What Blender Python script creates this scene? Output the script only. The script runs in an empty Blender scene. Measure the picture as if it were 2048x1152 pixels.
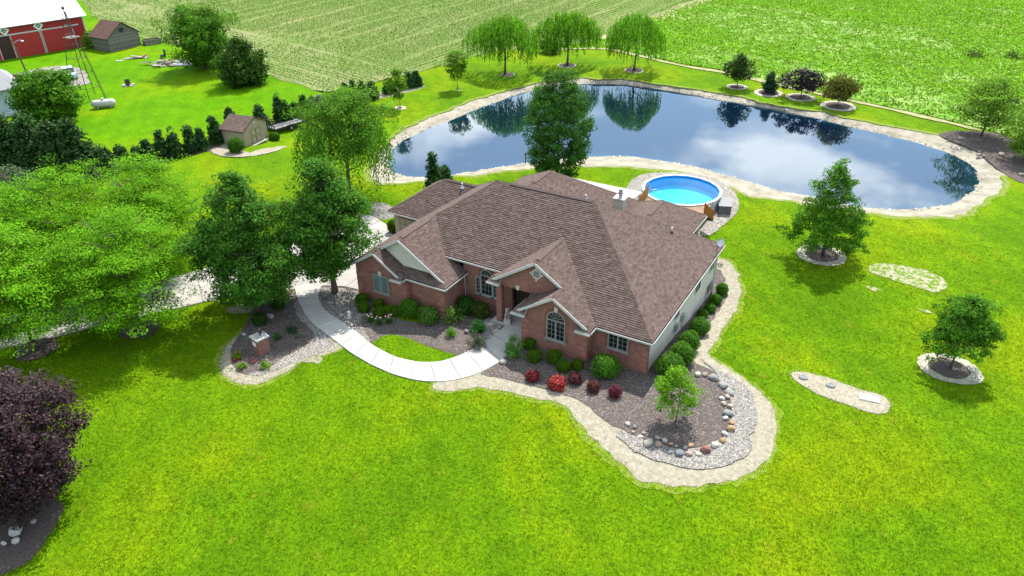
import bpy, bmesh, math, random
import numpy as np
from mathutils import Vector, Matrix
from mathutils.geometry import delaunay_2d_cdt

scn = bpy.context.scene
col = scn.collection
rng = np.random.default_rng(11)
random.seed(5)
R_ = math.radians

# ------------------------------------------------------------------ camera
cam_d = bpy.data.cameras.new('camera')
cam_d.sensor_width = 36.0
cam_d.lens = 1492.2 * 36.0 / 2048.0
cam_d.clip_start = 0.5
cam_d.clip_end = 4000
cam = bpy.data.objects.new('camera', cam_d)
col.objects.link(cam)
right = Vector((0.86382829, 0.50367651, -0.01051907))
up = Vector((-0.24981363, 0.44638715, 0.85926228))
fwd = Vector((-0.4374858, 0.73962726, -0.51142711))
mw = Matrix((right, up, -fwd)).transposed().to_4x4()
mw.translation = Vector((16.00286, -36.27555, 28.85979))
cam.matrix_world = mw
scn.camera = cam

# ------------------------------------------------------------------ sky, sun, exposure
SUN_EL, SUN_AZ = R_(54.0), R_(-10.0)        # azimuth from +Y towards +X
wd = bpy.data.worlds.new('World')
scn.world = wd
wd.use_nodes = True
nt = wd.node_tree
nt.nodes.clear()
out = nt.nodes.new('ShaderNodeOutputWorld')
bg = nt.nodes.new('ShaderNodeBackground')
sky = nt.nodes.new('ShaderNodeTexSky')
sky.sky_type = 'NISHITA'
sky.sun_disc = False
sky.air_density = 1.0
sky.dust_density = 0.4
sky.sun_elevation = SUN_EL
sky.sun_rotation = SUN_AZ
tc = nt.nodes.new('ShaderNodeTexCoord')
mp = nt.nodes.new('ShaderNodeMapping')
mp.inputs['Scale'].default_value = (1.0, 1.0, 2.6)
nz = nt.nodes.new('ShaderNodeTexNoise')
nz.inputs['Scale'].default_value = 4.2
nz.inputs['Detail'].default_value = 6
nz.inputs['Roughness'].default_value = 0.55
rp = nt.nodes.new('ShaderNodeValToRGB')
rp.color_ramp.elements[0].position = 0.445
rp.color_ramp.elements[0].color = (0.10, 0.10, 0.10, 1)
rp.color_ramp.elements[1].position = 0.58
mx = nt.nodes.new('ShaderNodeMixRGB')
mx.inputs['Color2'].default_value = (12.0, 13.6, 15.0, 1)
nt.links.new(tc.outputs['Generated'], mp.inputs['Vector'])
nt.links.new(mp.outputs['Vector'], nz.inputs['Vector'])
nt.links.new(nz.outputs['Fac'], rp.inputs['Fac'])
nt.links.new(rp.outputs['Color'], mx.inputs['Fac'])
azure = nt.nodes.new('ShaderNodeMixRGB')
azure.blend_type = 'MULTIPLY'
azure.inputs['Fac'].default_value = 1.0
azure.inputs['Color2'].default_value = (0.84, 1.04, 1.12, 1)
nt.links.new(sky.outputs['Color'], azure.inputs['Color1'])
nt.links.new(azure.outputs['Color'], mx.inputs['Color1'])
nt.links.new(mx.outputs['Color'], bg.inputs['Color'])
bg.inputs['Strength'].default_value = 0.08
nt.links.new(bg.outputs['Background'], out.inputs['Surface'])

sl = bpy.data.lights.new('sun', 'SUN')
sl.energy = 4.4
sl.angle = R_(0.55)
sl.color = (1.0, 0.955, 0.88)
so = bpy.data.objects.new('sun', sl)
col.objects.link(so)
sd = Vector((math.sin(SUN_AZ) * math.cos(SUN_EL), math.cos(SUN_AZ) * math.cos(SUN_EL), math.sin(SUN_EL)))
so.rotation_euler = sd.to_track_quat('Z', 'Y').to_euler()
so.location = (0, 0, 60)

scn.view_settings.view_transform = 'Standard'
scn.view_settings.look = 'None'
scn.view_settings.gamma = 1.0
scn.view_settings.use_curve_mapping = False
scn.view_settings.exposure = 1.3

# ------------------------------------------------------------------ helpers
def S01(t):
    t = min(1.0, max(0.0, t))
    return t * t * (3 - 2 * t)

def hz(x, y):
    """height of the ground: the land drops behind the house towards the pond"""
    a = S01((y - 1) / 13.5) * S01((x + 14) / 9)
    b = S01((y - 14) / 12) * S01((x + 60) / 15)
    return -1.4 * (1 - (1 - a) * (1 - b))

def hz_np(x, y):
    s = lambda t: np.clip(t, 0, 1) ** 2 * (3 - 2 * np.clip(t, 0, 1))
    a = s((y - 1) / 13.5) * s((x + 14) / 9)
    b = s((y - 14) / 12) * s((x + 60) / 15)
    return -1.4 * (1 - (1 - a) * (1 - b))

def tag(o, label=None, cat=None, group=None, kind=None):
    if label: o['label'] = label
    if cat: o['category'] = cat
    if group: o['group'] = group
    if kind: o['kind'] = kind
    return o

def thing(name, label, cat, loc=(0, 0, 0), rz=0, group=None):
    o = bpy.data.objects.new(name, None)
    o.empty_display_size = 0.3
    col.objects.link(o)
    o.location = loc
    o.rotation_euler = (0, 0, rz)
    return tag(o, label, cat, group)

def link(name, me, parent=None, kind=None):
    o = bpy.data.objects.new(name, me)
    col.objects.link(o)
    if parent is not None:
        o.parent = parent
    if kind: o['kind'] = kind
    return o

class MB:
    """collects faces with a colour each and builds one mesh object"""
    def __init__(s):
        s.v, s.f, s.c, s.uv, s.m = [], [], [], [], []
    def face(s, pts, c=(1, 1, 1), uv=None, m=0):
        n = len(s.v)
        s.v += [tuple(p) for p in pts]
        s.f.append(tuple(range(n, n + len(pts))))
        s.c.append(c)
        s.uv.append(uv if uv else [(0, 0)] * len(pts))
        s.m.append(m)
    def wall(s, pts, c=(1, 1, 1), m=0):
        """vertical face, uv in metres (run along the wall, height)"""
        p = [Vector(q) for q in pts]
        n = (p[1] - p[0]).cross(p[2] - p[0])
        if n.length < 1e-9: n = (p[2] - p[0]).cross(p[3] - p[0])
        n.normalize()
        if abs(n.z) > 0.9:
            uv = [(q.x, q.y) for q in p]
        else:
            t = Vector((-n.y, n.x, 0)).normalized()
            uv = [(q.dot(t), q.z) for q in p]
        s.face(pts, c, uv, m)
    def obox(s, o, u, v, w, c=(1, 1, 1), m=0):
        """box from corner o spanned by vectors u, v, w"""
        o, u, v, w = map(Vector, (o, u, v, w))
        if u.cross(v).dot(w) < 0: u, v = v, u
        a = [o, o + u, o + u + v, o + v]
        b = [q + w for q in a]
        for q in ((a[3], a[2], a[1], a[0]), (b[0], b[1], b[2], b[3]), (a[0], a[1], b[1], b[0]),
                  (a[1], a[2], b[2], b[1]), (a[2], a[3], b[3], b[2]), (a[3], a[0], b[0], b[3])):
            s.wall(q, c, m)
    def box(s, x0, x1, y0, y1, z0, z1, c=(1, 1, 1), m=0):
        s.obox((x0, y0, z0), (x1 - x0, 0, 0), (0, y1 - y0, 0), (0, 0, z1 - z0), c, m)
    def prism(s, poly, ext, c=(1, 1, 1), m=0):
        """planar polygon (3d points) extruded by vector ext"""
        p = [Vector(q) for q in poly]
        e = Vector(ext)
        n = Vector((0, 0, 0))
        for i in range(len(p)):
            n += p[i].cross(p[(i + 1) % len(p)])
        if n.dot(e) > 0: p.reverse()
        q = [a + e for a in p]
        s.wall(p, c, m)
        s.wall(list(reversed(q)), c, m)
        for i in range(len(p)):
            j = (i + 1) % len(p)
            s.wall((p[j], p[i], q[i], q[j]), c, m)
    def beam(s, a, b, w, h, c=(1, 1, 1), m=0, upv=(0, 0, 1)):
        """bar of width w (sideways) and height h between two points (centre line)"""
        a, b = Vector(a), Vector(b)
        d = (b - a)
        sd_ = d.cross(Vector(upv))
        if sd_.length < 1e-6: sd_ = d.cross(Vector((1, 0, 0)))
        sd_.normalize()
        uu = sd_.cross(d).normalized()
        s.obox(a - sd_ * w / 2 - uu * h / 2, sd_ * w, uu * h, d, c, m)
    def tube(s, pts, rad, n=6, c=(1, 1, 1), cap=True, m=0):
        pts = [Vector(p) for p in pts]
        rings = []
        for i, p in enumerate(pts):
            d = (pts[min(i + 1, len(pts) - 1)] - pts[max(i - 1, 0)]).normalized()
            a = d.cross(Vector((0, 0, 1)))
            if a.length < 1e-3: a = d.cross(Vector((1, 0, 0)))
            a.normalize()
            b = d.cross(a)
            r = rad[i] if isinstance(rad, (list, tuple)) else rad
            rings.append([p + (a * math.cos(2 * math.pi * k / n) + b * math.sin(2 * math.pi * k / n)) * r for k in range(n)])
        base = len(s.v)
        for r in rings: s.v += [tuple(p) for p in r]
        for i in range(len(rings) - 1):
            for k in range(n):
                k2 = (k + 1) % n
                s.f.append((base + i * n + k, base + i * n + k2, base + (i + 1) * n + k2, base + (i + 1) * n + k))
                s.c.append(c); s.uv.append([(0, 0)] * 4); s.m.append(m)
        if cap:
            s.f.append(tuple(base + k for k in reversed(range(n)))); s.c.append(c); s.uv.append([(0, 0)] * n); s.m.append(m)
            e = base + (len(rings) - 1) * n
            s.f.append(tuple(e + k for k in range(n))); s.c.append(c); s.uv.append([(0, 0)] * n); s.m.append(m)
    def lathe(s, prof, cen, n=16, c=(1, 1, 1), sx=1, sy=1, m=0):
        """profile of (radius, z) turned about a vertical axis through cen"""
        base = len(s.v)
        for r, z in prof:
            for k in range(n):
                a = 2 * math.pi * k / n
                s.v.append((cen[0] + r * sx * math.cos(a), cen[1] + r * sy * math.sin(a), cen[2] + z))
        for i in range(len(prof) - 1):
            for k in range(n):
                k2 = (k + 1) % n
                s.f.append((base + i * n + k, base + i * n + k2, base + (i + 1) * n + k2, base + (i + 1) * n + k))
                s.c.append(c); s.uv.append([(0, 0)] * 4); s.m.append(m)
    def ball(s, cen, r, c=(1, 1, 1), sub=2, jit=0.0, seed=0, m=0, rot=None):
        bm = bmesh.new()
        bmesh.ops.create_icosphere(bm, subdivisions=sub, radius=1.0)
        bm.verts.ensure_lookup_table()
        rs = random.Random(seed)
        ph = [rs.uniform(0, 6.28) for _ in range(6)]
        base = len(s.v)
        for v in bm.verts:
            p = v.co.copy()
            k = 1 + jit * (math.sin(3 * p.x + ph[0]) * math.cos(2.5 * p.y + ph[1]) + 0.6 * math.sin(5 * p.z + ph[2] + 4 * p.x) + 0.4 * rs.uniform(-1, 1))
            p = Vector((p.x * r[0], p.y * r[1], p.z * r[2])) * k
            if rot: p = rot @ p
            s.v.append(tuple(p + Vector(cen)))
        for f in bm.faces:
            s.f.append(tuple(base + v.index for v in f.verts)); s.c.append(c)
            s.uv.append([(0, 0)] * len(f.verts)); s.m.append(m)
        bm.free()
    def mesh(s, name, mats, smooth=False):
        me = bpy.data.meshes.new(name)
        me.from_pydata(s.v, [], s.f)
        if not isinstance(mats, (list, tuple)): mats = [mats]
        for mt in mats: me.materials.append(mt)
        at = me.attributes.new('col', 'FLOAT_COLOR', 'FACE')
        at.data.foreach_set('color', np.array([(c[0], c[1], c[2], 1.0) for c in s.c], np.float32).ravel())
        uvl = me.uv_layers.new(name='uv')
        uvl.data.foreach_set('uv', np.array([q for u in s.uv for q in u], np.float32).ravel())
        me.polygons.foreach_set('material_index', np.array(s.m, np.int32))
        if smooth: me.polygons.foreach_set('use_smooth', np.ones(len(s.f), bool))
        me.update()
        return me
    def build(s, name, mats, parent=None, kind=None, smooth=False):
        return link(name, s.mesh(name, mats, smooth), parent, kind)

# ---- materials
def nodes(name):
    m = bpy.data.materials.new(name)
    m.use_nodes = True
    t = m.node_tree
    b = t.nodes['Principled BSDF']
    return m, t, b

def noise(t, vec, scale, detail=4, rough=0.6):
    n = t.nodes.new('ShaderNodeTexNoise')
    n.inputs['Scale'].default_value = scale
    n.inputs['Detail'].default_value = detail
    n.inputs['Roughness'].default_value = rough
    if vec is not None: t.links.new(vec, n.inputs['Vector'])
    return n.outputs['Fac']

def ramp(t, fac, stops):
    r = t.nodes.new('ShaderNodeValToRGB')
    e = r.color_ramp.elements
    while len(e) < len(stops): e.new(0.5)
    for i, (p, c) in enumerate(stops):
        e[i].position = p
        e[i].color = (c[0], c[1], c[2], 1) if not isinstance(c, (int, float)) else (c, c, c, 1)
    t.links.new(fac, r.inputs['Fac'])
    return r.outputs['Color']

def mixc(t, fac, a, b, mode='MIX'):
    n = t.nodes.new('ShaderNodeMixRGB')
    n.blend_type = mode
    for i, x in ((0, fac), (1, a), (2, b)):
        if isinstance(x, (int, float)): n.inputs[i].default_value = x if i == 0 else (x, x, x, 1)
        elif isinstance(x, tuple): n.inputs[i].default_value = (x[0], x[1], x[2], 1)
        else: t.links.new(x, n.inputs[i])
    return n.outputs[0]

def bump(t, b, fac, strength, dist=0.05):
    n = t.nodes.new('ShaderNodeBump')
    n.inputs['Strength'].default_value = strength
    n.inputs['Distance'].default_value = dist
    t.links.new(fac, n.inputs['Height'])
    t.links.new(n.outputs['Normal'], b.inputs['Normal'])

def texco(t, which='Object'):
    return t.nodes.new('ShaderNodeTexCoord').outputs[which]

def attr(t, name='col', out='Color'):
    a = t.nodes.new('ShaderNodeAttribute')
    a.attribute_name = name
    return a.outputs[out]

def M(name, c1, c2=None, scale=4.0, rough=0.8, bmp=0.0, bscale=None, spec=0.25, use_attr=False, metal=0.0, detail=5, lo=0.35, hi=0.65, bdist=0.03):
    m, t, b = nodes(name)
    co = texco(t)
    if c2 is None: c2 = tuple(x * 0.8 for x in c1)
    f = noise(t, co, scale, detail)
    c = ramp(t, f, [(lo, c1), (hi, c2)])
    if use_attr: c = mixc(t, 1.0, c, attr(t), 'MULTIPLY')
    t.links.new(c, b.inputs['Base Color'])
    b.inputs['Roughness'].default_value = rough
    b.inputs['Specular IOR Level'].default_value = spec
    b.inputs['Metallic'].default_value = metal
    if bmp: bump(t, b, noise(t, co, bscale or scale * 3, 4), bmp, bdist)
    return m

def leaf_mat(name, trans=0.3, rough=0.7, spec=0.05):
    m, t, b = nodes(name)
    c = attr(t)
    co = texco(t)
    c = mixc(t, 1.0, c, ramp(t, noise(t, co, 1.3, 2), [(0.3, 0.8), (0.7, 1.15)]), 'MULTIPLY')
    t.links.new(c, b.inputs['Base Color'])
    b.inputs['Roughness'].default_value = rough
    b.inputs['Specular IOR Level'].default_value = spec
    tr = t.nodes.new('ShaderNodeBsdfTranslucent')
    c2 = mixc(t, 1.0, c, (1.15, 1.2, 0.55), 'MULTIPLY')
    t.links.new(c2, tr.inputs['Color'])
    ms = t.nodes.new('ShaderNodeMixShader')
    ms.inputs[0].default_value = trans
    t.links.new(b.outputs[0], ms.inputs[1])
    t.links.new(tr.outputs[0], ms.inputs[2])
    t.links.new(ms.outputs[0], t.nodes['Material Output'].inputs['Surface'])
    return m

def grass_mat(name, dark, mid, yel, ph=(0, 0, 0), dry=None):
    m, t, b = nodes(name)
    co = texco(t)
    mpn = t.nodes.new('ShaderNodeMapping')
    mpn.inputs['Location'].default_value = ph
    t.links.new(co, mpn.inputs['Vector'])
    v = mpn.outputs['Vector']
    big = noise(t, v, 0.09, 3, 0.5)
    medn = noise(t, v, 0.55, 5, 0.65)
    fine = noise(t, v, 5.5, 5, 0.75)
    c = ramp(t, big, [(0.36, tuple(0.55 * a + 0.45 * b_ for a, b_ in zip(mid, dark))), (0.48, mid), (0.64, yel)])
    c = mixc(t, ramp(t, medn, [(0.42, 0.0), (0.68, 0.5)]), c, dark)
    wv = t.nodes.new('ShaderNodeTexWave'); wv.inputs['Scale'].default_value = 0.2; wv.inputs['Distortion'].default_value = 1.5; wv.inputs['Detail'].default_value = 2; wv.bands_direction = 'DIAGONAL'
    t.links.new(v, wv.inputs['Vector'])
    c = mixc(t, 1.0, c, ramp(t, wv.outputs['Fac'], [(0.2, 0.965), (0.8, 1.03)]), 'MULTIPLY')
    c = mixc(t, ramp(t, noise(t, v, 1.7, 4, 0.6), [(0.60, 0.0), (0.72, 0.7)]), c, tuple(x * 0.6 for x in dark))
    c = mixc(t, 1.0, c, ramp(t, fine, [(0.28, 0.42), (0.52, 1.0), (0.75, 1.6)]), 'MULTIPLY')
    if dry:
        c = mixc(t, ramp(t, noise(t, v, 0.8, 6, 0.7), [(0.58, 0.0), (0.74, 0.55)]), c, dry)
    t.links.new(c, b.inputs['Base Color'])
    b.inputs['Roughness'].default_value = 0.9
    b.inputs['Specular IOR Level'].default_value = 0.02
    bump(t, b, fine, 0.8, 0.1)
    return m

def brick_mat(name, c1, c2, mortar):
    m, t, b = nodes(name)
    uv = texco(t, 'UV')
    br = t.nodes.new('ShaderNodeTexBrick')
    br.inputs['Color1'].default_value = (*c1, 1)
    br.inputs['Color2'].default_value = (*c2, 1)
    br.inputs['Mortar'].default_value = (*mortar, 1)
    br.inputs['Scale'].default_value = 1.0
    br.inputs['Mortar Size'].default_value = 0.008
    br.inputs['Brick Width'].default_value = 0.21
    br.inputs['Row Height'].default_value = 0.075
    t.links.new(uv, br.inputs['Vector'])
    c = mixc(t, 1.0, br.outputs['Color'], ramp(t, noise(t, uv, 1.7, 5), [(0.3, 0.78), (0.7, 1.18)]), 'MULTIPLY')
    c = mixc(t, 1.0, c, attr(t), 'MULTIPLY')
    t.links.new(c, b.inputs['Base Color'])
    b.inputs['Roughness'].default_value = 0.85
    b.inputs['Specular IOR Level'].default_value = 0.2
    bump(t, b, br.outputs['Fac'], -0.4, 0.01)
    return m

m_lawn = grass_mat('lawn_grass', (0.035, 0.096, 0.002), (0.084, 0.164, 0.002), (0.128, 0.184, 0.002), dry=(0.18, 0.155, 0.012))
def bare_mat(name, sand, grass):
    m, t, b = nodes(name)
    co = texco(t)
    f = ramp(t, noise(t, co, 3.2, 9, 0.72), [(0.45, 0.0), (0.55, 1.0)])
    c = mixc(t, f, sand, grass)
    c = mixc(t, 1.0, c, ramp(t, noise(t, co, 9, 6, 0.7), [(0.3, 0.65), (0.7, 1.25)]), 'MULTIPLY')
    t.links.new(c, b.inputs['Base Color']); b.inputs['Roughness'].default_value = 0.95; b.inputs['Specular IOR Level'].default_value = 0.03
    return m
m_bare = bare_mat('bare_soil', (0.275, 0.245, 0.185), (0.085, 0.150, 0.004))
m_worn = bare_mat('worn_turf', (0.15, 0.18, 0.03), (0.095, 0.170, 0.003))
m_farm = grass_mat('farm_grass', (0.036, 0.118, 0.001), (0.070, 0.176, 0.001), (0.110, 0.190, 0.001), (31, 7, 0))
m_sand = M('pale_sand', (0.262, 0.238, 0.184), (0.165, 0.146, 0.105), 3.0, 0.95, 0.6, 24, 0.1, detail=10, lo=0.3, hi=0.7)
m_ringsand = M('ring_sand', (0.34, 0.315, 0.26), (0.25, 0.23, 0.185), 5.0, 0.95, 0.5, 20, 0.1, detail=9, lo=0.3, hi=0.7)
m_bank = M('pond_bank_sand', (0.27, 0.245, 0.195), (0.15, 0.132, 0.098), 0.8, 0.95, 0.6, 12, 0.1, detail=12, lo=0.34, hi=0.7)
m_mulch = M('bark_mulch', (0.056, 0.044, 0.040), (0.092, 0.075, 0.067), 9, 0.95, 0.9, 22, 0.1, detail=8)
m_gravel = M('grey_gravel', (0.12, 0.11, 0.10), (0.22, 0.205, 0.185), 14, 0.9, 0.9, 26, 0.15, detail=6)
m_pebble = M('pebble_stone', (1, 1, 1), (0.75, 0.74, 0.72), 6, 0.75, spec=0.3, use_attr=True)
m_conc = M('concrete', (0.33, 0.32, 0.30), (0.255, 0.245, 0.225), 0.7, 0.85, 0.15, 30, 0.2, detail=9, lo=0.3, hi=0.75, use_attr=True)
m_drive = M('driveway_concrete', (0.31, 0.295, 0.27), (0.23, 0.218, 0.198), 0.35, 0.88, 0.2, 25, 0.2, detail=10, lo=0.3, hi=0.75, use_attr=True)
m_joint = M('joint_dirt', (0.11, 0.10, 0.085), None, 3, 0.95)
m_soil = M('field_soil', (0.20, 0.185, 0.095), (0.10, 0.135, 0.035), 0.35, 0.95, 0.5, 6, 0.1, detail=9, lo=0.35, hi=0.68)
m_soil_r = M('stubble_soil', (0.165, 0.235, 0.06), (0.085, 0.190, 0.012), 0.14, 0.95, 0.5, 6, 0.1, detail=9, lo=0.42, hi=0.6)
m_track = M('dry_track', (0.25, 0.22, 0.12), (0.15, 0.165, 0.05), 0.9, 0.95, detail=8)
m_brick = brick_mat('red_brick', (0.225, 0.085, 0.060), (0.145, 0.054, 0.041), (0.22, 0.15, 0.12))
m_shingle = M('shingle_grit', (1, 1, 1), (0.82, 0.80, 0.80), 5, 0.92, 0.25, 60, 0.15, use_attr=True)
m_white = M('white_trim', (0.40, 0.395, 0.37), (0.355, 0.345, 0.325), 2, 0.5, use_attr=True)
m_siding = M('cream_siding', (0.44, 0.415, 0.355), (0.40, 0.375, 0.32), 0.8, 0.6, use_attr=True)
m_tan = M('tan_siding', (0.30, 0.255, 0.165), (0.265, 0.225, 0.145), 1.2, 0.7, use_attr=True)
m_frame = M('window_frame', (0.20, 0.205, 0.185), (0.17, 0.175, 0.155), 3, 0.5)
m_stone = M('cut_stone', (0.46, 0.43, 0.37), (0.36, 0.33, 0.285), 6, 0.85, 0.2, 20)
m_dark = M('dark_paint_and_shade', (0.02, 0.018, 0.016), None, 3, 0.5)  # dark parts, also painted shade in the entry recess and barn door gap
m_metal = M('bare_metal', (0.45, 0.45, 0.46), (0.35, 0.35, 0.36), 6, 0.35, metal=0.7)
m_steel = M('dark_steel', (0.05, 0.045, 0.042), (0.08, 0.05, 0.035), 5, 0.6, metal=0.3)
m_bark = M('bark', (0.115, 0.085, 0.06), (0.06, 0.045, 0.033), 7, 0.95, 0.8, 18)
m_leaf = leaf_mat('leaf', 0.32)
m_needle = leaf_mat('needle', 0.12, 0.7, 0.08)
m_leafdark = leaf_mat('purple_leaf', 0.12, 0.55, 0.14)
m_paint = M('painted', (1, 1, 1), (0.88, 0.88, 0.88), 3, 0.55, use_attr=True)
m_wood = M('weathered_wood', (1, 1, 1), (0.62, 0.6, 0.58), 3.5, 0.9, 0.4, 20, use_attr=True, detail=8)
m_rock = M('fieldstone', (1, 1, 1), (0.62, 0.6, 0.6), 3.2, 0.85, 0.5, 8, 0.25, use_attr=True, detail=8)
m_rubber = M('rubber', (0.02, 0.02, 0.02), None, 4, 0.8)

def glass_mat(name, c, rough=0.06):
    m, t, b = nodes(name)
    co = texco(t)
    t.links.new(ramp(t, noise(t, co, 1.2, 3), [(0.35, c), (0.7, tuple(x * 0.5 for x in c))]), b.inputs['Base Color'])
    b.inputs['Roughness'].default_value = rough
    b.inputs['Specular IOR Level'].default_value = 0.5
    return m
m_glass = glass_mat('window_glass', (0.012, 0.016, 0.017))
m_glass_c = glass_mat('curtained_glass', (0.10, 0.15, 0.135), 0.12)

# ---- ground sheets
def resample(loop, step):
    o = []
    n = len(loop)
    for i in range(n):
        a, b = np.array(loop[i][:2], float), np.array(loop[(i + 1) % n][:2], float)
        k = max(1, int(round(np.hypot(*(b - a)) / step)))
        for j in range(k): o.append(a + (b - a) * j / k)
    return np.array(o)

def smooth_loop(loop, it=2):
    p = np.array([q[:2] for q in loop], float)
    for _ in range(it):
        q = np.empty((len(p) * 2, 2))
        nx = np.roll(p, -1, 0)
        q[0::2] = p * 0.75 + nx * 0.25
        q[1::2] = p * 0.25 + nx * 0.75
        p = q
    return p

def wobble(loop, amp, step=0.5, seed=0, it=2):
    """smooth a rough outline, then give it the uneven edge of turf"""
    p = resample(smooth_loop(loop, it), step)
    rs = np.random.default_rng(seed)
    n = len(p)
    k = rs.normal(0, 1, n)
    k2 = np.zeros(n)
    for w, g in ((1, 0.5), (3, 0.8), (9, 1.4)):
        ker = np.ones(w) / w
        kk = np.convolve(np.concatenate([k, k, k]), ker, 'same')[n:2 * n]
        k2 += kk * g
    t = np.roll(p, -1, 0) - np.roll(p, 1, 0)
    l = np.hypot(t[:, 0], t[:, 1]) + 1e-9
    nrm = np.stack([t[:, 1] / l, -t[:, 0] / l], 1)
    return p + nrm * (k2 * amp)[:, None]

def inside(P, loop):
    x, y = P[:, 0], P[:, 1]
    r = np.zeros(len(P), bool)
    q = np.asarray(loop, float)
    j = len(q) - 1
    for i in range(len(q)):
        xi, yi, xj, yj = q[i, 0], q[i, 1], q[j, 0], q[j, 1]
        c = ((yi > y) != (yj > y)) & (x < (xj - xi) * (y - yi) / (yj - yi + 1e-12) + xi)
        r ^= c
        j = i
    return r

def tri_region(loop, holes=(), extra=None):
    """constrained triangulation of a loop minus holes, with extra inner points"""
    vs, es = [], []
    def addl(lp):
        b = len(vs)
        n = len(lp)
        for q in lp: vs.append(Vector((float(q[0]), float(q[1]))))
        for i in range(n): es.append((b + i, b + (i + 1) % n))
    addl(loop)
    for h_ in holes: addl(h_)
    if extra is not None:
        for q in extra: vs.append(Vector((float(q[0]), float(q[1]))))
    ov, oe, of, *_ = delaunay_2d_cdt(vs, es, [], 0, 1e-5)
    V = np.array([(q.x, q.y) for q in ov])
    F = np.array([f for f in of if len(f) == 3])
    cen = V[F].mean(1)
    ok = inside(cen, loop)
    for h_ in holes: ok &= ~inside(cen, h_)
    F = F[ok]
    a, b, c = V[F[:, 0]], V[F[:, 1]], V[F[:, 2]]
    sg = (b[:, 0] - a[:, 0]) * (c[:, 1] - a[:, 1]) - (b[:, 1] - a[:, 1]) * (c[:, 0] - a[:, 0])
    F[sg < 0] = F[sg < 0][:, ::-1]
    return V, F

def grid_in(loop, step, holes=()):
    q = np.asarray(loop)
    x0, y0 = np.floor(q.min(0) / step) * step
    x1, y1 = q.max(0)
    X, Y = np.meshgrid(np.arange(x0, x1, step), np.arange(y0, y1, step))
    P = np.stack([X.ravel(), Y.ravel()], 1)
    ok = inside(P, loop)
    for h_ in holes: ok &= ~inside(P, h_)
    return P[ok]

def sheet(name, loop, dz, mat, step=1.0, holes=(), kind='structure', zf=None, parent=None, skirt=0.0):
    V, F = tri_region(loop, holes, grid_in(loop, step, holes) if step else None)
    z = (hz_np(V[:, 0], V[:, 1]) if zf is None else zf(V)) + dz
    me = bpy.data.meshes.new(name)
    me.from_pydata([(a[0], a[1], b) for a, b in zip(V, z)], [], [tuple(map(int, f)) for f in F])
    me.materials.append(mat)
    at = me.attributes.new('col', 'FLOAT_COLOR', 'FACE')
    at.data.foreach_set('color', np.ones(len(F) * 4, np.float32))
    me.update()
    return link(name, me, parent, kind)

# ---- foliage
def leafmesh(name, P, D, N, L, W, C, mat):
    """P root points, D long axis, N face normal, L/W sizes, C colours (all arrays)"""
    n = len(P)
    D = D / (np.linalg.norm(D, axis=1, keepdims=True) + 1e-9)
    B = np.cross(N, D)
    B /= (np.linalg.norm(B, axis=1, keepdims=True) + 1e-9)
    L = np.broadcast_to(np.asarray(L, float), (n,))[:, None]
    W = np.broadcast_to(np.asarray(W, float), (n,))[:, None]
    V = np.empty((n, 4, 3))
    V[:, 0] = P - D * L * 0.5
    V[:, 1] = P + B * W * 0.5 + D * L * 0.05
    V[:, 2] = P + D * L * 0.5
    V[:, 3] = P - B * W * 0.5 + D * L * 0.05
    me = bpy.data.meshes.new(name)
    me.vertices.add(n * 4)
    me.vertices.foreach_set('co', V.astype(np.float32).ravel())
    me.loops.add(n * 4)
    me.loops.foreach_set('vertex_index', np.arange(n * 4, dtype=np.int32))
    me.polygons.add(n)
    me.polygons.foreach_set('loop_start', np.arange(0, n * 4, 4, dtype=np.int32))
    me.polygons.foreach_set('loop_total', np.full(n, 4, np.int32))
    at = me.attributes.new('col', 'FLOAT_COLOR', 'FACE')
    at.data.foreach_set('color', np.concatenate([C, np.ones((n, 1))], 1).astype(np.float32).ravel())
    me.materials.append(mat)
    me.update(calc_edges=True)
    return me

def unit(n, rs):
    v = rs.normal(0, 1, (n, 3))
    return v / np.linalg.norm(v, axis=1, keepdims=True)

def tint(base, n, rs, clump=None, amt=0.28, hue=0.12):
    c = np.tile(np.array(base, float), (n, 1))
    k = 1 + amt * rs.normal(0, 0.6, n)
    if clump is not None: k *= clump
    c *= np.clip(k, 0.35, 1.9)[:, None]
    c[:, 0] *= 1 + hue * rs.normal(0, 1, n)
    return np.clip(c, 0.001, 0.8)

PROFILES = {
    'oval': lambda t: np.sin(np.pi * np.clip(0.10 + 0.86 * t, 0, 1)) ** 0.62,
    'round': lambda t: np.sqrt(np.clip(1 - (2 * t - 1) ** 2, 0, 1)) ** 0.8,
    'egg': lambda t: np.clip(np.sin(np.pi * np.clip(t, 0, 1) ** 0.62), 0, 1) ** 0.75,
    'cone': lambda t: np.clip(1.02 - t, 0.03, 1) ** 0.8 * np.clip(t / 0.10 + 0.5, 0, 1),
    'spire': lambda t: np.clip(1.02 - t, 0.03, 1) ** 0.75 * np.clip(t / 0.15 + 0.6, 0, 1),
    'dome': lambda t: np.clip(1 - t ** 2.2, 0.02, 1) ** 0.6 * np.clip(0.55 + t * 2, 0, 1),
    'vase': lambda t: np.clip(0.35 + 0.9 * t, 0, 1) * np.clip((1.04 - t) * 3.2, 0.05, 1) ** 0.6,
}

def lumps(rs):
    ph = rs.uniform(0, 6.28, 8)
    return lambda az, z: 1 + 0.13 * np.sin(2 * az + ph[0] + 1.5 * np.sin(z * 1.1 + ph[1])) + 0.11 * np.sin(3 * az + ph[2]) * np.sin(z * 1.6 + ph[3]) + 0.08 * np.sin(5 * az + ph[4] + z * 2.1)

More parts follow.
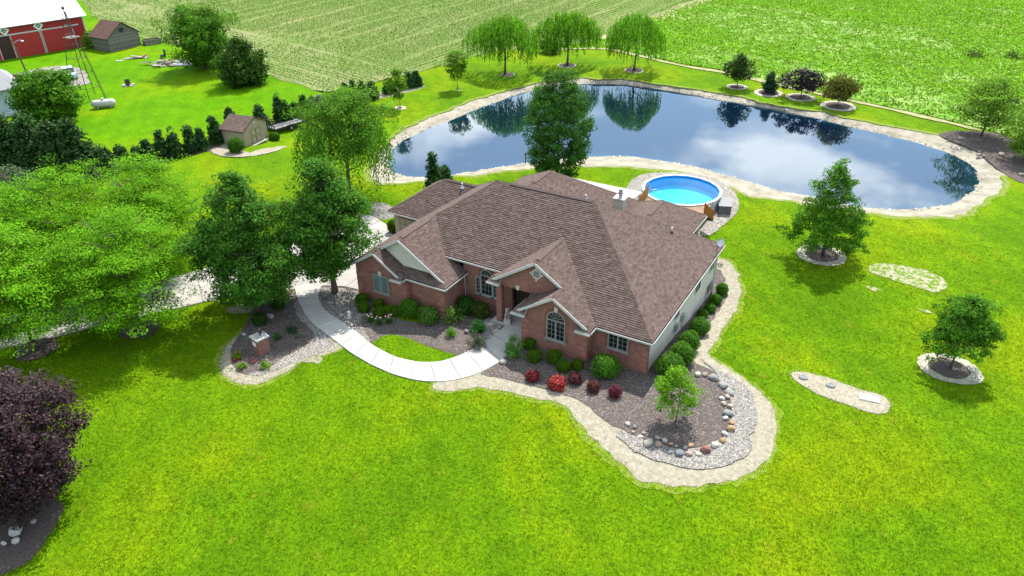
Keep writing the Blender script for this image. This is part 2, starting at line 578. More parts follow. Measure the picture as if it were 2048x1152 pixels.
def trunk_mesh(seed, H, R, r0, clear, nl=12, up=0.7, profile='oval', top=0.82, lean=0.03, stems=1):
    """tapered trunk with limbs that fork"""
    rs = random.Random(seed)
    mb = MB()
    prof = PROFILES[profile]
    for st in range(stems):
        a0 = st * 6.28 / max(stems, 1) + rs.uniform(0, 1)
        off = 0.0 if stems == 1 else 0.12
        pts, rad = [], []
        for i in range(8):
            t = i / 7
            sp = (lean * H if stems == 1 else 0.16 * H) * t
            pts.append((off * math.cos(a0) + sp * math.cos(a0) + 0.04 * rs.uniform(-1, 1) * (i > 0), off * math.sin(a0) + sp * math.sin(a0) + 0.04 * rs.uniform(-1, 1) * (i > 0), t * H * top))
            rad.append(max(0.02, r0 * (1.35 if i == 0 else 1.0) * (1 - 0.88 * t)))
        mb.tube(pts, rad, 8)
        for k in range(nl):
            t = clear + (0.95 - clear) * (k + 0.3) / nl
            i = min(6, int(t / top * 7)) if t < top else 6
            b = Vector(pts[min(i, 7)]); b.z = min(t * H * 0.98, H * top)
            az = k * 2.4 + rs.uniform(-0.3, 0.3)
            tt = (t - clear) / (1 - clear + 1e-6)
            ln = R * float(prof(np.array(min(0.95, tt * 0.8 + 0.12)))) * rs.uniform(0.7, 0.95)
            e = b + Vector((math.cos(az) * ln, math.sin(az) * ln, up * ln * rs.uniform(0.6, 1.1)))
            e.z = min(e.z, H * 0.95)
            mid = b.lerp(e, 0.5) + Vector((0, 0, -0.08 * ln))
            rr = max(0.02, r0 * 0.42 * (1 - 0.6 * tt))
            mb.tube([b, mid, e], [rr, rr * 0.65, rr * 0.2], 5, cap=False)
            for q in range(3):
                s0 = b.lerp(e, rs.uniform(0.4, 0.85))
                a2 = az + rs.choice((-1, 1)) * rs.uniform(0.4, 1.0)
                l2 = ln * rs.uniform(0.3, 0.5)
                e2 = s0 + Vector((math.cos(a2) * l2, math.sin(a2) * l2, up * l2 * rs.uniform(0.4, 1.3)))
                mb.tube([s0, e2], [rr * 0.5, rr * 0.12], 4, cap=False)
    return mb

def crown_mesh(name, seed, H, R, base, ncl, nlf, prof, colr, size, cr=0.5, flat=0.65, mat=None, shell=0.42, asp=0.6, upb=0.6, contrast=0.30, gap=0.0, tipc=None, lump=1.0, boughs=0, bs=0.2, fill=0.2):
    rs = np.random.default_rng(seed)
    f = PROFILES[prof]
    lf = lumps(rs)
    # heights weighted by profile radius
    t = rs.uniform(0, 1, ncl * 6)
    keep = rs.uniform(0, 1, len(t)) < np.maximum(0.18, f(t))
    t = t[keep][:ncl]
    n = len(t)
    az = rs.uniform(0, 2 * np.pi, n)
    z = base + t * (H - base)
    u = rs.uniform(0, 1, n) ** shell
    lm = 1 + (lf(az, z) - 1) * lump
    r = R * f(t) * lm * u
    Cc = np.stack([r * np.cos(az), r * np.sin(az), z], 1)
    if boughs:
        nb_ = min(boughs, n // 4)
        u2 = np.maximum(u, 0.55)
        bc = np.stack([R * f(t) * lm * u2 * 0.88 * np.cos(az), R * f(t) * lm * u2 * 0.88 * np.sin(az), z], 1)[:nb_]
        k = rs.integers(0, nb_, n)
        q = bc[k] + rs.normal(0, 1, (n, 3)) * np.array([R * bs, R * bs, R * bs * max(0.45, flat)])
        far = rs.uniform(0, 1, n) < fill
        Cc = np.where(far[:, None], Cc, q)
        Cc[:, 2] = np.clip(Cc[:, 2], base, H)
    if gap > 0:
        g = np.sin(Cc[:, 0] * 2.3 + 1.1) * np.sin(Cc[:, 1] * 2.1 + 0.4) * np.sin(Cc[:, 2] * 2.7)
        Cc = Cc[g > -gap]
        n = len(Cc)
    kc = np.clip(1 + contrast * rs.normal(0, 0.8, n), 0.45, 1.7)
    sz = rs.uniform(0.65, 1.3, n)
    idx = np.repeat(np.arange(n), nlf)
    m = len(idx)
    d = rs.normal(0, 1, (m, 3))
    d /= np.maximum(1.0, np.linalg.norm(d, axis=1, keepdims=True) / 1.7)
    P = Cc[idx] + d * (cr * sz[idx])[:, None] * np.array([1, 1, flat])
    P[:, 2] = np.maximum(P[:, 2], base * 0.7)
    axis = np.stack([P[:, 0], P[:, 1], (P[:, 2] - (base + 0.35 * (H - base))) * 0.8], 1)
    axis /= np.linalg.norm(axis, axis=1, keepdims=True) + 1e-6
    N = unit(m, rs) * 0.9 + axis * 0.6 + np.array([0, 0, upb])
    N /= np.linalg.norm(N, axis=1, keepdims=True)
    D = np.cross(N, unit(m, rs))
    L = size * rs.uniform(0.6, 1.35, m)
    C = tint(colr, m, rs, kc[idx])
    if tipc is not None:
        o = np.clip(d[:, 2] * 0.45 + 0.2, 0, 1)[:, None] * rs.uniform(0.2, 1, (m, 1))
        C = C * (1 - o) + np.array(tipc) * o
    return leafmesh(name, P, D, N, L, L * asp, C, mat or m_leaf)

def weep_mesh(name, seed, H, R, low, nst, colr, mat=None, leaf=(0.34, 0.075), step=0.17, inner=0.55, domep=0.30, sw=0.05):
    """hanging strands from a domed top"""
    rs = np.random.default_rng(seed)
    lf = lumps(rs)
    P, D, K = [], [], []
    for i in range(nst):
        az = rs.uniform(0, 6.283)
        u = rs.uniform(0, 1) ** 0.5
        rr = R * u * (1 + (lf(az, 2.0) - 1) * 1.3)
        zt = H * (1 - domep * u ** 2.4 - rs.uniform(0, 0.10)) - 0.4 * (lf(az, 5.0) - 1) * H * 0.5
        zl = H * (low + (inner - low) * (1 - u) + rs.uniform(-0.05, 0.22))
        n = max(3, int((zt - zl) / step))
        k = np.clip(1 + 0.3 * rs.normal(), 0.5, 1.6)
        out_ = rs.uniform(0.0, 0.5) * u
        for j in range(n):
            t = j / n
            bulge = out_ * math.sin(min(1, t * 2.2) * 1.57)
            P.append(((rr + bulge) * math.cos(az) + rs.normal(0, sw), (rr + bulge) * math.sin(az) + rs.normal(0, sw), zt - (zt - zl) * t))
            D.append((rs.normal(0, 0.25) + 0.5 * math.cos(az) * (t < 0.15), rs.normal(0, 0.25) + 0.5 * math.sin(az) * (t < 0.15), -1))
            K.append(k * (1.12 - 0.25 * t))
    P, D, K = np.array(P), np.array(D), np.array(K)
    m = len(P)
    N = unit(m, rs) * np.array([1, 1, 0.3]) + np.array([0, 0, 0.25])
    return leafmesh(name, P, D, N, leaf[0] * rs.uniform(0.7, 1.3, m), leaf[1] * rs.uniform(0.8, 1.4, m), tint(colr, m, rs, K), mat or m_leaf)

def plant_tree(name, label, cat, x, y, tm, cm, group=None, rz=0.0, sc=1.0, trunk_mat=None):
    o = thing(name, label, cat, (x, y, hz(x, y)), rz, group)
    o.scale = (sc, sc, sc)
    tme = tm if isinstance(tm, bpy.types.Mesh) else tm.mesh('trunk', trunk_mat or m_bark, True)
    link('trunk', tme, o)
    link('crown', cm, o)
    return o

def bush_mesh(name, seed, rx, rz_, colr, n, size, mat=None, rag=0.03, core=0.88, flatb=0.55, tipc=None, boxy=0.0):
    """clipped shrub: leaf faces over a solid core in half the leaf colour, rooted at z=0"""
    rs = np.random.default_rng(seed)
    d = unit(n, rs)
    d[:, 2] = np.where(d[:, 2] < -0.7, -d[:, 2], d[:, 2])
    if boxy:
        mxx = np.abs(d).max(1, keepdims=True)
        d = d * (1 - boxy) + d / mxx * boxy * 0.9
    rr = 1 + rag * rs.normal(0, 1, n) - np.abs(rs.normal(0, 0.05, n))
    lf = lumps(rs)
    rr *= 1 + (lf(np.arctan2(d[:, 1], d[:, 0]), d[:, 2] * 2) - 1) * 0.42
    P = d * rr[:, None] * np.array([rx, rx, rz_])
    P[:, 2] += rz_ * 0.92
    P[:, 2] = np.maximum(P[:, 2], 0.03)
    N = d + 0.75 * unit(n, rs) + np.array([0, 0, 0.25])
    N /= np.linalg.norm(N, axis=1, keepdims=True)
    D = np.cross(N, unit(n, rs))
    L = size * rs.uniform(0.6, 1.4, n)
    C = tint(colr, n, rs, None, 0.45)
    if tipc is not None:
        o = (rs.uniform(0, 1, n) < 0.35)[:, None] * 0.9
        C = C * (1 - o) + np.array(tipc) * o
    me = leafmesh(name, P, D, N, L, L * 0.7, C, mat or m_leaf)
    bm = bmesh.new()
    bm.from_mesh(me)
    lay = bm.faces.layers.float_color['col']
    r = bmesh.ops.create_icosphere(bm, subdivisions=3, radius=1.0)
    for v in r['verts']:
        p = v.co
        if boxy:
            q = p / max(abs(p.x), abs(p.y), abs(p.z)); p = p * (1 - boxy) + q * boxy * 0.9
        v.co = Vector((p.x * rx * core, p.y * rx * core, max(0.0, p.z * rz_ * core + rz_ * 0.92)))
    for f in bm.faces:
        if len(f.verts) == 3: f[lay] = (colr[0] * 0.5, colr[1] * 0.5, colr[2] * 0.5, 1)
    bm.to_mesh(me)
    bm.free()
    return me

def tufts(name, P, ht, wd, C, mat, nb=3, seed=0, spread=0.05, dz=0.0, flat=0.7):
    """small blades or sprouts at ground points"""
    rs = np.random.default_rng(seed)
    n = len(P)
    idx = np.repeat(np.arange(n), nb)
    m = len(idx)
    z = hz_np(P[:, 0], P[:, 1])[idx] + dz
    base = np.stack([P[idx, 0] + rs.normal(0, spread, m), P[idx, 1] + rs.normal(0, spread, m), z], 1)
    D = np.stack([rs.normal(0, flat, m), rs.normal(0, flat, m), np.ones(m)], 1)
    D /= np.linalg.norm(D, axis=1, keepdims=True)
    H_ = ht * rs.uniform(0.6, 1.4, m)
    N = unit(m, rs) if flat < 1 else np.array([0, 0, 1.0]) + 0.5 * unit(m, rs)
    k = np.clip(1 + 0.3 * rs.normal(0, 1, m), 0.4, 1.8)[:, None]
    return leafmesh(name, base + D * (H_ * 0.5)[:, None], D, N, H_, wd, C[idx] * k, mat)

# ================================================================== THE SETTING
def offset(loop, d):
    """move an outline outwards by d metres (loop any winding)"""
    p = np.asarray(loop, float)
    a = 0.5 * np.sum(p[:, 0] * np.roll(p[:, 1], -1) - np.roll(p[:, 0], -1) * p[:, 1])
    t = np.roll(p, -1, 0) - np.roll(p, 1, 0)
    n = np.stack([t[:, 1], -t[:, 0]], 1) / (np.hypot(t[:, 0], t[:, 1])[:, None] + 1e-9)
    return p + n * d * (1 if a > 0 else -1)

def loop_dist(P, loop):
    d = np.full(len(P), 1e9)
    q = np.asarray(loop)
    for i in range(0, len(q)):
        d = np.minimum(d, (P[:, 0] - q[i, 0]) ** 2 + (P[:, 1] - q[i, 1]) ** 2)
    return np.sqrt(d)

WATER_Z = -1.9
pond_loop = wobble([(-37.08, 25.51), (-39.01, 29.25), (-39.68, 32.86), (-39.51, 36.55), (-38.86, 41.17), (-38.41, 47.74), (-37.03, 54.89), (-35.5, 60.32), (-31.25, 65.01), (-27.54, 66.68), (-22.48, 67.87), (-15.46, 67.29), (-9.4, 66.19), (-3.94, 66.04), (1.47, 64.83), (6.63, 63.08), (11.44, 61.46), (15.37, 60.04), (18.6, 58.27), (20.44, 55.95), (21.39, 52.38), (21.2, 48.48), (20.24, 45.1), (18.64, 42.44), (16.19, 40.16), (13.27, 38.55), (10.6, 38.13), (7.72, 38.47), (3.8, 38.45), (-0.56, 39.38), (-3.45, 40.03), (-6.42, 40.56), (-9.36, 40.67), (-12.83, 40.37), (-16.52, 38.9), (-19.97, 35.58), (-23.18, 32.06), (-26.15, 28.4), (-28.24, 25.61), (-30.2, 23.73), (-32.59, 22.9), (-34.78, 23.33)], 0.10, 0.7, 3)
bank_loop = wobble([(-35.05, 20.19), (-39.78, 28.04), (-41.26, 33.28), (-40.94, 39.69), (-40.54, 47.31), (-38.79, 53.68), (-37.28, 59.74), (-34.38, 63.74), (-31.66, 65.82), (-27.16, 67.59), (-21.99, 68.49), (-14.42, 68.41), (-7.06, 67.39), (-1.47, 66.28), (3.09, 65.57), (7.49, 64.49), (12.18, 63.75), (14.97, 63.38), (19.01, 62.37), (21.63, 60.03), (23.17, 55.65), (23.69, 50.87), (23.1, 46.22), (21.14, 40.89), (18.42, 37.64), (15.24, 35.63), (12.73, 35.11), (10.46, 35.5), (8.22, 35.3), (4.6, 34.64), (1.8, 34.19), (-0.71, 35.08), (-2.89, 36.27), (-5.73, 36.72), (-8.86, 36.13), (-11.94, 35.26), (-14.9, 33.97), (-18.56, 31.63), (-21.53, 29.18), (-24.63, 26.03), (-26.93, 22.85), (-28.56, 19.88), (-29.72, 16.94), (-31.17, 16.4)], 0.22, 0.6, 4)

# lawn: the sheet that carries everything, with the pond cut out of it
hole = offset(bank_loop, -0.35)
big = np.array([(-900, -500), (700, -500), (700, 1100), (-900, 1100)], float)
ex = [grid_in([(-45, -32), (35, -32), (35, 50), (-45, 50)], 1.25, [hole]), grid_in([(-150, -60), (90, -60), (90, 160), (-150, 160)], 8.0, [hole])]
ex[1] = ex[1][~inside(ex[1], [(-45, -32), (35, -32), (35, 50), (-45, 50)])]
V_, F_ = tri_region(resample(big, 100), [hole], np.concatenate(ex))
me = bpy.data.meshes.new('lawn')
me.from_pydata([(a[0], a[1], b) for a, b in zip(V_, hz_np(V_[:, 0], V_[:, 1]))], [], [tuple(map(int, f)) for f in F_])
me.materials.append(m_lawn)
me.update()
link('lawn', me, None, 'structure')

pond_in = offset(pond_loop, -0.45)
def bank_z(V):
    dw, do = loop_dist(V, pond_in), loop_dist(V, bank_loop)
    t = np.clip((dw - 0.05) / (dw + do + 1e-6), 0, 1)
    return -2.02 + (hz_np(V[:, 0], V[:, 1]) + 2.02 + 0.02) * t ** 0.8
sheet('pond_bank', bank_loop, 0.012, m_bank, 1.3, [pond_in], zf=bank_z)

m_water, t, b = nodes('pond_water')
co = texco(t)
shal = attr(t, 'shallow', 'Fac')
c = ramp(t, shal, [(0.0, (0.001, 0.006, 0.016)), (0.65, (0.002, 0.018, 0.034)), (1.0, (0.008, 0.11, 0.12))])
t.links.new(c, b.inputs['Base Color'])
b.inputs['Roughness'].default_value = 0.02
b.inputs['IOR'].default_value = 2.9
b.inputs['Specular IOR Level'].default_value = 0.5
mpn = t.nodes.new('ShaderNodeMapping')
mpn.inputs['Scale'].default_value = (1.0, 2.2, 1.0)
mpn.inputs['Rotation'].default_value = (0, 0, 0.5)
t.links.new(co, mpn.inputs['Vector'])
calm = ramp(t, noise(t, co, 0.06, 2), [(0.42, 0.0), (0.62, 1.0)])
rip = mixc(t, 1.0, noise(t, mpn.outputs['Vector'], 2.6, 3), calm, 'MULTIPLY')
bump(t, b, rip, 0.03, 0.05)
pw = offset(pond_loop, 0.5)
Vw, Fw = tri_region(pw, [], grid_in(pw, 1.2))
me = bpy.data.meshes.new('pond_water')
me.from_pydata([(a[0], a[1], WATER_Z) for a in Vw], [], [tuple(map(int, f)) for f in Fw])
me.materials.append(m_water)
at = me.attributes.new('shallow', 'FLOAT', 'POINT')
at.data.foreach_set('value', np.clip(1 - loop_dist(Vw, pw) / 2.4, 0, 1).astype(np.float32) ** 1.2)
me.update()
link('pond_water', me, None, 'structure')

def clip_half0(poly, nrm, d):
    o = []
    n = len(poly)
    for i in range(n):
        a, b = np.array(poly[i]), np.array(poly[(i + 1) % n])
        fa, fb = a @ nrm - d, b @ nrm - d
        if fa <= 0: o.append(tuple(a))
        if (fa < 0) != (fb < 0) and abs(fa - fb) > 1e-9: o.append(tuple(a + (b - a) * fa / (fa - fb)))
    return o
# farmyard turf, the two fields
farm_loop = wobble([(-75.03, -2.2), (-68.55, 0.53), (-61.53, 2.79), (-57.37, 6.82), (-55.4, 10.89), (-54.45, 16.15), (-54.46, 23.58), (-53.59, 29.4), (-53.32, 34.63), (-56.07, 38.23), (-57.56, 37.43), (-63.27, 39.55), (-70.67, 41.03), (-82.58, 45.14), (-101.52, 46.83), (-118.37, 50.17), (-131.13, 53.76), (-151.7, 65.5), (-184.62, 84.28), (-227.45, 63.26), (-127.32, 10.95)], 0.15, 1.5, 6)
sheet('farmyard_lawn', farm_loop, 0.03, m_farm, 5.0)
div_a, div_b = (-39.72, 90.92), (-36.46, 136.07)
fl = [(-176.92, 79.29), (-151.7, 65.5), (-131.13, 53.76), (-118.37, 50.17), (-101.52, 46.83), (-82.58, 45.14), (-70.67, 41.03), (-63.27, 39.55), (-57.84, 37.73), (-55.81, 42.04), (-54.72, 49.03), (-53.3, 57.01), (-52.42, 66.9), (-50.3, 74.45), (-46.62, 81.0), (-41.15, 86.64)]
field_l = np.array(fl + [div_a, div_b, (-10.0, 262.0), (-420.0, 300.0), (-420.0, 150.0), (-190.0, 95.0)])
field_l_w = wobble(field_l, 0.25, 2.0, 8, 1)
def row_mat(name, ang, base, green, pale, period):
    m, t, b = nodes(name)
    co = texco(t)
    mpn = t.nodes.new('ShaderNodeMapping')
    mpn.inputs['Rotation'].default_value = (0, 0, -ang)
    t.links.new(co, mpn.inputs['Vector'])
    def wave(sc, dist):
        w = t.nodes.new('ShaderNodeTexWave'); w.wave_type = 'BANDS'; w.bands_direction = 'Y'
        w.inputs['Scale'].default_value = sc; w.inputs['Distortion'].default_value = dist; w.inputs['Detail'].default_value = 2; w.inputs['Detail Scale'].default_value = 0.4
        t.links.new(mpn.outputs[0], w.inputs['Vector']); return w.outputs['Fac']
    st_ = t.nodes.new('ShaderNodeMapping'); st_.inputs['Scale'].default_value = (0.05, 0.9, 1)
    t.links.new(mpn.outputs[0], st_.inputs['Vector'])
    streak = noise(t, st_.outputs[0], 1.0, 5, 0.7)
    c = mixc(t, ramp(t, wave(0.314 / period, 0.6), [(0.25, 0.0), (0.75, 1.0)]), base, green)
    c = mixc(t, ramp(t, streak, [(0.52, 0.0), (0.70, 0.75)]), c, pale)
    c = mixc(t, ramp(t, noise(t, co, 0.045, 4, 0.6), [(0.42, 0.0), (0.66, 0.55)]), c, pale)
    c = mixc(t, 1.0, c, ramp(t, noise(t, co, 2.2, 6, 0.8), [(0.3, 0.75), (0.7, 1.2)]), 'MULTIPLY')
    t.links.new(c, b.inputs['Base Color']); b.inputs['Roughness'].default_value = 0.95; b.inputs['Specular IOR Level'].default_value = 0.05
    return m
m_rows = row_mat('crop_rows', R_(87), (0.118, 0.140, 0.042), (0.062, 0.128, 0.018), (0.185, 0.175, 0.08), 0.90)
m_rowsh = row_mat('headland_soil', R_(-11), (0.150, 0.155, 0.062), (0.070, 0.130, 0.020), (0.205, 0.19, 0.10), 0.90)
sheet('crop_field', field_l_w, 0.05, m_rows, 8.0)
hl_y = lambda x: 60.5 + (x + 98.35) * -0.19 + 2.0
hd = [tuple(q) for q in field_l_w]
hd = clip_half0(hd, np.array([0.19, 1.0]), 60.5 + 98.35 * -0.19 + 2.0)
sheet('headland', np.array(hd), 0.075, m_rowsh, 8.0)
fr = [(-37.81, 86.68), (-29.64, 83.66), (-21.61, 80.48), (-14.23, 79.92), (-11.66, 78.99), (-5.23, 76.82), (0.77, 74.56), (7.53, 72.63), (11.33, 71.45), (17.28, 69.33), (20.08, 68.03), (25.78, 64.52), (32.18, 60.59)]
field_r = np.array(fr + [(140.0, 60.0), (420.0, 300.0), (-6.0, 262.0), div_b, div_a])
field_r_w = wobble(field_r, 0.2, 2.0, 9, 1)
sheet('bean_field', field_r_w, 0.065, m_soil_r, 8.0)

def strip(pts, w0, w1=None):
    """closed outline of a strip along a polyline"""
    p = np.array(pts, float)
    t = np.gradient(p, axis=0)
    n = np.stack([-t[:, 1], t[:, 0]], 1) / (np.hypot(t[:, 0], t[:, 1])[:, None] + 1e-9)
    w1 = w0 if w1 is None else w1
    w = np.linspace(w0, w1, len(p))[:, None] / 2
    return np.concatenate([p + n * w, (p - n * w)[::-1]])
sheet('field_margin', wobble(strip([(-44.78, 78.48), (-42.09, 80.7), (-36.74, 84.32), (-29.13, 82.39), (-21.19, 79.3), (-13.89, 78.78), (-4.98, 75.77), (0.95, 73.57), (7.66, 71.69), (11.43, 70.55), (17.33, 68.48), (20.65, 66.87)], 0.9), 0.10, 0.6, 10, 1), 0.085, m_track, 4.0)
sheet('field_divide', wobble(strip([div_a, div_b, (-20.0, 190.0)], 2.6, 5.0), 0.3, 1.2, 12, 1), 0.10, m_track, 5.0)

# crop plants: rows one could not count
def field_points(loop, ang, row, gap, y0x, seed):
    rs = np.random.default_rng(seed)
    ca, sa = math.cos(ang), math.sin(ang)
    u = np.arange(-190, 190, gap)
    v = np.arange(-170, 170, row)
    U, W = np.meshgrid(u, v)
    U = U + rs.normal(0, gap * 0.3, U.shape)
    W = W + rs.normal(0, 0.035, W.shape)
    P = np.stack([(U * ca - W * sa).ravel() + y0x[0], (U * sa + W * ca).ravel() + y0x[1]], 1)
    return P[inside(P, loop)]
def in_view(P, far=150.0, marg=1.15):
    d = np.stack([P[:, 0], P[:, 1], hz_np(P[:, 0], P[:, 1])], 1) - np.array(mw.translation)
    z = d @ np.array(fwd)
    x = (d @ np.array(right)) / z * 1492.2
    y = (d @ np.array(up)) / z * 1492.2
    return (np.abs(x) < 1024 * marg) & (np.abs(y) < 576 * marg) & (z > 0) & (z < far * 1.3)
def vnoise(P, sc, seed):
    rs = np.random.default_rng(seed)
    r = np.zeros(len(P))
    for k in range(7):
        a, f, ph = rs.uniform(0, 6.28), sc * (1.55 ** k), rs.uniform(0, 6.28, 2)
        b = a + 1.3 + rs.uniform(-.3, .3)
        r += 0.72 ** k * np.sin((P[:, 0] * math.cos(a) + P[:, 1] * math.sin(a)) * f + ph[0]) * np.sin((P[:, 0] * math.cos(b) + P[:, 1] * math.sin(b)) * f * 0.9 + ph[1])
    return r
hl = lambda P: P[:, 1] < 60.5 + (P[:, 0] + 98.35) * -0.19 + 2.0
Pm = field_points(field_l_w, R_(87), 0.90, 0.25, (-75, 85), 1)
Pm = Pm[in_view(Pm) & ~hl(Pm)]
Ph = field_points(field_l_w, R_(-11), 0.90, 0.25, (-75, 50), 2)
Ph = Ph[in_view(Ph) & hl(Ph)]
for nm, P, sd_ in (('corn_rows', Pm, 3), ('headland_rows', Ph, 4)):
    k = vnoise(P, 0.09, 21)
    # wheel tracks and thin places carry fewer sprouts
    cr = P[:, 0] if nm == 'corn_rows' else P[:, 1] + 0.19 * P[:, 0]
    trk = (np.abs(((cr + 400) % 9.1) - 4.5) < 0.5) | (np.abs(((cr + 401.3) % 13.7) - 4.5) < 0.45)
    keep = (rng.uniform(0, 1, len(P)) < np.clip(0.86 + 0.35 * k - 0.25 * (nm == 'headland_rows'), 0.2, 1)) & ~(trk & (rng.uniform(0, 1, len(P)) < 0.8))
    P, k = P[keep], k[keep]
    C = np.array([0.078, 0.170, 0.014]) * np.clip(1 + 0.18 * k, 0.7, 1.3)[:, None]
    o = link(nm, tufts(nm, P, 0.32, 0.13, C, m_leaf, 3, sd_, 0.03, 0.04, 1.4), None, 'stuff')
    tag(o, 'young green crop sprouts in straight rows' if nm == 'corn_rows' else 'young crop sprouts in the rows along the field edge', 'crops')
X_ = rng.uniform(-60, 110, 260000); Y_ = rng.uniform(50, 200, 260000)
P = np.stack([X_, Y_], 1)
P = P[inside(P, field_r_w) & in_view(P)]
ang = R_(-17)
Q = np.stack([(P[:, 0] * math.cos(ang) + P[:, 1] * math.sin(ang)) * 0.22, -P[:, 0] * math.sin(ang) + P[:, 1] * math.cos(ang)], 1)
k = vnoise(Q, 0.16, 33) + 0.35 * vnoise(P, 0.3, 34)
edge = np.clip((Q[:, 1] - 66) / 40, -0.2, 1)
keep = rng.uniform(0, 1, len(P)) < np.clip(0.56 + 0.44 * k + 0.35 * edge, 0.40, 0.97)
P, k = P[keep], k[keep]
C = np.array([0.140, 0.285, 0.012]) * np.clip(1 + 0.10 * k, 0.7, 1.35)[:, None]
tag(link('bean_plants', tufts('bean_plants', P, 0.40, 0.22, C, m_leaf, 3, 5, 0.18, 0.04, 2.2), None, 'stuff'), 'patchy bright green young bean plants across the far field', 'crops')

# ---- drive, walk
drive_loop = np.array([(-35.43, -19.89), (-34.67, -18.35), (-32.69, -15.54), (-30.67, -12.03), (-28.65, -9.22), (-27.55, -7.49), (-25.43, -4.92), (-23.08, -2.93), (-21.23, -1.22), (-19.86, -0.62), (-18.16, -0.43)] + [(-17.9, -1.0), (-17.9, 7.7), (-21.2, 7.7), (-22.6, 9.0)] + [(-26.16, 10.31), (-28.24, 9.65), (-29.76, 7.36), (-30.14, 4.61), (-30.08, 1.62), (-30.61, -1.7), (-31.84, -4.56), (-35.38, -10.49), (-38.92, -15.98), (-39.87, -17.56)])
sheet('driveway_base', offset(resample(drive_loop, 0.8), 0.06), 0.02, m_joint, 0)
def slab(mb, loop2, z0, z1, inset, c):
    p = offset(np.array(loop2), -inset)
    a = 0.5 * np.sum(p[:, 0] * np.roll(p[:, 1], -1) - np.roll(p[:, 0], -1) * p[:, 1])
    if a < 0: p = p[::-1]
    top = [(q[0], q[1], z1) for q in p]
    bot = [(q[0], q[1], z0) for q in p]
    mb.face(top, c)
    for i in range(len(p)):
        j = (i + 1) % len(p)
        mb.face((bot[i], bot[j], top[j], top[i]), c)
def clip_half(poly, nrm, d):
    """keep the part of a 2-d polygon with nrm . p <= d"""
    o = []
    n = len(poly)
    for i in range(n):
        a, b = np.array(poly[i]), np.array(poly[(i + 1) % n])
        fa, fb = a @ nrm - d, b @ nrm - d
        if fa <= 0: o.append(tuple(a))
        if (fa < 0) != (fb < 0) and abs(fa - fb) > 1e-9: o.append(tuple(a + (b - a) * fa / (fa - fb)))
    return o
drive = link('driveway', (lambda mb: (slab(mb, [(-18.0, 6.9), (-17.86, 6.9), (-17.86, 7.66), (-18.0, 7.66)], 0.02, 0.06, 0.0, (1, 1, 1)), mb.mesh('driveway', m_drive))[1])(MB()), None, 'structure')
apron = np.array([(-27.55, -7.49), (-25.43, -4.92), (-23.08, -2.93), (-21.23, -1.22), (-19.86, -0.62), (-18.16, -0.43)] + [(-17.9, -1.0), (-17.9, 7.7), (-21.2, 7.7), (-22.6, 9.0)] + [(-26.16, 10.31), (-28.24, 9.65), (-29.76, 7.36), (-30.14, 4.61), (-30.08, 1.62), (-30.61, -1.7), (-31.84, -4.56)])
lane = np.array([(-35.43, -19.89), (-34.67, -18.35), (-32.69, -15.54), (-30.67, -12.03), (-28.65, -9.22), (-27.55, -7.49), (-31.84, -4.56), (-35.38, -10.49), (-38.92, -15.98), (-39.87, -17.56)])
ca, sa = math.cos(R_(4)), math.sin(R_(4))
e1, e2 = np.array([ca, sa]), np.array([-sa, ca])
for reg, sx, sy in ((apron, 3.3, 3.3), (lane, 4.2, 9.0)):
    if reg is lane:
        dl = np.array(lane[5]) - np.array(lane[0]); dl /= np.hypot(*dl); e1 = dl; e2 = np.array([-dl[1], dl[0]])
    pr1, pr2 = reg @ e1, reg @ e2
    a = math.floor(pr1.min() / sx) * sx
    while a < pr1.max():
        bq = math.floor(pr2.min() / sy) * sy
        while bq < pr2.max():
            poly = [tuple(q) for q in reg]
            for nrm, d in ((-e1, -a), (e1, a + sx), (-e2, -bq), (e2, bq + sy)):
                if len(poly) > 2: poly = clip_half(poly, nrm, d)
            if len(poly) > 2:
                pa = np.array(poly)
                ar = abs(0.5 * np.sum(pa[:, 0] * np.roll(pa[:, 1], -1) - np.roll(pa[:, 0], -1) * pa[:, 1]))
                if ar > 0.5:
                    mb = MB(); k = random.uniform(0.88, 1.07)
                    slab(mb, pa, 0.0, 0.055 + random.uniform(-.003, .003), 0.022, (k, k * random.uniform(.98, 1.0), k * random.uniform(.95, 1.0)))
                    mb.build('slab', m_drive, drive)
            bq += sy
        a += sx

wl = np.array([(-23.38, -2.42), (-22.39, -3.22), (-21.23, -4.11), (-19.73, -5.06), (-18.32, -5.74), (-17.12, -6.08), (-15.73, -6.47), (-13.81, -7.05), (-11.8, -7.44), (-9.66, -7.56), (-7.75, -7.24), (-6.28, -6.36), (-5.25, -5.07), (-4.58, -3.12), (-4.52, -1.42), (-4.6, 0.34)])
wr = np.array([(-21.45, -1.43), (-21.01, -2.28), (-20.41, -2.93), (-19.2, -3.76), (-18.05, -4.19), (-16.87, -4.42), (-14.93, -4.98), (-12.9, -5.68), (-10.89, -5.98), (-9.16, -5.7), (-8.0, -4.98), (-7.27, -3.75), (-6.84, -2.47), (-6.58, -1.12), (-6.54, -0.13), (-6.47, 0.63)])
def along(p, n):
    s = np.concatenate([[0], np.cumsum(np.hypot(*np.diff(p, axis=0).T))])
    q = np.linspace(0, s[-1], n)
    # smooth the corners of the polyline a little
    o = np.stack([np.interp(q, s, p[:, 0]), np.interp(q, s, p[:, 1])], 1)
    for _ in range(6): o[1:-1] = 0.25 * o[:-2] + 0.5 * o[1:-1] + 0.25 * o[2:]
    return o
NS = 16
L_, Q_ = along(wl, NS * 6 + 1), along(wr, NS * 6 + 1)
sheet('sidewalk', np.concatenate([L_, Q_[::-1]]), 0.035, m_joint, 0)
walk = bpy.data.objects['sidewalk']
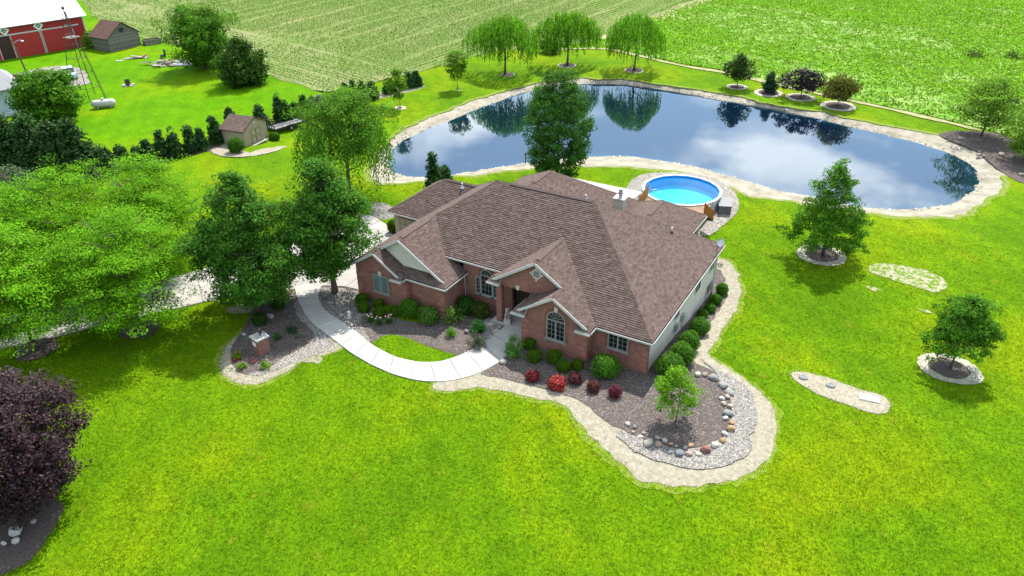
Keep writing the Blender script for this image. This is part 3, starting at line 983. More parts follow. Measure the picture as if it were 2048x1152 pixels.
for i in range(NS):
    mb = MB(); k = random.uniform(0.94, 1.06)
    a, bb = L_[i * 6:i * 6 + 7], Q_[i * 6:i * 6 + 7]
    z1 = 0.075 + random.uniform(-0.003, 0.003)
    lp = np.concatenate([a, bb[::-1]])
    p = offset(lp, -0.017)
    A_, B_ = p[:7], p[7:][::-1]
    c = (k, k, k * 0.985)
    for j in range(6):
        q = [(*A_[j], z1), (*A_[j + 1], z1), (*B_[j + 1], z1), (*B_[j], z1)]
        n_ = (Vector(q[1]) - Vector(q[0])).cross(Vector(q[2]) - Vector(q[0])).z
        mb.face(q if n_ > 0 else q[::-1], c)
    for j in range(len(p)):
        j2 = (j + 1) % len(p)
        mb.face([(*p[j], 0.0), (*p[j2], 0.0), (*p[j2], z1), (*p[j], z1)], c)
    mb.build('slab', m_conc, walk)

# ---- planting beds (sand edging, mulch, gravel)
bed_sand = wobble([(1.7, 18.26), (2.78, 20.56), (4.43, 19.39), (5.64, 17.43), (6.27, 15.14), (6.49, 12.66), (6.47, 9.38), (6.58, 6.25), (6.81, 4.57), (7.25, 4.1), (8.53, 3.5), (9.96, 2.87), (11.33, 1.61), (12.24, 0.03), (12.67, -1.67), (12.7, -3.29), (12.43, -4.66), (11.7, -5.66), (10.85, -6.39), (9.81, -7.31), (8.78, -7.86), (7.39, -8.2), (6.04, -7.95), (4.85, -7.31), (3.81, -6.7), (2.62, -5.83), (0.86, -4.92), (-0.66, -4.92), (-2.14, -5.1), (-4.03, -5.54), (-5.16, -6.64), (-5.88, -7.38), (-7.14, -7.19), (-6.45, -6.1), (-5.25, -4.48), (-4.69, -2.3), (-4.45, 0.64), (-4.19, 7.12), (-0.82, 13.99)], 0.10, 0.35, 21)
bed_mulch = wobble([(2.15, 17.53), (2.97, 18.67), (4.06, 17.84), (4.96, 15.88), (5.3, 13.37), (5.52, 9.76), (5.72, 6.7), (6.03, 4.35), (6.59, 3.22), (7.77, 3.0), (8.75, 1.82), (9.57, 0.06), (10.03, -1.73), (9.96, -3.44), (9.21, -4.65), (7.72, -5.31), (6.33, -5.51), (4.79, -5.09), (3.31, -4.93), (1.8, -4.12), (0.41, -4.04), (-1.1, -4.11), (-2.69, -4.44), (-4.29, -4.82), (-5.25, -5.07), (-4.53, -3.21), (-4.4, -1.49), (-4.39, 0.53), (-4.19, 7.12), (-0.82, 13.99)], 0.08, 0.35, 22)
bed_gravel = wobble([(6.3, 3.91), (7.37, 3.02), (8.83, 1.56), (9.62, -0.02), (10.03, -1.73), (9.96, -3.44), (9.22, -4.69), (7.73, -5.35), (6.34, -5.54), (4.85, -5.15), (4.6, -5.58), (5.91, -6.53), (7.42, -6.82), (8.98, -6.49), (10.34, -5.59), (11.28, -4.36), (11.64, -2.63), (11.44, -0.68), (10.74, 1.15), (9.52, 2.41), (8.04, 3.18), (6.86, 3.84)], 0.08, 0.3, 23)
sheet('bed_edging', bed_sand, 0.034, m_sand, 1.0)
sheet('mulch_bed', bed_mulch, 0.06, m_mulch, 1.0)
sheet('gravel_band', bed_gravel, 0.085, m_gravel, 1.0)

isl_sand = wobble([(-22.1, -8.02), (-22.0, -9.1), (-21.71, -10.58), (-20.65, -11.93), (-19.29, -12.88), (-17.9, -13.15), (-16.82, -12.72), (-16.15, -11.7), (-15.96, -10.58), (-16.01, -9.32), (-15.31, -8.29), (-14.35, -6.83), (-15.57, -6.45), (-17.36, -6.07)], 0.06, 0.3, 24)
isl_mulch = wobble([(-24.27, -3.77), (-24.12, -5.17), (-23.1, -6.95), (-22.11, -8.74), (-21.39, -10.27), (-20.46, -11.44), (-18.95, -12.21), (-17.7, -12.11), (-16.86, -11.21), (-16.55, -9.99), (-16.79, -8.6), (-16.03, -7.51), (-15.56, -6.85), (-17.12, -6.08), (-18.62, -5.62), (-20.24, -4.73), (-21.64, -3.78), (-22.67, -3.04)], 0.05, 0.3, 25)
isl_grav = wobble([(-22.29, -3.33), (-21.3, -4.55), (-19.51, -5.68), (-17.91, -6.38), (-16.9, -7.06), (-17.0, -8.2), (-17.17, -9.59), (-17.26, -11.26), (-17.92, -11.99), (-17.15, -11.79), (-16.53, -10.84), (-16.26, -9.33), (-15.64, -8.21), (-15.01, -7.07), (-16.17, -6.38), (-17.66, -5.95), (-19.17, -5.34), (-20.79, -4.26)], 0.05, 0.3, 26)
for lp_i, lp_ in enumerate((bed_sand, isl_sand, bank_loop)):
    sheet('worn_turf', wobble(offset(lp_, 0.32), 0.10, 0.4, 400 + lp_i, 0), 0.010 if lp_i == 1 else 0.018, m_worn, 0 if lp_i == 1 else 1.0, [offset(lp_, -0.3)])
sheet('bed_edging', isl_sand, 0.016, m_sand, 0)
sheet('mulch_bed', isl_mulch, 0.026, m_mulch, 0)
sheet('gravel_band', isl_grav, 0.038, m_gravel, 0)
sheet('bare_patch', wobble([(-25.43, -7.49), (-25.31, -6.48), (-24.23, -6.03), (-23.8, -5.47), (-23.34, -6.62), (-24.24, -7.44)], 0.05, 0.3, 27), 0.012, m_sand, 0)
sheet('bare_patch', wobble([(-16.42, -9.17), (-15.78, -8.16), (-14.99, -8.36), (-14.63, -9.03), (-15.37, -9.08), (-15.67, -9.5)], 0.06, 0.3, 28), 0.022, m_sand, 0)

frt_mulch = wobble([(-21.48, -1.61), (-21.3, -1.26), (-19.81, -0.68), (-18.16, -0.43), (-13.68, -2.41), (-10.53, -1.37), (-11.51, 5.39), (-6.83, 1.3), (-6.41, 0.59), (-6.58, -1.12), (-6.84, -2.47), (-7.26, -3.87), (-8.8, -3.84), (-10.81, -3.91), (-12.55, -3.86), (-13.19, -4.42), (-13.07, -5.58), (-14.93, -4.98), (-16.87, -4.42), (-18.05, -4.19), (-19.2, -3.76), (-20.41, -2.93)], 0.03, 0.3, 29, 1)
sheet('mulch_bed', frt_mulch, 0.012, m_mulch, 0)
frt_grav = wobble([(-21.37, -1.73), (-21.03, -1.28), (-19.71, -0.79), (-18.05, -0.62), (-16.91, -1.13), (-16.15, -2.44), (-15.91, -3.66), (-14.69, -4.57), (-13.07, -5.58), (-14.89, -5.03), (-16.82, -4.47), (-18.01, -4.24), (-19.16, -3.81), (-20.38, -2.91)], 0.03, 0.3, 30, 1)
sheet('gravel_band', frt_grav, 0.024, m_mulch, 0)
ent_grav = wobble([(-8.37, 0.58), (-7.8, 1.2), (-6.57, 0.86), (-6.54, -0.13), (-6.58, -1.12), (-6.79, -2.18), (-7.08, -2.21), (-7.31, -0.84), (-7.56, -0.06)], 0.03, 0.3, 31, 1)
sheet('gravel_band', ent_grav, 0.026, m_gravel, 0)
wedge = wobble([(-13.17, -5.57), (-13.3, -4.76), (-12.96, -4.16), (-12.18, -3.78), (-10.63, -3.87), (-9.03, -4.1), (-7.37, -4.06), (-7.97, -5.03), (-9.13, -5.74), (-10.86, -6.03), (-12.16, -5.86)], 0.03, 0.3, 32, 1)
sheet('lawn_wedge', wedge, 0.030, m_lawn, 0)

pool_grav = wobble([(-10.42, 33.67), (-7.87, 36.51), (-3.3, 37.58), (0.02, 35.2), (1.12, 32.72), (1.87, 29.72), (1.43, 27.01), (1.16, 24.52), (0.57, 23.51), (-1.42, 22.86), (-4.9, 24.48), (-9.13, 27.33)], 0.06, 0.35, 33)
sheet('gravel_pad', pool_grav, 0.05, m_gravel, 1.0)
sheet('gravel_pad', wobble([(-28.56, 12.5), (-27.31, 13.19), (-25.92, 12.92), (-24.43, 12.12), (-24.37, 10.58), (-25.22, 9.87), (-26.69, 10.26)], 0.06, 0.4, 34), 0.012, m_gravel, 0)
shed_pad = wobble([(-53.18, 14.93), (-53.54, 16.76), (-52.97, 19.13), (-52.54, 23.28), (-50.45, 23.74), (-48.73, 22.48), (-47.22, 19.63), (-47.07, 16.61), (-48.81, 14.7), (-50.59, 14.21)], 0.06, 0.4, 35)
sheet('gravel_pad', shed_pad, 0.05, m_sand, 1.5)
sheet('tree_row_bed', wobble(strip([(-56.16, 6.84), (-54.88, 10.49), (-53.66, 14.1), (-53.54, 16.76)], 1.3), 0.08, 0.5, 36, 1), 0.055, m_mulch, 2.0)
sheet('tree_row_bed', wobble(strip([(-52.78, 36.94), (-51.89, 40.99), (-50.94, 45.27), (-49.79, 50.2)], 2.0), 0.1, 0.5, 37, 1), 0.05, m_sand, 2.0)
farm_yard = wobble([(-107.92, 18.14), (-105.63, 21.2), (-105.61, 25.72), (-105.09, 29.38), (-100.53, 29.74), (-92.23, 27.09), (-89.59, 24.93), (-91.67, 23.24), (-96.54, 21.81), (-100.98, 20.03), (-102.93, 15.52)], 0.25, 0.8, 38)
sheet('gravel_yard', farm_yard, 0.06, m_gravel, 3.0)
shore_mulch = wobble([(15.96, 63.1), (17.8, 65.33), (20.65, 66.87), (23.26, 66.66), (26.73, 62.81), (29.21, 54.21), (25.14, 50.19), (23.45, 52.27), (22.22, 55.97), (20.42, 59.37), (18.05, 61.07)], 0.1, 0.5, 39)
sheet('mulch_bed', shore_mulch, 0.05, m_mulch, 1.5)
plum_mulch = wobble([(-22.35, -26.75), (-20.6, -25.16), (-19.24, -24.5), (-17.83, -24.49), (-17.0, -25.23), (-16.15, -26.52), (-15.78, -27.72), (-16.24, -28.62), (-17.23, -29.44)], 0.06, 0.3, 40)
sheet('mulch_bed', plum_mulch, 0.02, m_mulch, 0)
septic = wobble([(11.79, 5.3), (12.34, 6.15), (13.86, 6.25), (15.98, 6.0), (17.4, 6.09), (17.88, 5.08), (17.76, 4.0), (16.98, 3.43), (15.72, 3.57), (13.96, 3.85), (12.7, 4.27)], 0.05, 0.3, 41)
sheet('bare_patch', septic, 0.03, m_sand, 1.0)
BARE = [[(13.81, 24.04), (14.25, 25.55), (15.49, 26.34), (16.82, 26.3), (18.13, 26.27), (19.45, 25.7), (19.72, 24.23), (19.2, 22.8), (18.07, 22.86), (16.61, 23.11), (15.27, 23.55)],
        [(14.2, 21.32), (15.16, 21.5), (15.58, 21.12), (14.72, 20.73)], [(18.07, 19.77), (18.84, 19.88), (19.3, 19.58), (18.57, 19.17)],
        [(16.25, 24.65), (16.84, 25.07), (17.17, 24.7), (16.48, 24.31)]]
for i, q in enumerate(BARE):
    sheet('bare_patch', wobble(q, 0.07, 0.3, 50 + i, 2), 0.03 + 0.004 * i, m_bare, 1.0)

def ring(px, py, r, inner=0.62, seed=0, sand=True):
    a = np.linspace(0, 2 * np.pi, 20, endpoint=False)
    lp = np.stack([px + r * np.cos(a), py + r * np.sin(a)], 1)
    if sand: sheet('tree_ring_edging', wobble(lp, 0.04, 0.25, seed), 0.035, m_ringsand, 1.0)
    lp = np.stack([px + r * inner * np.cos(a), py + r * inner * np.sin(a)], 1)
    sheet('tree_ring', wobble(lp, 0.03, 0.25, seed + 1), 0.06, m_mulch, 1.0)

# ---- loose material that no one could count
def pebbles(name, P, size, cols, seed, dz=0.0, zf=None, label=None):
    rs = np.random.default_rng(seed)
    n = len(P)
    sx = size * rs.uniform(0.5, 1.5, (n, 1)) * rs.uniform(0.7, 1.3, (n, 3))
    sx[:, 2] *= 0.65
    a = rs.uniform(0, 6.28, n)
    z = (hz_np(P[:, 0], P[:, 1]) if zf is None else zf(P)) + dz
    base = np.array([(1, 0, 0), (0, 1, 0), (-1, 0, 0), (0, -1, 0), (.15, .1, 1), (0, 0, -.5)], float)
    V = base[None] * sx[:, None]
    ca, sa = np.cos(a)[:, None], np.sin(a)[:, None]
    X = V[:, :, 0] * ca - V[:, :, 1] * sa + P[:, 0:1]
    Y = V[:, :, 0] * sa + V[:, :, 1] * ca + P[:, 1:2]
    Z = V[:, :, 2] + z[:, None]
    VV = np.stack([X, Y, Z], 2).reshape(-1, 3)
    tr = np.array([(0, 1, 4), (1, 2, 4), (2, 3, 4), (3, 0, 4)])
    F = (tr[None] + (np.arange(n) * 6)[:, None, None]).reshape(-1, 3)
    me = bpy.data.meshes.new(name)
    me.vertices.add(len(VV)); me.vertices.foreach_set('co', VV.astype(np.float32).ravel())
    me.loops.add(F.size); me.loops.foreach_set('vertex_index', F.astype(np.int32).ravel())
    me.polygons.add(len(F)); me.polygons.foreach_set('loop_start', np.arange(0, F.size, 3, dtype=np.int32)); me.polygons.foreach_set('loop_total', np.full(len(F), 3, np.int32))
    cc = np.array(cols)[rs.integers(0, len(cols), n)] * rs.uniform(0.75, 1.2, (n, 1))
    at = me.attributes.new('col', 'FLOAT_COLOR', 'FACE')
    at.data.foreach_set('color', np.repeat(np.concatenate([cc, np.ones((n, 1))], 1), 4, 0).astype(np.float32).ravel())
    me.materials.append(m_pebble)
    me.update(calc_edges=True)
    o = link(name, me, None, 'stuff')
    tag(o, label, 'gravel' if 'chip' not in name else 'mulch')
    return o
def scatter(loop, per_m2, seed):
    q = np.asarray(loop)
    lo, hi = q.min(0), q.max(0)
    n = int((hi - lo).prod() * per_m2)
    rs = np.random.default_rng(seed)
    P = np.stack([rs.uniform(lo[0], hi[0], n), rs.uniform(lo[1], hi[1], n)], 1)
    return P[inside(P, loop)]
GREY = [(.22, .21, .195), (.14, .135, .125), (.32, .305, .28), (.10, .09, .085), (.25, .215, .175)]
TANS = [(.33, .29, .22), (.26, .23, .175), (.40, .365, .30), (.18, .16, .13)]
BROWN = [(.088, .070, .062), (.056, .045, .040), (.128, .106, .094), (.165, .143, .130)]
pebbles('gravel_stones', scatter(bed_gravel, 260, 1), 0.045, GREY, 1, 0.09, None, 'grey gravel band outside the ring of boulders')
pebbles('gravel_stones', scatter(frt_grav, 320, 2), 0.05, [(.20, .19, .17), (.12, .11, .10), (.30, .28, .25), (.09, .08, .075)], 2, 0.03, None, 'dark river gravel around the pear tree by the walk')
pebbles('gravel_stones', scatter(isl_grav, 260, 3), 0.045, GREY, 3, 0.042, None, 'gravel border of the planted island beside the walk')
pebbles('gravel_stones', scatter(ent_grav, 320, 4), 0.06, GREY[:4], 4, 0.032, None, 'river gravel beside the entry porch')
pebbles('gravel_stones', (lambda q: q[np.hypot(q[:, 0] + 3.8, q[:, 1] - 29.75) > 3.75])(scatter(pool_grav, 90, 5)), 0.06, GREY + TANS, 5, 0.055, None, 'pale gravel around the round pool')
EDG = []
for lp in (bed_sand, isl_sand, bank_loop, septic, shed_pad):
    rq = resample(np.asarray(lp, float), 0.05); EDG.append(rq + np.random.default_rng(8).normal(0, 0.13, rq.shape))
SG = np.concatenate([scatter(bed_sand, 36, 31), scatter(isl_sand, 36, 32), scatter(septic, 36, 33)])
SG = SG[~(inside(SG, bed_mulch) | inside(SG, bed_gravel) | inside(SG, isl_mulch))]
pebbles('sand_grit', SG, 0.035, [(.34, .31, .25), (.25, .22, .17), (.45, .42, .36), (.18, .15, .11), (.11, .14, .04)], 12, 0.03, None, 'coarse grit and stubble on the sandy bed edging')
pebbles('edge_grit', np.concatenate(EDG), 0.03, [(.25, .225, .17), (.19, .17, .12), (.16, .17, .06)], 10, 0.03, None, 'pale grit scattered along the sandy bed and pond margins')
pebbles('mulch_chips', scatter(bed_mulch, 130, 6), 0.04, BROWN, 6, 0.062, None, 'brown bark chips in the bed before the brick front')
pebbles('mulch_chips', scatter(frt_mulch, 130, 7), 0.04, BROWN, 7, 0.014, None, 'brown bark chips in the bed inside the curved walk')
pebbles('mulch_chips', scatter(isl_mulch, 130, 8), 0.04, BROWN, 8, 0.028, None, 'dark bark chips in the island bed')
# stones along the water's edge
rs_ = np.random.default_rng(77)
e = resample(offset(pond_loop, 0.15), 0.16)
e = e + rs_.normal(0, 0.42, e.shape) + rs_.normal(0, 0.1, e.shape)
e = e[~inside(e, offset(pond_loop, -0.25))]
pebbles('shore_stones', e, 0.12, TANS + GREY, 9, 0.0, lambda P: bank_z(P), 'small pale stones lining the edge of the pond')

# ---- grass blades on the near lawns
n = 330000
X_ = rng.uniform(-40, 34, n); Y_ = rng.uniform(-31, 34, n)
P = np.stack([X_, Y_], 1)
P = P[in_view(P, 200, 1.12)]
dist = np.hypot(P[:, 0] - 16, P[:, 1] + 36)
P = P[rng.uniform(0, 1, len(P)) < np.clip(1.5 - dist / 60, 0.2, 1)]
ok = np.ones(len(P), bool)
for lp in (bed_sand, isl_sand, isl_mulch, drive_loop, frt_mulch, pool_grav, bank_loop, plum_mulch, septic, np.concatenate([L_, Q_[::-1]]), [(-18.2, -1.4), (4.3, -1.2), (4.3, 14.6), (1.8, 19.4), (-15.8, 19.4), (-22, 14.5), (-22, 7)]):
    lq = offset(np.asarray(lp, float), -0.06)
    nb_ = inside(P, lq)
    soft = nb_.copy()
    ii = np.where(nb_)[0]
    dd_ = loop_dist(P[ii], resample(lq, 0.15))
    soft[ii] = rng.uniform(0, 1, len(ii)) > 0.75 * np.exp(-dd_ / 0.13)
    ok &= ~soft
for i, q in enumerate(BARE): ok &= ~(inside(P, np.asarray(q)) & (rng.uniform(0, 1, len(P)) < 0.55 + 0.4 * (vnoise(P, 1.6, 9) > 0)))
w_ = inside(P, wedge)
P = P[ok | w_]
kk = vnoise(P, 0.35, 61)
mixk = np.clip(0.5 + 0.35 * kk, 0, 1)[:, None]
C = np.array([0.066, 0.143, 0.002]) * (1 - mixk) + np.array([0.148, 0.215, 0.002]) * mixk
tag(link('grass_blades', tufts('grass_blades', P, 0.075, 0.030, C, m_leaf, 3, 6, 0.06, 0.005), None, 'stuff'), 'short mown grass of the lawn around the house', 'grass')

# ================================================================== THE HOUSE
W_, D_, SL, ZE = 4.39, 14.84, 0.6454, 2.75
XL = -18.40                       # left eave of the main roof
HX = D_ / 2
ZR = ZE + SL * HX
house = thing('brick_house', 'sprawling one storey red brick house with brown shingled hip roof and front gables', 'house', (-7, 7, 0))
house_inv = Matrix.Translation((7, -7, 0))
def hp(name, mb, mat, parent=None, kind=None, smooth=False):
    """a part of the house, drawn in world coordinates"""
    o = mb.build(name, mat, parent or house, kind, smooth)
    if parent is None: o.matrix_parent_inverse = house_inv
    return o

PAL = [(0.0958, 0.0656, 0.0569), (0.086, 0.0591, 0.0506), (0.1082, 0.0757, 0.0656), (0.0737, 0.0498, 0.0432), (0.1014, 0.0723, 0.0637), (0.0903, 0.0623, 0.0512), (0.1179, 0.0843, 0.0737)]
def clip_convex(poly, conv):
    for i in range(len(conv)):
        a, b = conv[i], conv[(i + 1) % len(conv)]
        ex_, ey_ = b[0] - a[0], b[1] - a[1]
        o = []
        n = len(poly)
        for j in range(n):
            p, q = poly[j], poly[(j + 1) % n]
            fp = ex_ * (p[1] - a[1]) - ey_ * (p[0] - a[0])
            fq = ex_ * (q[1] - a[1]) - ey_ * (q[0] - a[0])
            if fp >= -1e-9: o.append(p)
            if (fp > 0) != (fq > 0) and abs(fp - fq) > 1e-12:
                t_ = fp / (fp - fq)
                o.append((p[0] + (q[0] - p[0]) * t_, p[1] + (q[1] - p[1]) * t_))
        poly = o
        if len(poly) < 3: return None
    return poly

def shingles(poly3, parent, seed, pal=PAL, exp=0.152, wmin=0.14, wmax=0.34, inv=None):
    """overlapping tabs laid in courses on one convex roof plane"""
    rs = random.Random(seed)
    p = [Vector(q) for q in poly3]
    n = Vector((0, 0, 0))
    for i in range(len(p)): n += p[i].cross(p[(i + 1) % len(p)])
    n.normalize()
    if n.z < 0: n = -n
    u = Vector((0, 0, 1)).cross(n).normalized()
    v = n.cross(u)
    if v.z < 0: v, u = -v, -u
    o = p[0]
    P2 = [((q - o).dot(u), (q - o).dot(v)) for q in p]
    a = sum(P2[i][0] * P2[(i + 1) % len(P2)][1] - P2[(i + 1) % len(P2)][0] * P2[i][1] for i in range(len(P2)))
    if a < 0: P2.reverse()
    u0, u1 = min(q[0] for q in P2), max(q[0] for q in P2)
    v0, v1 = min(q[1] for q in P2), max(q[1] for q in P2)
    mb = MB()
    vv = v0
    while vv < v1:
        uu = u0 - rs.uniform(0, 0.4)
        while uu < u1:
            w = rs.uniform(wmin, wmax)
            pl = clip_convex([(uu, vv), (uu + w, vv), (uu + w, vv + exp), (uu, vv + exp)], P2)
            if pl:
                c = rs.choice(pal); k = rs.uniform(0.9, 1.1); c = (c[0] * k, c[1] * k, c[2] * k)
                lift = rs.uniform(0.022, 0.04)
                f = lambda q: o + u * q[0] + v * q[1] + n * (0.004 + lift * (1 - (q[1] - vv) / exp))
                top = [f(q) for q in pl]
                nn = (top[1] - top[0]).cross(top[2] - top[0])
                if nn.dot(n) < 0: top.reverse()
                mb.face(top, c)
                for j in range(len(pl)):
                    q, r = pl[j], pl[(j + 1) % len(pl)]
                    if abs(q[1] - vv) < 1e-6 and abs(r[1] - vv) < 1e-6:
                        mb.face([o + u * q[0] + v * q[1], o + u * r[0] + v * r[1], f(r), f(q)], c)
            uu += w
        vv += exp
    ob = mb.build('shingles', m_shingle, parent, 'stuff')
    return ob

m_deck = M('roof_sheathing', (0.06, 0.042, 0.038), None, 3, 0.9)
def roof_plane(poly3, seed, th=0.14, parent=None, inv=None, pal=PAL):
    mb = MB()
    mb.prism(poly3, (0, 0, -th))
    if parent is None:
        d = hp('roof', mb, m_deck)
    else:
        d = mb.build('roof', m_deck, parent)
        if inv: d.matrix_parent_inverse = inv
    shingles(poly3, d, seed, pal)
    return d
def zf_(y): return ZE + SL * y
zA = lambda x: ZE + SL * (0.614 - x)              # shared right slope of entry and bay gables
QR = -10.27
RX = (XL + QR) / 2
RZ = ZE + SL * (QR - RX)
zQ = lambda x: ZE + SL * (QR - x)
zL = lambda x: ZE + SL * (x - XL)
Lr, Rr = (XL + HX, HX, ZR), (W_ - HX, HX, ZR)
xm = -4.5
r_front = roof_plane([(XL + 1.63, 1.63, zf_(1.63)), (xm, 1.63, zf_(1.63)), (xm, HX, ZR), Lr], 1)
r_frontr = roof_plane([(xm, 0.0, ZE), (W_, 0.0, ZE), Rr, (xm, HX, ZR)], 2)
r_right = roof_plane([(W_, 0, ZE), (W_, D_, ZE), Rr], 3)
r_back = roof_plane([(W_, D_, ZE), (XL, D_, ZE), Lr, Rr], 4)
r_left = roof_plane([(XL, D_, ZE), (XL, 0, ZE), Lr], 5)
# left wing gables
r_wr = roof_plane([(RX, -0.55, RZ), (-10.62, -0.55, zQ(-10.62)), (-10.62, 0.35, zQ(-10.62)), (RX, QR - RX, RZ)], 6)
roof_plane([(-10.62, -0.55, zQ(-10.62)), (QR, -0.9, ZE), (QR, 1.95, ZE), (-10.62, 1.95, zQ(-10.62))], 46)
roof_plane([(-10.62, 0.35, zQ(-10.62)), (-10.62, 1.95, zQ(-10.62)), (-12.22, 1.95, zQ(-12.22))], 47)
KA = -16.0
ZK = zL(KA)
r_wl = roof_plane([(RX, -0.55, RZ), (RX, 4.5, RZ), (KA, 4.5, ZK), (KA, -0.55, ZK)], 7)
r_wl2 = roof_plane([(KA, -1.4, ZK), (KA, 4.5, ZK), (XL, 4.5, ZE), (XL, -1.4, ZE)], 8)
KR = KA + (ZK - ZE) / SL
zKr = lambda x: ZK - SL * (x - KA)
r_kr = roof_plane([(KA, -1.4, ZK), (KA, -0.16, ZK), (KR, -0.16, ZE), (KR, -1.4, ZE)], 9)
r_pent = roof_plane([(KR - 0.5, -0.9, ZE), (QR, -0.9, ZE), (QR - 0.7, -0.2, ZE + SL * 0.7), (KR - 0.5, -0.2, ZE + SL * 0.7)], 10)
# entry gable
EX, EZ = -4.08, zA(-4.08)
zE = lambda x: EZ - SL * (EX - x)
r_el = roof_plane([(EX, 0.52, EZ), (EX, (EZ - ZE) / SL, EZ), (-7.51, (zE(-7.51) - ZE) / SL, zE(-7.51)), (-7.51, 0.52, zE(-7.51))], 11)
roof_plane([(-7.51, (zE(-7.51) - ZE) / SL, zE(-7.51)), (-6.87, 1.9, zE(-6.87)), (-7.51, 1.9, zE(-7.51))], 48)
BX, BZ = -2.06, zA(-2.06)
zB = lambda x: BZ - SL * (BX - x)
r_er = roof_plane([(EX, 0.52, EZ), (BX, 0.52, BZ), (BX, 0.614 - BX, BZ), (EX, 0.614 - EX, EZ)], 12)
r_br = roof_plane([(BX, -0.82, BZ), (0.614, -0.82, ZE), (0.614, 0.0, ZE), (BX, 0.614 - BX, BZ)], 13)
r_bl = roof_plane([(BX, -0.82, BZ), (BX, 1.15, BZ), (-4.82, 1.15, zB(-4.82)), (-4.82, -0.82, zB(-4.82))], 14)
# garage, rear wing, rear porch
def hip_box(x0, x1, y0, y1, z, seed, axis, hip0=True, hip1=True):
    o = []
    if axis == 'x':
        d = (y1 - y0) / 2; yc = (y0 + y1) / 2; zr = z + SL * d
        a, b = (x0 + d if hip0 else x0, yc, zr), (x1 - d if hip1 else x1, yc, zr)
        o.append(roof_plane([(x0, y0, z), (x1, y0, z), b, a], seed))
        o.append(roof_plane([(x1, y1, z), (x0, y1, z), a, b], seed + 1))
        if hip0: o.append(roof_plane([(x0, y1, z), (x0, y0, z), a], seed + 2))
        if hip1: o.append(roof_plane([(x1, y0, z), (x1, y1, z), b], seed + 3))
    else:
        d = (x1 - x0) / 2; xc = (x0 + x1) / 2; zr = z + SL * d
        a, b = (xc, y0, zr), (xc, y1 - d, zr)
        o.append(roof_plane([(x1, y0, z), (x1, y1, z), b, a], seed))
        o.append(roof_plane([(x0, y1, z), (x0, y0, z), a, b], seed + 1))
        o.append(roof_plane([(x1, y1, z), (x0, y1, z), b], seed + 2))
    return a, b, o
g_a, g_b, g_r = hip_box(-21.7, -11.0, 7.3, 14.3, ZE - 0.004, 20, 'x', True, False)
w_a, w_b, w_r = hip_box(-15.5, -3.75, 9.0, 19.09, ZE + 0.004, 24, 'y')
p_a, p_b, p_r = hip_box(-4.0, 1.63, 12.0, 19.2, ZE - 0.008, 28, 'y')

# ridge and hip caps: short overlapping pieces
def caps(a, b, parent, seed, n1, n2, w=0.17):
    rs = random.Random(seed)
    a, b = Vector(a), Vector(b)
    d = b - a
    k = max(2, int(d.length / 0.26))
    mb = MB()
    dn = d.normalized()
    upn = (Vector(n1) + Vector(n2)).normalized()
    s1 = dn.cross(Vector(n1)).normalized(); s2 = -dn.cross(Vector(n2)).normalized()
    if s1.dot(Vector(n2)) > 0: s1 = -s1
    if s2.dot(Vector(n1)) > 0: s2 = -s2
    for i in range(k):
        p, q = a + d * (i / k), a + d * ((i + 1) / k)
        c = rs.choice(PAL); f = rs.uniform(0.85, 1.05); c = tuple(x * f for x in c)
        l0, l1 = upn * 0.05, upn * 0.028
        for s_ in (s1, s2):
            fc = [p + l0, q + l1, q + s_ * w + l1 * 0.6, p + s_ * w + l0 * 0.6]
            nn = (fc[1] - fc[0]).cross(fc[2] - fc[0])
            if nn.dot(upn) < 0: fc.reverse()
            mb.face(fc, c)
            mb.face([p, p + l0, p + s_ * w + l0 * 0.6, p + s_ * w], tuple(x * 0.5 for x in c))
    o = mb.build('ridge_cap', m_shingle, parent)
    return o
nF, nB, nRt, nLf = (0, -SL, 1), (0, SL, 1), (SL, 0, 1), (-SL, 0, 1)
caps(Lr, Rr, r_front, 1, nF, nB)
caps(Rr, (W_, 0, ZE), r_right, 2, nF, nRt)
caps(Rr, (W_, D_, ZE), r_right, 3, nB, nRt)
caps(Lr, (XL, 0, ZE), r_left, 4, nF, nLf)
caps(Lr, (XL, D_, ZE), r_left, 5, nB, nLf)
caps((RX, -0.55, RZ), (RX, 4.0, RZ), r_wr, 6, nLf, nRt)
caps((KA, -1.4, ZK), (KA, -0.2, ZK), r_kr, 7, nLf, nRt)
caps((EX, 0.52, EZ), (EX, 4.65, EZ), r_er, 8, nLf, nRt)
caps((BX, -0.82, BZ), (BX, 0.6, BZ), r_br, 9, nLf, nRt)
caps(g_a, g_b, g_r[0], 10, nF, nB); caps(g_a, (-21.7, 7.3, ZE), g_r[0], 11, nF, nLf); caps(g_a, (-21.7, 14.3, ZE), g_r[1], 12, nB, nLf)
caps(w_a, w_b, w_r[0], 13, nLf, nRt); caps(w_b, (-3.75, 19.09, ZE), w_r[0], 14, nB, nRt); caps(w_b, (-15.5, 19.09, ZE), w_r[1], 15, nB, nLf)
caps(p_a, p_b, p_r[0], 16, nLf, nRt); caps(p_b, (1.63, 19.2, ZE), p_r[0], 17, nB, nRt); caps(p_b, (-4.0, 19.2, ZE), p_r[1], 18, nB, nLf)
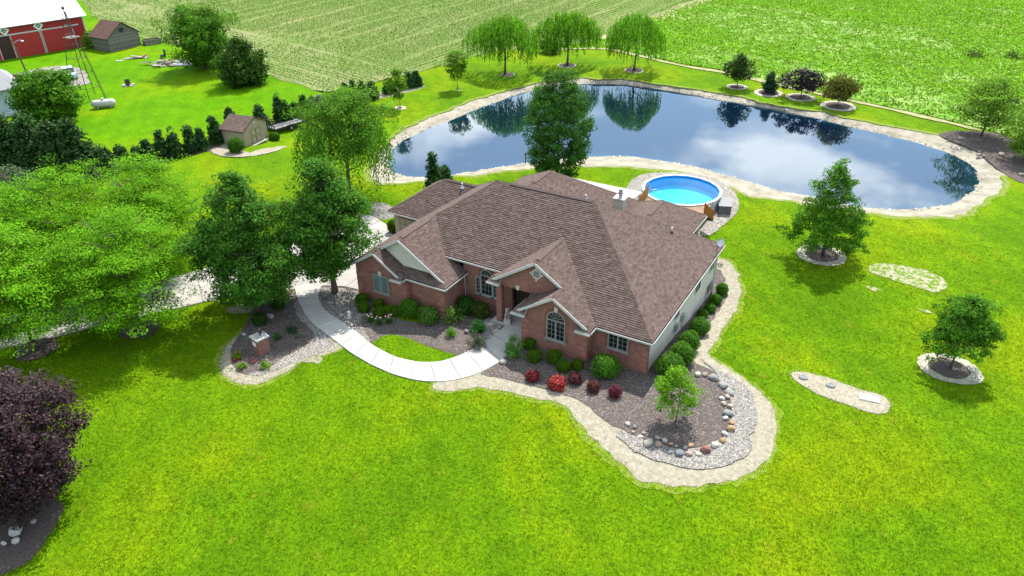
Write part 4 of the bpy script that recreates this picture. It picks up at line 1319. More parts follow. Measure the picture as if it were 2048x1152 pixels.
# raised ridge vents with their dark slot
def ridge_vent(a, b, n1, n2, parent):
    a, b = Vector(a), Vector(b)
    mb = MB()
    d = (b - a).normalized()
    for n_ in (n1, n2):
        s_ = d.cross(Vector(n_).normalized())
        if s_.z > 0: s_ = -s_
        w = 0.19
        q = [a + Vector((0, 0, .085)), b + Vector((0, 0, .085)), b + s_ * w + Vector((0, 0, .075)), a + s_ * w + Vector((0, 0, .075))]
        nn = (q[1] - q[0]).cross(q[2] - q[0])
        if nn.z < 0: q.reverse()
        mb.face(q, (.105, .075, .068))
        mb.face([a + s_ * w + Vector((0, 0, .075)), b + s_ * w + Vector((0, 0, .075)), b + s_ * w, a + s_ * w], (.015, .012, .012))
        for e_ in (a, b):
            mb.face([e_, e_ + Vector((0, 0, .085)), e_ + s_ * w + Vector((0, 0, .075)), e_ + s_ * w], (.03, .022, .02))
    mb.build('ridge_vent', m_shingle, parent)
lp_ = lambda a, b, t_: tuple(Vector(a).lerp(Vector(b), t_))
ridge_vent(lp_(Lr, Rr, 0.14), lp_(Lr, Rr, 0.97), nF, nB, r_front)
ridge_vent((RX, -0.1, RZ), (RX, 3.3, RZ), nLf, nRt, r_wr)
ridge_vent((EX, 0.95, EZ), (EX, 4.1, EZ), nLf, nRt, r_er)
ridge_vent(lp_(g_a, g_b, 0.04), lp_(g_a, g_b, 0.6), nF, nB, g_r[0])
ridge_vent(lp_(w_a, w_b, 0.35), lp_(w_a, w_b, 0.97), nLf, nRt, w_r[0])
ridge_vent(lp_(p_a, p_b, 0.30), lp_(p_a, p_b, 0.95), nLf, nRt, p_r[0])

# fascia, gutters, rakes (white)
def trim(a, b, name='fascia', h=0.20, w=0.05, parent=None, outw=0.0, drop=0.08):
    mb = MB()
    a, b = Vector(a), Vector(b)
    mb.beam(a - Vector((0, 0, drop)), b - Vector((0, 0, drop)), w, h)
    return hp(name, mb, m_white)
def gutter(a, b, n):
    """open trough along an eave; n is the outward direction"""
    a, b, n = Vector(a), Vector(b), Vector(n)
    mb = MB()
    z = Vector((0, 0, 1))
    mb.obox(a - z * 0.17, b - a, n * 0.11, z * 0.03)
    mb.obox(a + n * 0.08 - z * 0.15, b - a, n * 0.03, z * 0.11)
    mb.obox(a - n * 0.03 - z * 0.19, b - a, n * 0.02, z * 0.16)
    return hp('gutter', mb, m_white)
gutter((0.70, 0, ZE), (W_ + 0.09, 0, ZE), (0, -1, 0))
gutter((W_, 0.02, ZE), (W_, D_, ZE), (1, 0, 0))
gutter((XL + 1.7 + 4.75, 1.63, zf_(1.63)), (-6.95, 1.63, zf_(1.63)), (0, -1, 0))
gutter((QR, -0.92, ZE), (QR, 1.92, ZE), (1, 0, 0))
gutter((KR + 0.06, -0.9, ZE), (QR + 0.1, -0.9, ZE), (0, -1, 0))
gutter((-21.75, 7.3, ZE), (-18.2, 7.3, ZE), (0, -1, 0))
gutter((-21.7, 14.3, ZE), (-21.7, 7.25, ZE), (-1, 0, 0))
gutter((-3.75, 15.0, ZE), (-3.75, 19.09, ZE), (1, 0, 0))
gutter((-15.5, 19.09, ZE), (-3.75, 19.09, ZE), (0, 1, 0))
gutter((1.63, 14.95, ZE), (1.63, 19.2, ZE), (1, 0, 0))
gutter((-4.0, 19.2, ZE), (-4.0, 15.0, ZE), (-1, 0, 0))
gutter((0.614, -0.84, ZE), (0.614, -0.05, ZE), (1, 0, 0))
gutter((-4.82, 0.9, zB(-4.82)), (-4.82, -0.84, zB(-4.82)), (-1, 0, 0))
gutter((-7.51, 1.6, zE(-7.51)), (-7.51, 0.5, zE(-7.51)), (-1, 0, 0))
gutter((KR, -1.42, ZE), (KR, -0.95, ZE), (1, 0, 0))
gutter((W_, D_, ZE), (1.8, D_, ZE), (0, 1, 0))
for a, b in (((RX, -0.57, RZ), (-10.55, -0.57, zQ(-10.55))), ((RX, -0.57, RZ), (KA + 0.1, -0.57, zL(KA + 0.1))),
             ((KA, -1.42, ZK), (KR - 0.25, -1.42, zKr(KR - 0.25))), ((KA, -1.42, ZK), (XL, -1.42, ZE)),
             ((EX, 0.50, EZ), (-7.45, 0.50, zE(-7.45))), ((EX, 0.50, EZ), (BX - 0.05, 0.50, zA(BX - 0.05))),
             ((BX, -0.84, BZ), (0.38, -0.84, zA(0.38))), ((BX, -0.84, BZ), (-4.58, -0.84, zB(-4.58)))):
    trim(a, b, 'rake_board', 0.18, 0.045, None, 0, 0.08)
# soffits under the front gables
def soffit(a, b, y0, y1):
    mb = MB()
    z = Vector((0, 0, -0.20))
    A, B = Vector(a) + z, Vector(b) + z
    mb.prism([(A.x, y0, A.z), (B.x, y0, B.z), (B.x, y1, B.z), (A.x, y1, A.z)], (0, 0, -0.02))
    hp('soffit', mb, m_white)
soffit((EX, 0, EZ), (-7.45, 0, zE(-7.45)), 0.52, 0.86)
soffit((BX, 0, BZ), (0.4, 0, zA(0.4)), -0.82, -0.46)
soffit((BX, 0, BZ), (-4.6, 0, zB(-4.6)), -0.82, -0.46)
soffit((KA, 0, ZK), (KR - 0.2, 0, zKr(KR - 0.2)), -1.4, -1.04)
# cornice returns: little hipped roofs at the feet of the gables
def cornice_return(x0, x1, y, z, yb, end):
    """pent roof from eave y back to wall yb over x0..x1; end = side that is hipped"""
    d = yb - y
    if end > 0: poly = [(x0, y, z), (x1, y, z), (x1 - d * 0.5, yb, z + SL * d), (x0, yb, z + SL * d)]
    else: poly = [(x0, y, z), (x1, y, z), (x1, yb, z + SL * d), (x0 + d * 0.5, yb, z + SL * d)]
    mb = MB()
    mb.prism(poly, (0, 0, -0.16), (1, 1, 1))
    o = hp('cornice_return', mb, m_white)
    shingles(poly, o, int(abs(x0 * 100)))
    gutter((min(x0, x1) - 0.04, y, z), (max(x0, x1) + 0.04, y, z), (0, -1, 0))
cornice_return(-0.32, 0.66, -0.98, ZE - 0.01, -0.47, 1)
cornice_return(-4.95, -4.0, -0.98, zB(-4.82) - 0.01, -0.47, -1)
cornice_return(KR - 0.85, KR + 0.05, -1.56, ZE - 0.01, -1.05, 1)
cornice_return(-7.62, -6.7, 0.36, zE(-7.51) - 0.01, 0.87, -1)

# ---- walls
def wall_box(x0, x1, y0, y1, z0, z1, mat=m_brick, name='wall', c=(1, 1, 1)):
    mb = MB(); mb.box(x0, x1, y0, y1, z0, z1, c)
    return hp(name, mb, mat)
def gable_wall(poly, th, mat=m_brick, name='gable_wall'):
    mb = MB(); mb.prism(poly, (0, th, 0))
    return hp(name, mb, mat)
wall_box(0.0, 4.04, 0.35, 0.65, -0.4, ZE + 0.02)                                  # right front
wall_box(-10.62, -7.0, 1.98, 2.28, -0.2, zf_(1.63) + 0.1)                          # tall window wall
wall_box(-10.92, -10.62, -0.55, 1.98, -0.2, ZE + 0.02)                             # left wing return
wall_box(-13.55, -10.92, -0.55, -0.25, -0.2, ZE + 0.02)
wall_box(-13.85, -13.55, -1.05, -0.25, -0.2, ZE + 0.02)
gable_wall([(-18.05, -1.05, -0.2), (-13.85, -1.05, -0.2), (-13.85, -1.05, zKr(-13.85) - 0.05), (KA, -1.05, ZK - 0.14), (-18.05, -1.05, zL(-18.05) - 0.14)], 0.3)
wall_box(-18.05, -17.75, -0.75, 14.49, -0.2, ZE + 0.02, m_siding, c=(1, 1, 1))
wall_box(0.0, 0.27, -0.17, 0.35, -0.2, ZE + 0.02)                                  # bay sides
wall_box(-4.47, -4.17, -0.17, 2.0, -0.2, ZE)
gable_wall([(-4.47, -0.47, -0.2), (0.27, -0.47, -0.2), (0.27, -0.47, zA(0.27) - 0.14), (BX, -0.47, BZ - 0.14), (-4.47, -0.47, zB(-4.47) - 0.14)], 0.3)
gable_wall([(-7.16, 0.87, 3.19), (-1.3, 0.87, 3.19), (-1.3, 0.87, zA(-1.3) - 0.16), (EX, 0.87, EZ - 0.14), (-7.16, 0.87, zE(-7.16) - 0.14)], 0.4)
wall_box(-3.9, 0.0, 2.4, 2.6, -0.2, 3.3)
mb = MB(); mb.box(-7.0, -4.47, 0.9, 4.2, 3.24, 3.30); hp('porch_ceiling', mb, m_white)
mb = MB(); mb.box(-7.0, -6.62, 1.982, 2.28, -0.2, 3.24); mb.box(-6.62, -4.17, 2.9, 3.1, -0.2, 3.24); hp('entry_wall', mb, m_brick)
mb = MB(); mb.box(-6.4, -4.49, 0.34, 0.70, -0.05, 0.085); hp('porch_step', mb, m_conc)
mb = MB(); mb.box(-18.05, 4.04, 14.19, 14.49, -1.7, ZE + 0.02); hp('wall', mb, m_siding)
# wood siding triangle on the left gable
def laps(poly, ydir, parent, step=0.16, mat=m_siding):
    """horizontal boards clipped to a polygon in the plane y = const (x, z points)"""
    cx = [q[0] for q in poly]; cz = [q[1] for q in poly]
    mb = MB()
    P2 = list(poly)
    a = sum(P2[i][0] * P2[(i + 1) % len(P2)][1] - P2[(i + 1) % len(P2)][0] * P2[i][1] for i in range(len(P2)))
    if a < 0: P2.reverse()
    z = min(cz)
    while z < max(cz):
        pl = clip_convex([(min(cx), z), (max(cx), z), (max(cx), z + step), (min(cx), z + step)], P2)
        if pl:
            k = random.uniform(0.96, 1.03)
            f = lambda q: Vector((q[0], ydir - 0.028 * (1 - (q[1] - z) / step), q[1]))
            mb.face([f(q) for q in pl], (k, k, k))
            lo = [q for q in pl if abs(q[1] - z) < 1e-6]
            if len(lo) == 2:
                x0, x1 = sorted(q[0] for q in lo)
                mb.face([(x0, ydir, z), (x1, ydir, z), (x1, ydir - 0.028, z), (x0, ydir - 0.028, z)], (0.6, 0.6, 0.6))
        z += step
    return mb.build('siding', mat, parent, 'stuff')
gw = gable_wall([(RX - 2.2, -0.2, RZ - SL * 2.2 - 0.16), (RX - 2.2, -0.2, 2.9), (-10.95, -0.2, 2.9), (-10.95, -0.2, zQ(-10.95) - 0.16), (RX, -0.2, RZ - 0.14)], 0.25, m_siding)
laps([(RX - 2.2, RZ - SL * 2.2 - 0.16), (RX - 2.2, 2.9), (-10.95, 2.9), (-10.95, zQ(-10.95) - 0.16), (RX, RZ - 0.14)], -0.2, gw)
# right side: cream siding down to the exposed basement
rw = wall_box(3.74, 4.04, 0.65, 14.19, -1.9, ZE + 0.02, m_siding)
mb = MB()
z = -0.25
while z < ZE - 0.2:
    k = random.uniform(0.96, 1.03)
    mb.face([(4.04 + 0.028, 0.55, z), (4.04 + 0.028, 14.45, z), (4.044, 14.45, z + 0.19), (4.044, 0.55, z + 0.19)], (k, k, k))
    mb.face([(4.044, 14.45, z), (4.068, 14.45, z), (4.068, 0.55, z), (4.044, 0.55, z)], (0.6, 0.6, 0.6))
    z += 0.19
mb.build('siding', m_siding, rw, 'stuff')
mb = MB(); mb.box(4.044, 4.10, 0.34, 0.56, -0.4, ZE - 0.1); hp('corner_board', mb, m_brick)
mb = MB(); mb.box(4.044, 4.075, 14.40, 14.52, -1.8, ZE - 0.1); hp('corner_board', mb, m_white)
# raised quoins at the brick corners
def quoins(x, y, sx, sy, zt):
    mb = MB()
    z, i = 0.12, 0
    while z + 0.36 < zt:
        lx, ly = (0.62, 0.34) if i % 2 == 0 else (0.42, 0.24)
        if sx: mb.box(min(x, x + sx * lx), max(x, x + sx * lx), y - 0.04, y + 0.01, z, z + 0.34, (1.18, 1.12, 1.08))
        if sy: mb.box(x - 0.01 if sx < 0 else x - 0.04, x + 0.04 if sx < 0 else x + 0.01, y, y + sy * ly, z, z + 0.34, (1.18, 1.12, 1.08))
        z += 0.42; i += 1
    hp('quoin', mb, m_brick)
quoins(4.046, 0.35, -1, 0, ZE - 0.2); quoins(0.27, -0.47, -1, 1, ZE - 0.2); quoins(-10.62, -0.55, -1, 1, ZE - 0.2); quoins(-13.55, -1.05, -1, 1, ZE - 0.2)
quoins(-4.47, -0.47, 1, 0, ZE - 0.2); quoins(-18.05, -1.05, 1, 0, ZE - 0.2)

# ---- windows
def window(cx, z0, w, h, y, cols, rows, arched=False, units=2, glass=None, key=True, sill=True, sidel=None):
    """window on a wall facing -y; cx centre, z0 sill height"""
    gl = glass or m_glass
    mb = MB()
    fr = 0.075
    x0, x1 = cx - w / 2, cx + w / 2
    mb.box(x0, x0 + fr, y - 0.07, y + 0.02, z0, z0 + h)
    mb.box(x1 - fr, x1, y - 0.07, y + 0.02, z0, z0 + h)
    mb.box(x0 + fr, x1 - fr, y - 0.068, y + 0.02, z0, z0 + fr)
    mb.box(x0 + fr, x1 - fr, y - 0.068, y + 0.02, z0 + h - fr, z0 + h)
    uw = (w - 2 * fr) / units
    for i in range(1, units):
        xx = x0 + fr + uw * i
        mb.box(xx - 0.05, xx + 0.05, y - 0.066, y + 0.02, z0 + fr, z0 + h - fr)
    if arched:
        r = w / 2
        n = 14
        for i in range(n):
            a0, a1 = math.pi * i / n, math.pi * (i + 1) / n
            q = lambda a, rr: (cx + math.cos(a) * rr, z0 + h + math.sin(a) * rr)
            o0, o1, i1, i0 = q(a0, r), q(a1, r), q(a1, r - fr), q(a0, r - fr)
            mb.prism([(o0[0], y + 0.02, o0[1]), (o1[0], y + 0.02, o1[1]), (i1[0], y + 0.02, i1[1]), (i0[0], y + 0.02, i0[1])], (0, -0.085, 0))
        for i in range(1, 6):
            a = math.pi * i / 6
            mb.beam((cx + math.cos(a) * 0.10, y - 0.03, z0 + h + math.sin(a) * 0.10), (cx + math.cos(a) * (r - fr), y - 0.03, z0 + h + math.sin(a) * (r - fr)), 0.02, 0.022)
    fo = hp('window', mb, m_frame)
    mbb = MB()
    for i in range(units):
        a, b = x0 + fr + uw * i, x0 + fr + uw * (i + 1)
        p = MB(); p.box(a + 0.03, b - 0.03, y - 0.022, y - 0.012, z0 + fr * 0.8, z0 + h - fr * 0.8); p.build('pane', gl, fo)
        for j in range(1, cols):
            xx = a + (b - a) * j / cols; mbb.box(xx - 0.011, xx + 0.011, y - 0.034, y - 0.021, z0 + fr, z0 + h - fr)
        for j in range(1, rows):
            zz = z0 + fr + (h - 2 * fr) * j / rows; mbb.box(a + 0.03, b - 0.03, y - 0.032, y - 0.023, zz - 0.011, zz + 0.011)
    if cols > 1 or rows > 1: mbb.build('muntins', m_frame, fo)
    if arched:
        p = MB()
        n = 16
        p.prism([(cx + math.cos(math.pi * i / n) * (w / 2 - 0.05), y - 0.012, z0 + h + 0.01 + math.sin(math.pi * i / n) * (w / 2 - 0.05)) for i in range(n + 1)], (0, -0.01, 0))
        p.build('pane', gl, fo)
    if sill:
        p = MB(); p.box(x0 - 0.1, x1 + 0.1, y - 0.11, y + 0.02, z0 - 0.09, z0 - 0.003); p.build('sill', m_frame, fo)
    if key:
        zt = z0 + h + (w / 2 if arched else 0)
        p = MB(); p.prism([(cx - 0.09, y + 0.01, zt - 0.02), (cx + 0.09, y + 0.01, zt - 0.02), (cx + 0.14, y + 0.01, zt + 0.30), (cx - 0.14, y + 0.01, zt + 0.30)], (0, -0.10, 0)); p.build('keystone', m_stone, fo)
    # soldier course around the opening
    p = MB()
    e = 0.2
    p.box(x0 - e, x0 - 0.004, y - 0.02, y + 0.01, z0 - 0.10, z0 + h, (0.82, 0.8, 0.8)); p.box(x1 + 0.004, x1 + e, y - 0.02, y + 0.01, z0 - 0.10, z0 + h, (0.82, 0.8, 0.8))
    if arched:
        n = 18
        for i in range(n):
            a0, a1 = math.pi * i / n, math.pi * (i + 1) / n - 0.02
            q = lambda a, rr: (cx + math.cos(a) * rr, y + 0.01, z0 + h + math.sin(a) * rr)
            p.prism([q(a0, w / 2 + e), q(a1, w / 2 + e), q(a1, w / 2 + 0.004), q(a0, w / 2 + 0.004)], (0, -0.03, 0), (0.8 + 0.25 * (i % 2), 0.8, 0.8))
    else:
        p.box(x0 - e, x1 + e, y - 0.022, y + 0.01, z0 + h + 0.004, z0 + h + 0.2, (0.82, 0.8, 0.8))
    p.build('brick_surround', m_brick, fo)
    return fo
window(-1.92, 1.12, 1.36, 1.52, -0.47, 2, 4, True, 2)
window(2.06, 1.24, 1.38, 1.18, 0.35, 2, 3, False, 2, key=False)
window(-15.8, 0.92, 1.40, 1.46, -1.05, 1, 1, False, 2, m_glass_c)
window(-8.68, 1.20, 1.00, 1.62, 1.98, 3, 4, True, 1)
window(-9.40, 1.20, 0.44, 1.36, 1.98, 2, 4, False, 1, key=False)
window(-7.96, 1.20, 0.44, 1.36, 1.98, 2, 4, False, 1, key=False)

def side_window(y0, y1, z0, z1, x=4.07):
    mb = MB()
    f = 0.06
    mb.box(x - 0.02, x + 0.05, y0, y0 + f, z0, z1); mb.box(x - 0.02, x + 0.05, y1 - f, y1, z0, z1)
    mb.box(x - 0.02, x + 0.048, y0 + f, y1 - f, z0, z0 + f); mb.box(x - 0.02, x + 0.048, y0 + f, y1 - f, z1 - f, z1)
    mb.box(x - 0.02, x + 0.046, (y0 + y1) / 2 - 0.02, (y0 + y1) / 2 + 0.02, z0 + f, z1 - f)
    fo = hp('window', mb, m_white)
    p = MB(); p.box(x - 0.01, x + 0.012, y0 + f, y1 - f, z0 + f, z1 - f); p.build('pane', m_glass, fo)
side_window(9.5, 10.7, 1.0, 2.2); side_window(12.9, 13.9, 1.1, 2.1); side_window(12.7, 14.0, -0.95, 0.1); side_window(5.2, 6.1, 1.2, 2.1)
for y_, z_ in ((6.8, 0.45), (5.5, 0.35)):
    mb = MB(); mb.box(4.06, 4.26, y_ - 0.2, y_ + 0.2, z_, z_ + 0.5); mb.tube([(4.15, y_, z_), (4.15, y_, -0.3)], 0.03, 6); hp('utility_box', mb, m_metal)
mb = MB(); mb.tube([(4.5, 14.3, ZE - 0.15), (4.16, 14.3, ZE - 0.45), (4.14, 14.3, -1.3)], 0.05, 6); hp('downspout', mb, m_white)
mb = MB(); mb.tube([(-10.3, 1.86, ZE - 0.1), (-10.5, 1.9, ZE - 0.4), (-10.5, 1.9, 0.1)], 0.045, 6); hp('downspout', mb, m_white)

# ---- entry
mb = MB(); mb.box(-7.62, -4.48, 0.70, 4.0, -0.1, 0.16); hp('porch_slab', mb, m_conc)
mb = MB()
mb.box(-7.24, -6.82, 0.88, 1.30, 0.16, 3.19)
hp('column', mb, m_brick)
mb = MB(); mb.box(-6.62, -4.47, 2.42, 2.5, 0.16, 3.24); door = hp('door_frame_shade', mb, m_dark)  # frame as one dark sheet, the shade of the entry recess painted in
m_door = M('dark_door', (0.045, 0.022, 0.016), (0.03, 0.016, 0.012), 6, 0.4)
for i in range(2):
    mb = MB(); x = -6.2 + i * 0.68; mb.box(x, x + 0.65, 2.37, 2.418, 0.2, 2.5)
    for k in range(3): mb.box(x + 0.12, x + 0.52, 2.352, 2.369, 0.35 + k * 0.68, 0.9 + k * 0.68)
    lf = mb.build('door', m_door, door); lf.matrix_parent_inverse = Matrix.Identity(4)
    mb = MB(); mb.ball((x + (0.58 if i == 0 else 0.06), 2.33, 1.2), (0.04, 0.04, 0.04), sub=1); mb.build('handle', m_metal, door)
mb = MB(); p_ = [(-5.67 + 0.11 * sx, 0.86, 3.20 + 0.0) for sx in (-1, 1)]
mb.prism([(-5.60, 0.875, 3.17), (-5.42, 0.875, 3.17), (-5.37, 0.875, 3.50), (-5.65, 0.875, 3.50)], (0, -0.06, 0)); hp('keystone', mb, m_stone)
# round gable vent with its four little keys
mb = MB()
n = 20
for i in range(n):
    a0, a1 = 2 * math.pi * i / n, 2 * math.pi * (i + 1) / n
    q = lambda a, rr: (EX + math.cos(a) * rr, 0.875, 4.78 + math.sin(a) * rr)
    mb.prism([q(a0, 0.36), q(a1, 0.36), q(a1, 0.26), q(a0, 0.26)], (0, -0.07, 0))
gv = hp('gable_vent', mb, m_stone)
for i in range(5):
    z = 4.58 + i * 0.09; hw = math.sqrt(max(0.01, 0.26 ** 2 - (z + 0.03 - 4.78) ** 2))
    mb = MB(); mb.box(EX - hw, EX + hw, 0.835, 0.872, z, z + 0.07); mb.build('slat', m_frame, gv)
for a in range(4):
    an = a * math.pi / 2
    c = (EX + math.cos(an) * 0.43, 4.78 + math.sin(an) * 0.43)
    mb = MB(); mb.box(c[0] - 0.06, c[0] + 0.06, 0.79, 0.87, c[1] - 0.07, c[1] + 0.07); mb.build('keystone', m_stone, gv)

# ---- garage walls and door
mb = MB(); mb.box(-21.35, -18.05, 7.65, 7.95, -0.2, ZE + 0.02); mb.box(-21.35, -21.05, 7.95, 13.95, -0.2, ZE + 0.02); mb.box(-21.35, -18.05, 13.65, 13.95, -0.2, ZE); hp('garage_wall', mb, m_tan)
mb = MB(); mb.box(-20.82, -18.2, 7.58, 7.66, 0.02, 2.32); gd = hp('garage_door', mb, M('door_trim', (0.16, 0.13, 0.09), None, 3, 0.6))
for i in range(4):
    for j in range(4):
        mb = MB(); x = -20.72 + j * 0.61; mb.box(x, x + 0.56, 7.55, 7.585, 0.08 + i * 0.55, 0.57 + i * 0.55, (0.95, 0.95, 0.95)); mb.build('panel', m_tan, gd)
# ---- rear walls
mb = MB(); mb.box(-15.1, -4.1, 14.5, 18.7, -1.7, ZE); hp('rear_wall', mb, m_siding)
for x_, y_ in ((-3.6, 18.8), (1.2, 18.8), (1.2, 15.0), (-1.2, 18.8)):
    mb = MB(); mb.box(x_ - 0.07, x_ + 0.07, y_ - 0.07, y_ + 0.07, -1.5, ZE); hp('porch_post', mb, m_wood if False else m_tan)
mb = MB(); mb.box(-3.9, 1.4, 14.5, 19.0, -0.22, -0.1); hp('porch_floor', mb, m_tan)

# ---- things on the roof
mb = MB(); mb.box(-4.95, -4.15, 15.45, 16.15, 2.9, 4.25)
ch = hp('chimney', mb, m_siding)
mb = MB(); mb.box(-5.05, -4.05, 15.35, 16.25, 4.25, 4.34); mb.build('cap', m_white, ch)
mb = MB(); mb.lathe([(0.0, 0.75), (0.19, 0.74), (0.19, 0.62), (0.15, 0.60), (0.15, 0.45), (0.2, 0.44), (0.2, 0.30), (0.15, 0.28), (0.15, 0.0)], (-4.55, 15.8, 4.34), 14); mb.build('flue', m_metal, ch)
def vent(x, y, z, h=0.45, dark=False):
    mb = MB(); mb.lathe([(0.0, h), (0.075, h), (0.075, 0.0)], (x, y, z), 10); o = hp('vent_pipe', mb, m_white)
    mb = MB(); mb.lathe([(0.08, 0.22), (0.14, 0.10), (0.2, 0.0)], (x, y, z), 10); mb.build('flashing', m_dark if dark else m_metal, o)
vent(-6.6, 13.6, 4.5); vent(1.4, 11.1, 4.58, 0.5, True); vent(-16.2, 10.4, 4.75)
mb = MB()
mb.tube([(4.2, 13.6, 2.85), (4.2, 13.6, 3.3), (4.35, 13.5, 3.5)], 0.03, 6)
sdish = hp('satellite_dish', mb, m_dark)
mb = MB()
mb.lathe([(0.0, 0.0), (0.15, 0.015), (0.28, 0.06)], (0, 0, 0), 16, sx=1, sy=1.1)
rot = Matrix.Rotation(R_(35), 4, 'Z') @ Matrix.Rotation(R_(65), 4, 'X')
mb.v = [tuple(rot @ Vector(q) + Vector((4.4, 13.45, 3.55))) for q in mb.v]
mb.tube([(4.4, 13.45, 3.55), (4.5, 13.1, 3.62)], 0.012, 5)
mb.build('reflector', m_metal, sdish)

# ================================================================== POOL AND PATIO
PX, PY, PR = -3.80, 29.75, 3.72
pz = hz(PX, PY)
pool = thing('round_pool', 'round above ground pool with white rim and bright turquoise water', 'pool', (PX, PY, pz))
def ringwall(mb, r0, r1, z0, z1, n=18, c=(1, 1, 1)):
    pr = [(r1, z0), (r1, z1), (r0, z1), (r0, z0)]
    mb.lathe(pr, (0, 0, 0), n, c)
mb = MB(); ringwall(mb, PR - 0.05, PR, 0.0, 1.28); mb.build('wall', M('pool_wall', (0.52, 0.53, 0.53), (0.44, 0.45, 0.45), 2, 0.5), pool)
mb = MB(); ringwall(mb, PR - 0.13, PR + 0.12, 1.27, 1.34); mb.lathe([(PR - 0.13, 1.27), (PR + 0.12, 1.27)], (0, 0, 0), 18); mb.build('top_rail', m_white, pool)
m_liner = M('pool_liner', (0.03, 0.22, 0.52), (0.025, 0.19, 0.46), 2.0, 0.5)
mb = MB(); mb.lathe([(PR - 0.06, 1.26), (PR - 0.06, 1.0)], (0, 0, 0), 18); mb.build('liner', m_liner, pool)
mb = MB(); mb.lathe([(PR - 0.06, 1.0), (PR - 0.06, 0.2)], (0, 0, 0), 18); mb.build('lower_liner', M('lower_liner', (0.02, 0.36, 0.62), (0.018, 0.32, 0.57), 2.0, 0.5), pool)
mb = MB(); mb.lathe([(0.001, 0.14), (2.2, 0.14), (3.3, 0.15), (PR - 0.06, 0.22)], (0, 0, 0), 36); mb.build('floor', M('pool_floor', (0.006, 0.52, 0.74), (0.006, 0.47, 0.69), 0.8, 0.6), pool)
m_pw, t, b = nodes('pool_water')
tr = t.nodes.new('ShaderNodeBsdfTransparent'); tr.inputs['Color'].default_value = (0.45, 0.96, 1.0, 1)
gl = t.nodes.new('ShaderNodeBsdfGlossy'); gl.inputs['Roughness'].default_value = 0.04
fz = t.nodes.new('ShaderNodeFresnel'); fz.inputs['IOR'].default_value = 1.33
nb = t.nodes.new('ShaderNodeBump'); nb.inputs['Strength'].default_value = 0.08; nb.inputs['Distance'].default_value = 0.05
t.links.new(noise(t, texco(t), 2.5, 3), nb.inputs['Height']); t.links.new(nb.outputs[0], gl.inputs['Normal'])
ms = t.nodes.new('ShaderNodeMixShader'); t.links.new(fz.outputs[0], ms.inputs[0]); t.links.new(tr.outputs[0], ms.inputs[1]); t.links.new(gl.outputs[0], ms.inputs[2])
t.links.new(ms.outputs[0], t.nodes['Material Output'].inputs['Surface'])
mb = MB(); n = 18; mb.face([((PR - 0.07) * math.cos(2 * math.pi * i / n), (PR - 0.07) * math.sin(2 * math.pi * i / n), 1.17) for i in range(n)]); mb.build('water', m_pw, pool)
for i in range(18):
    a = 2 * math.pi * i / 18
    mb = MB(); x, y = math.cos(a) * (PR + 0.02), math.sin(a) * (PR + 0.02)
    mb.beam((x, y, 0.0), (x, y, 1.27), 0.16, 0.06, upv=(math.cos(a), math.sin(a), 0)); mb.build('upright', m_white, pool)
# steps into the pool
st = thing('pool_steps', 'white plastic steps with handrails inside the pool by the deck', 'pool steps', (PX - 2.2, PY - 2.35, pz))
for s_ in (-0.35, 0.35):
    mb = MB(); mb.tube([(s_ - .2, -0.5, 1.3), (s_ - .15, -0.35, 1.85), (s_, 0.1, 1.8), (s_ + .25, 0.75, 1.25), (s_ + .3, 0.9, 0.5)], 0.035, 6); mb.build('handrail', m_white, st)
for k in range(3):
    mb = MB(); mb.box(-0.4 + 0.08 * k, 0.4 + 0.08 * k, -0.1 + 0.3 * k, 0.22 + 0.3 * k, 0.95 - 0.25 * k, 1.0 - 0.25 * k); mb.build('step', m_white, st)

deck = thing('pool_deck', 'tan wooden deck between the rear porch and the pool', 'deck', (-2.5, 22.5, pz))
k_ = 0
y = 19.25
while y < 27.6:
    x0 = -6.1; x1 = -0.3
    dd = PR ** 2 - (y + 0.07 - PY) ** 2
    if dd > 0 or y > 25.5:
        hw = math.sqrt(max(0.3, (PR + 0.16) ** 2 - (y - PY) ** 2)) if (PR + .16) ** 2 > (y - PY) ** 2 else 0.0
        segs = [(x0, PX - hw), (PX + hw, -0.3)] if hw else [(x0, x1)]
    else: segs = [(x0, x1)]
    for a, b2 in segs:
        if b2 - a > 0.25:
            k = random.uniform(0.85, 1.1)
            mb = MB(); mb.box(a, b2, y, y + 0.165, pz + 1.20, pz + 1.235, (0.27 * k, 0.18 * k, 0.12 * k)); o = mb.build('plank', m_wood, deck); o.matrix_parent_inverse = Matrix.Translation((2.5, -22.5, -pz))
    y += 0.18
for x_, y_ in ((-5.9, 19.6), (-5.9, 23.2), (-5.9, 26.8), (-0.5, 19.6), (-0.5, 23.2), (-0.6, 25.4)):
    mb = MB(); mb.box(x_ - 0.07, x_ + 0.07, y_ - 0.07, y_ + 0.07, pz - 0.1, pz + 1.2, (0.3, 0.2, 0.13)); o = mb.build('post', m_wood, deck); o.matrix_parent_inverse = Matrix.Translation((2.5, -22.5, -pz))

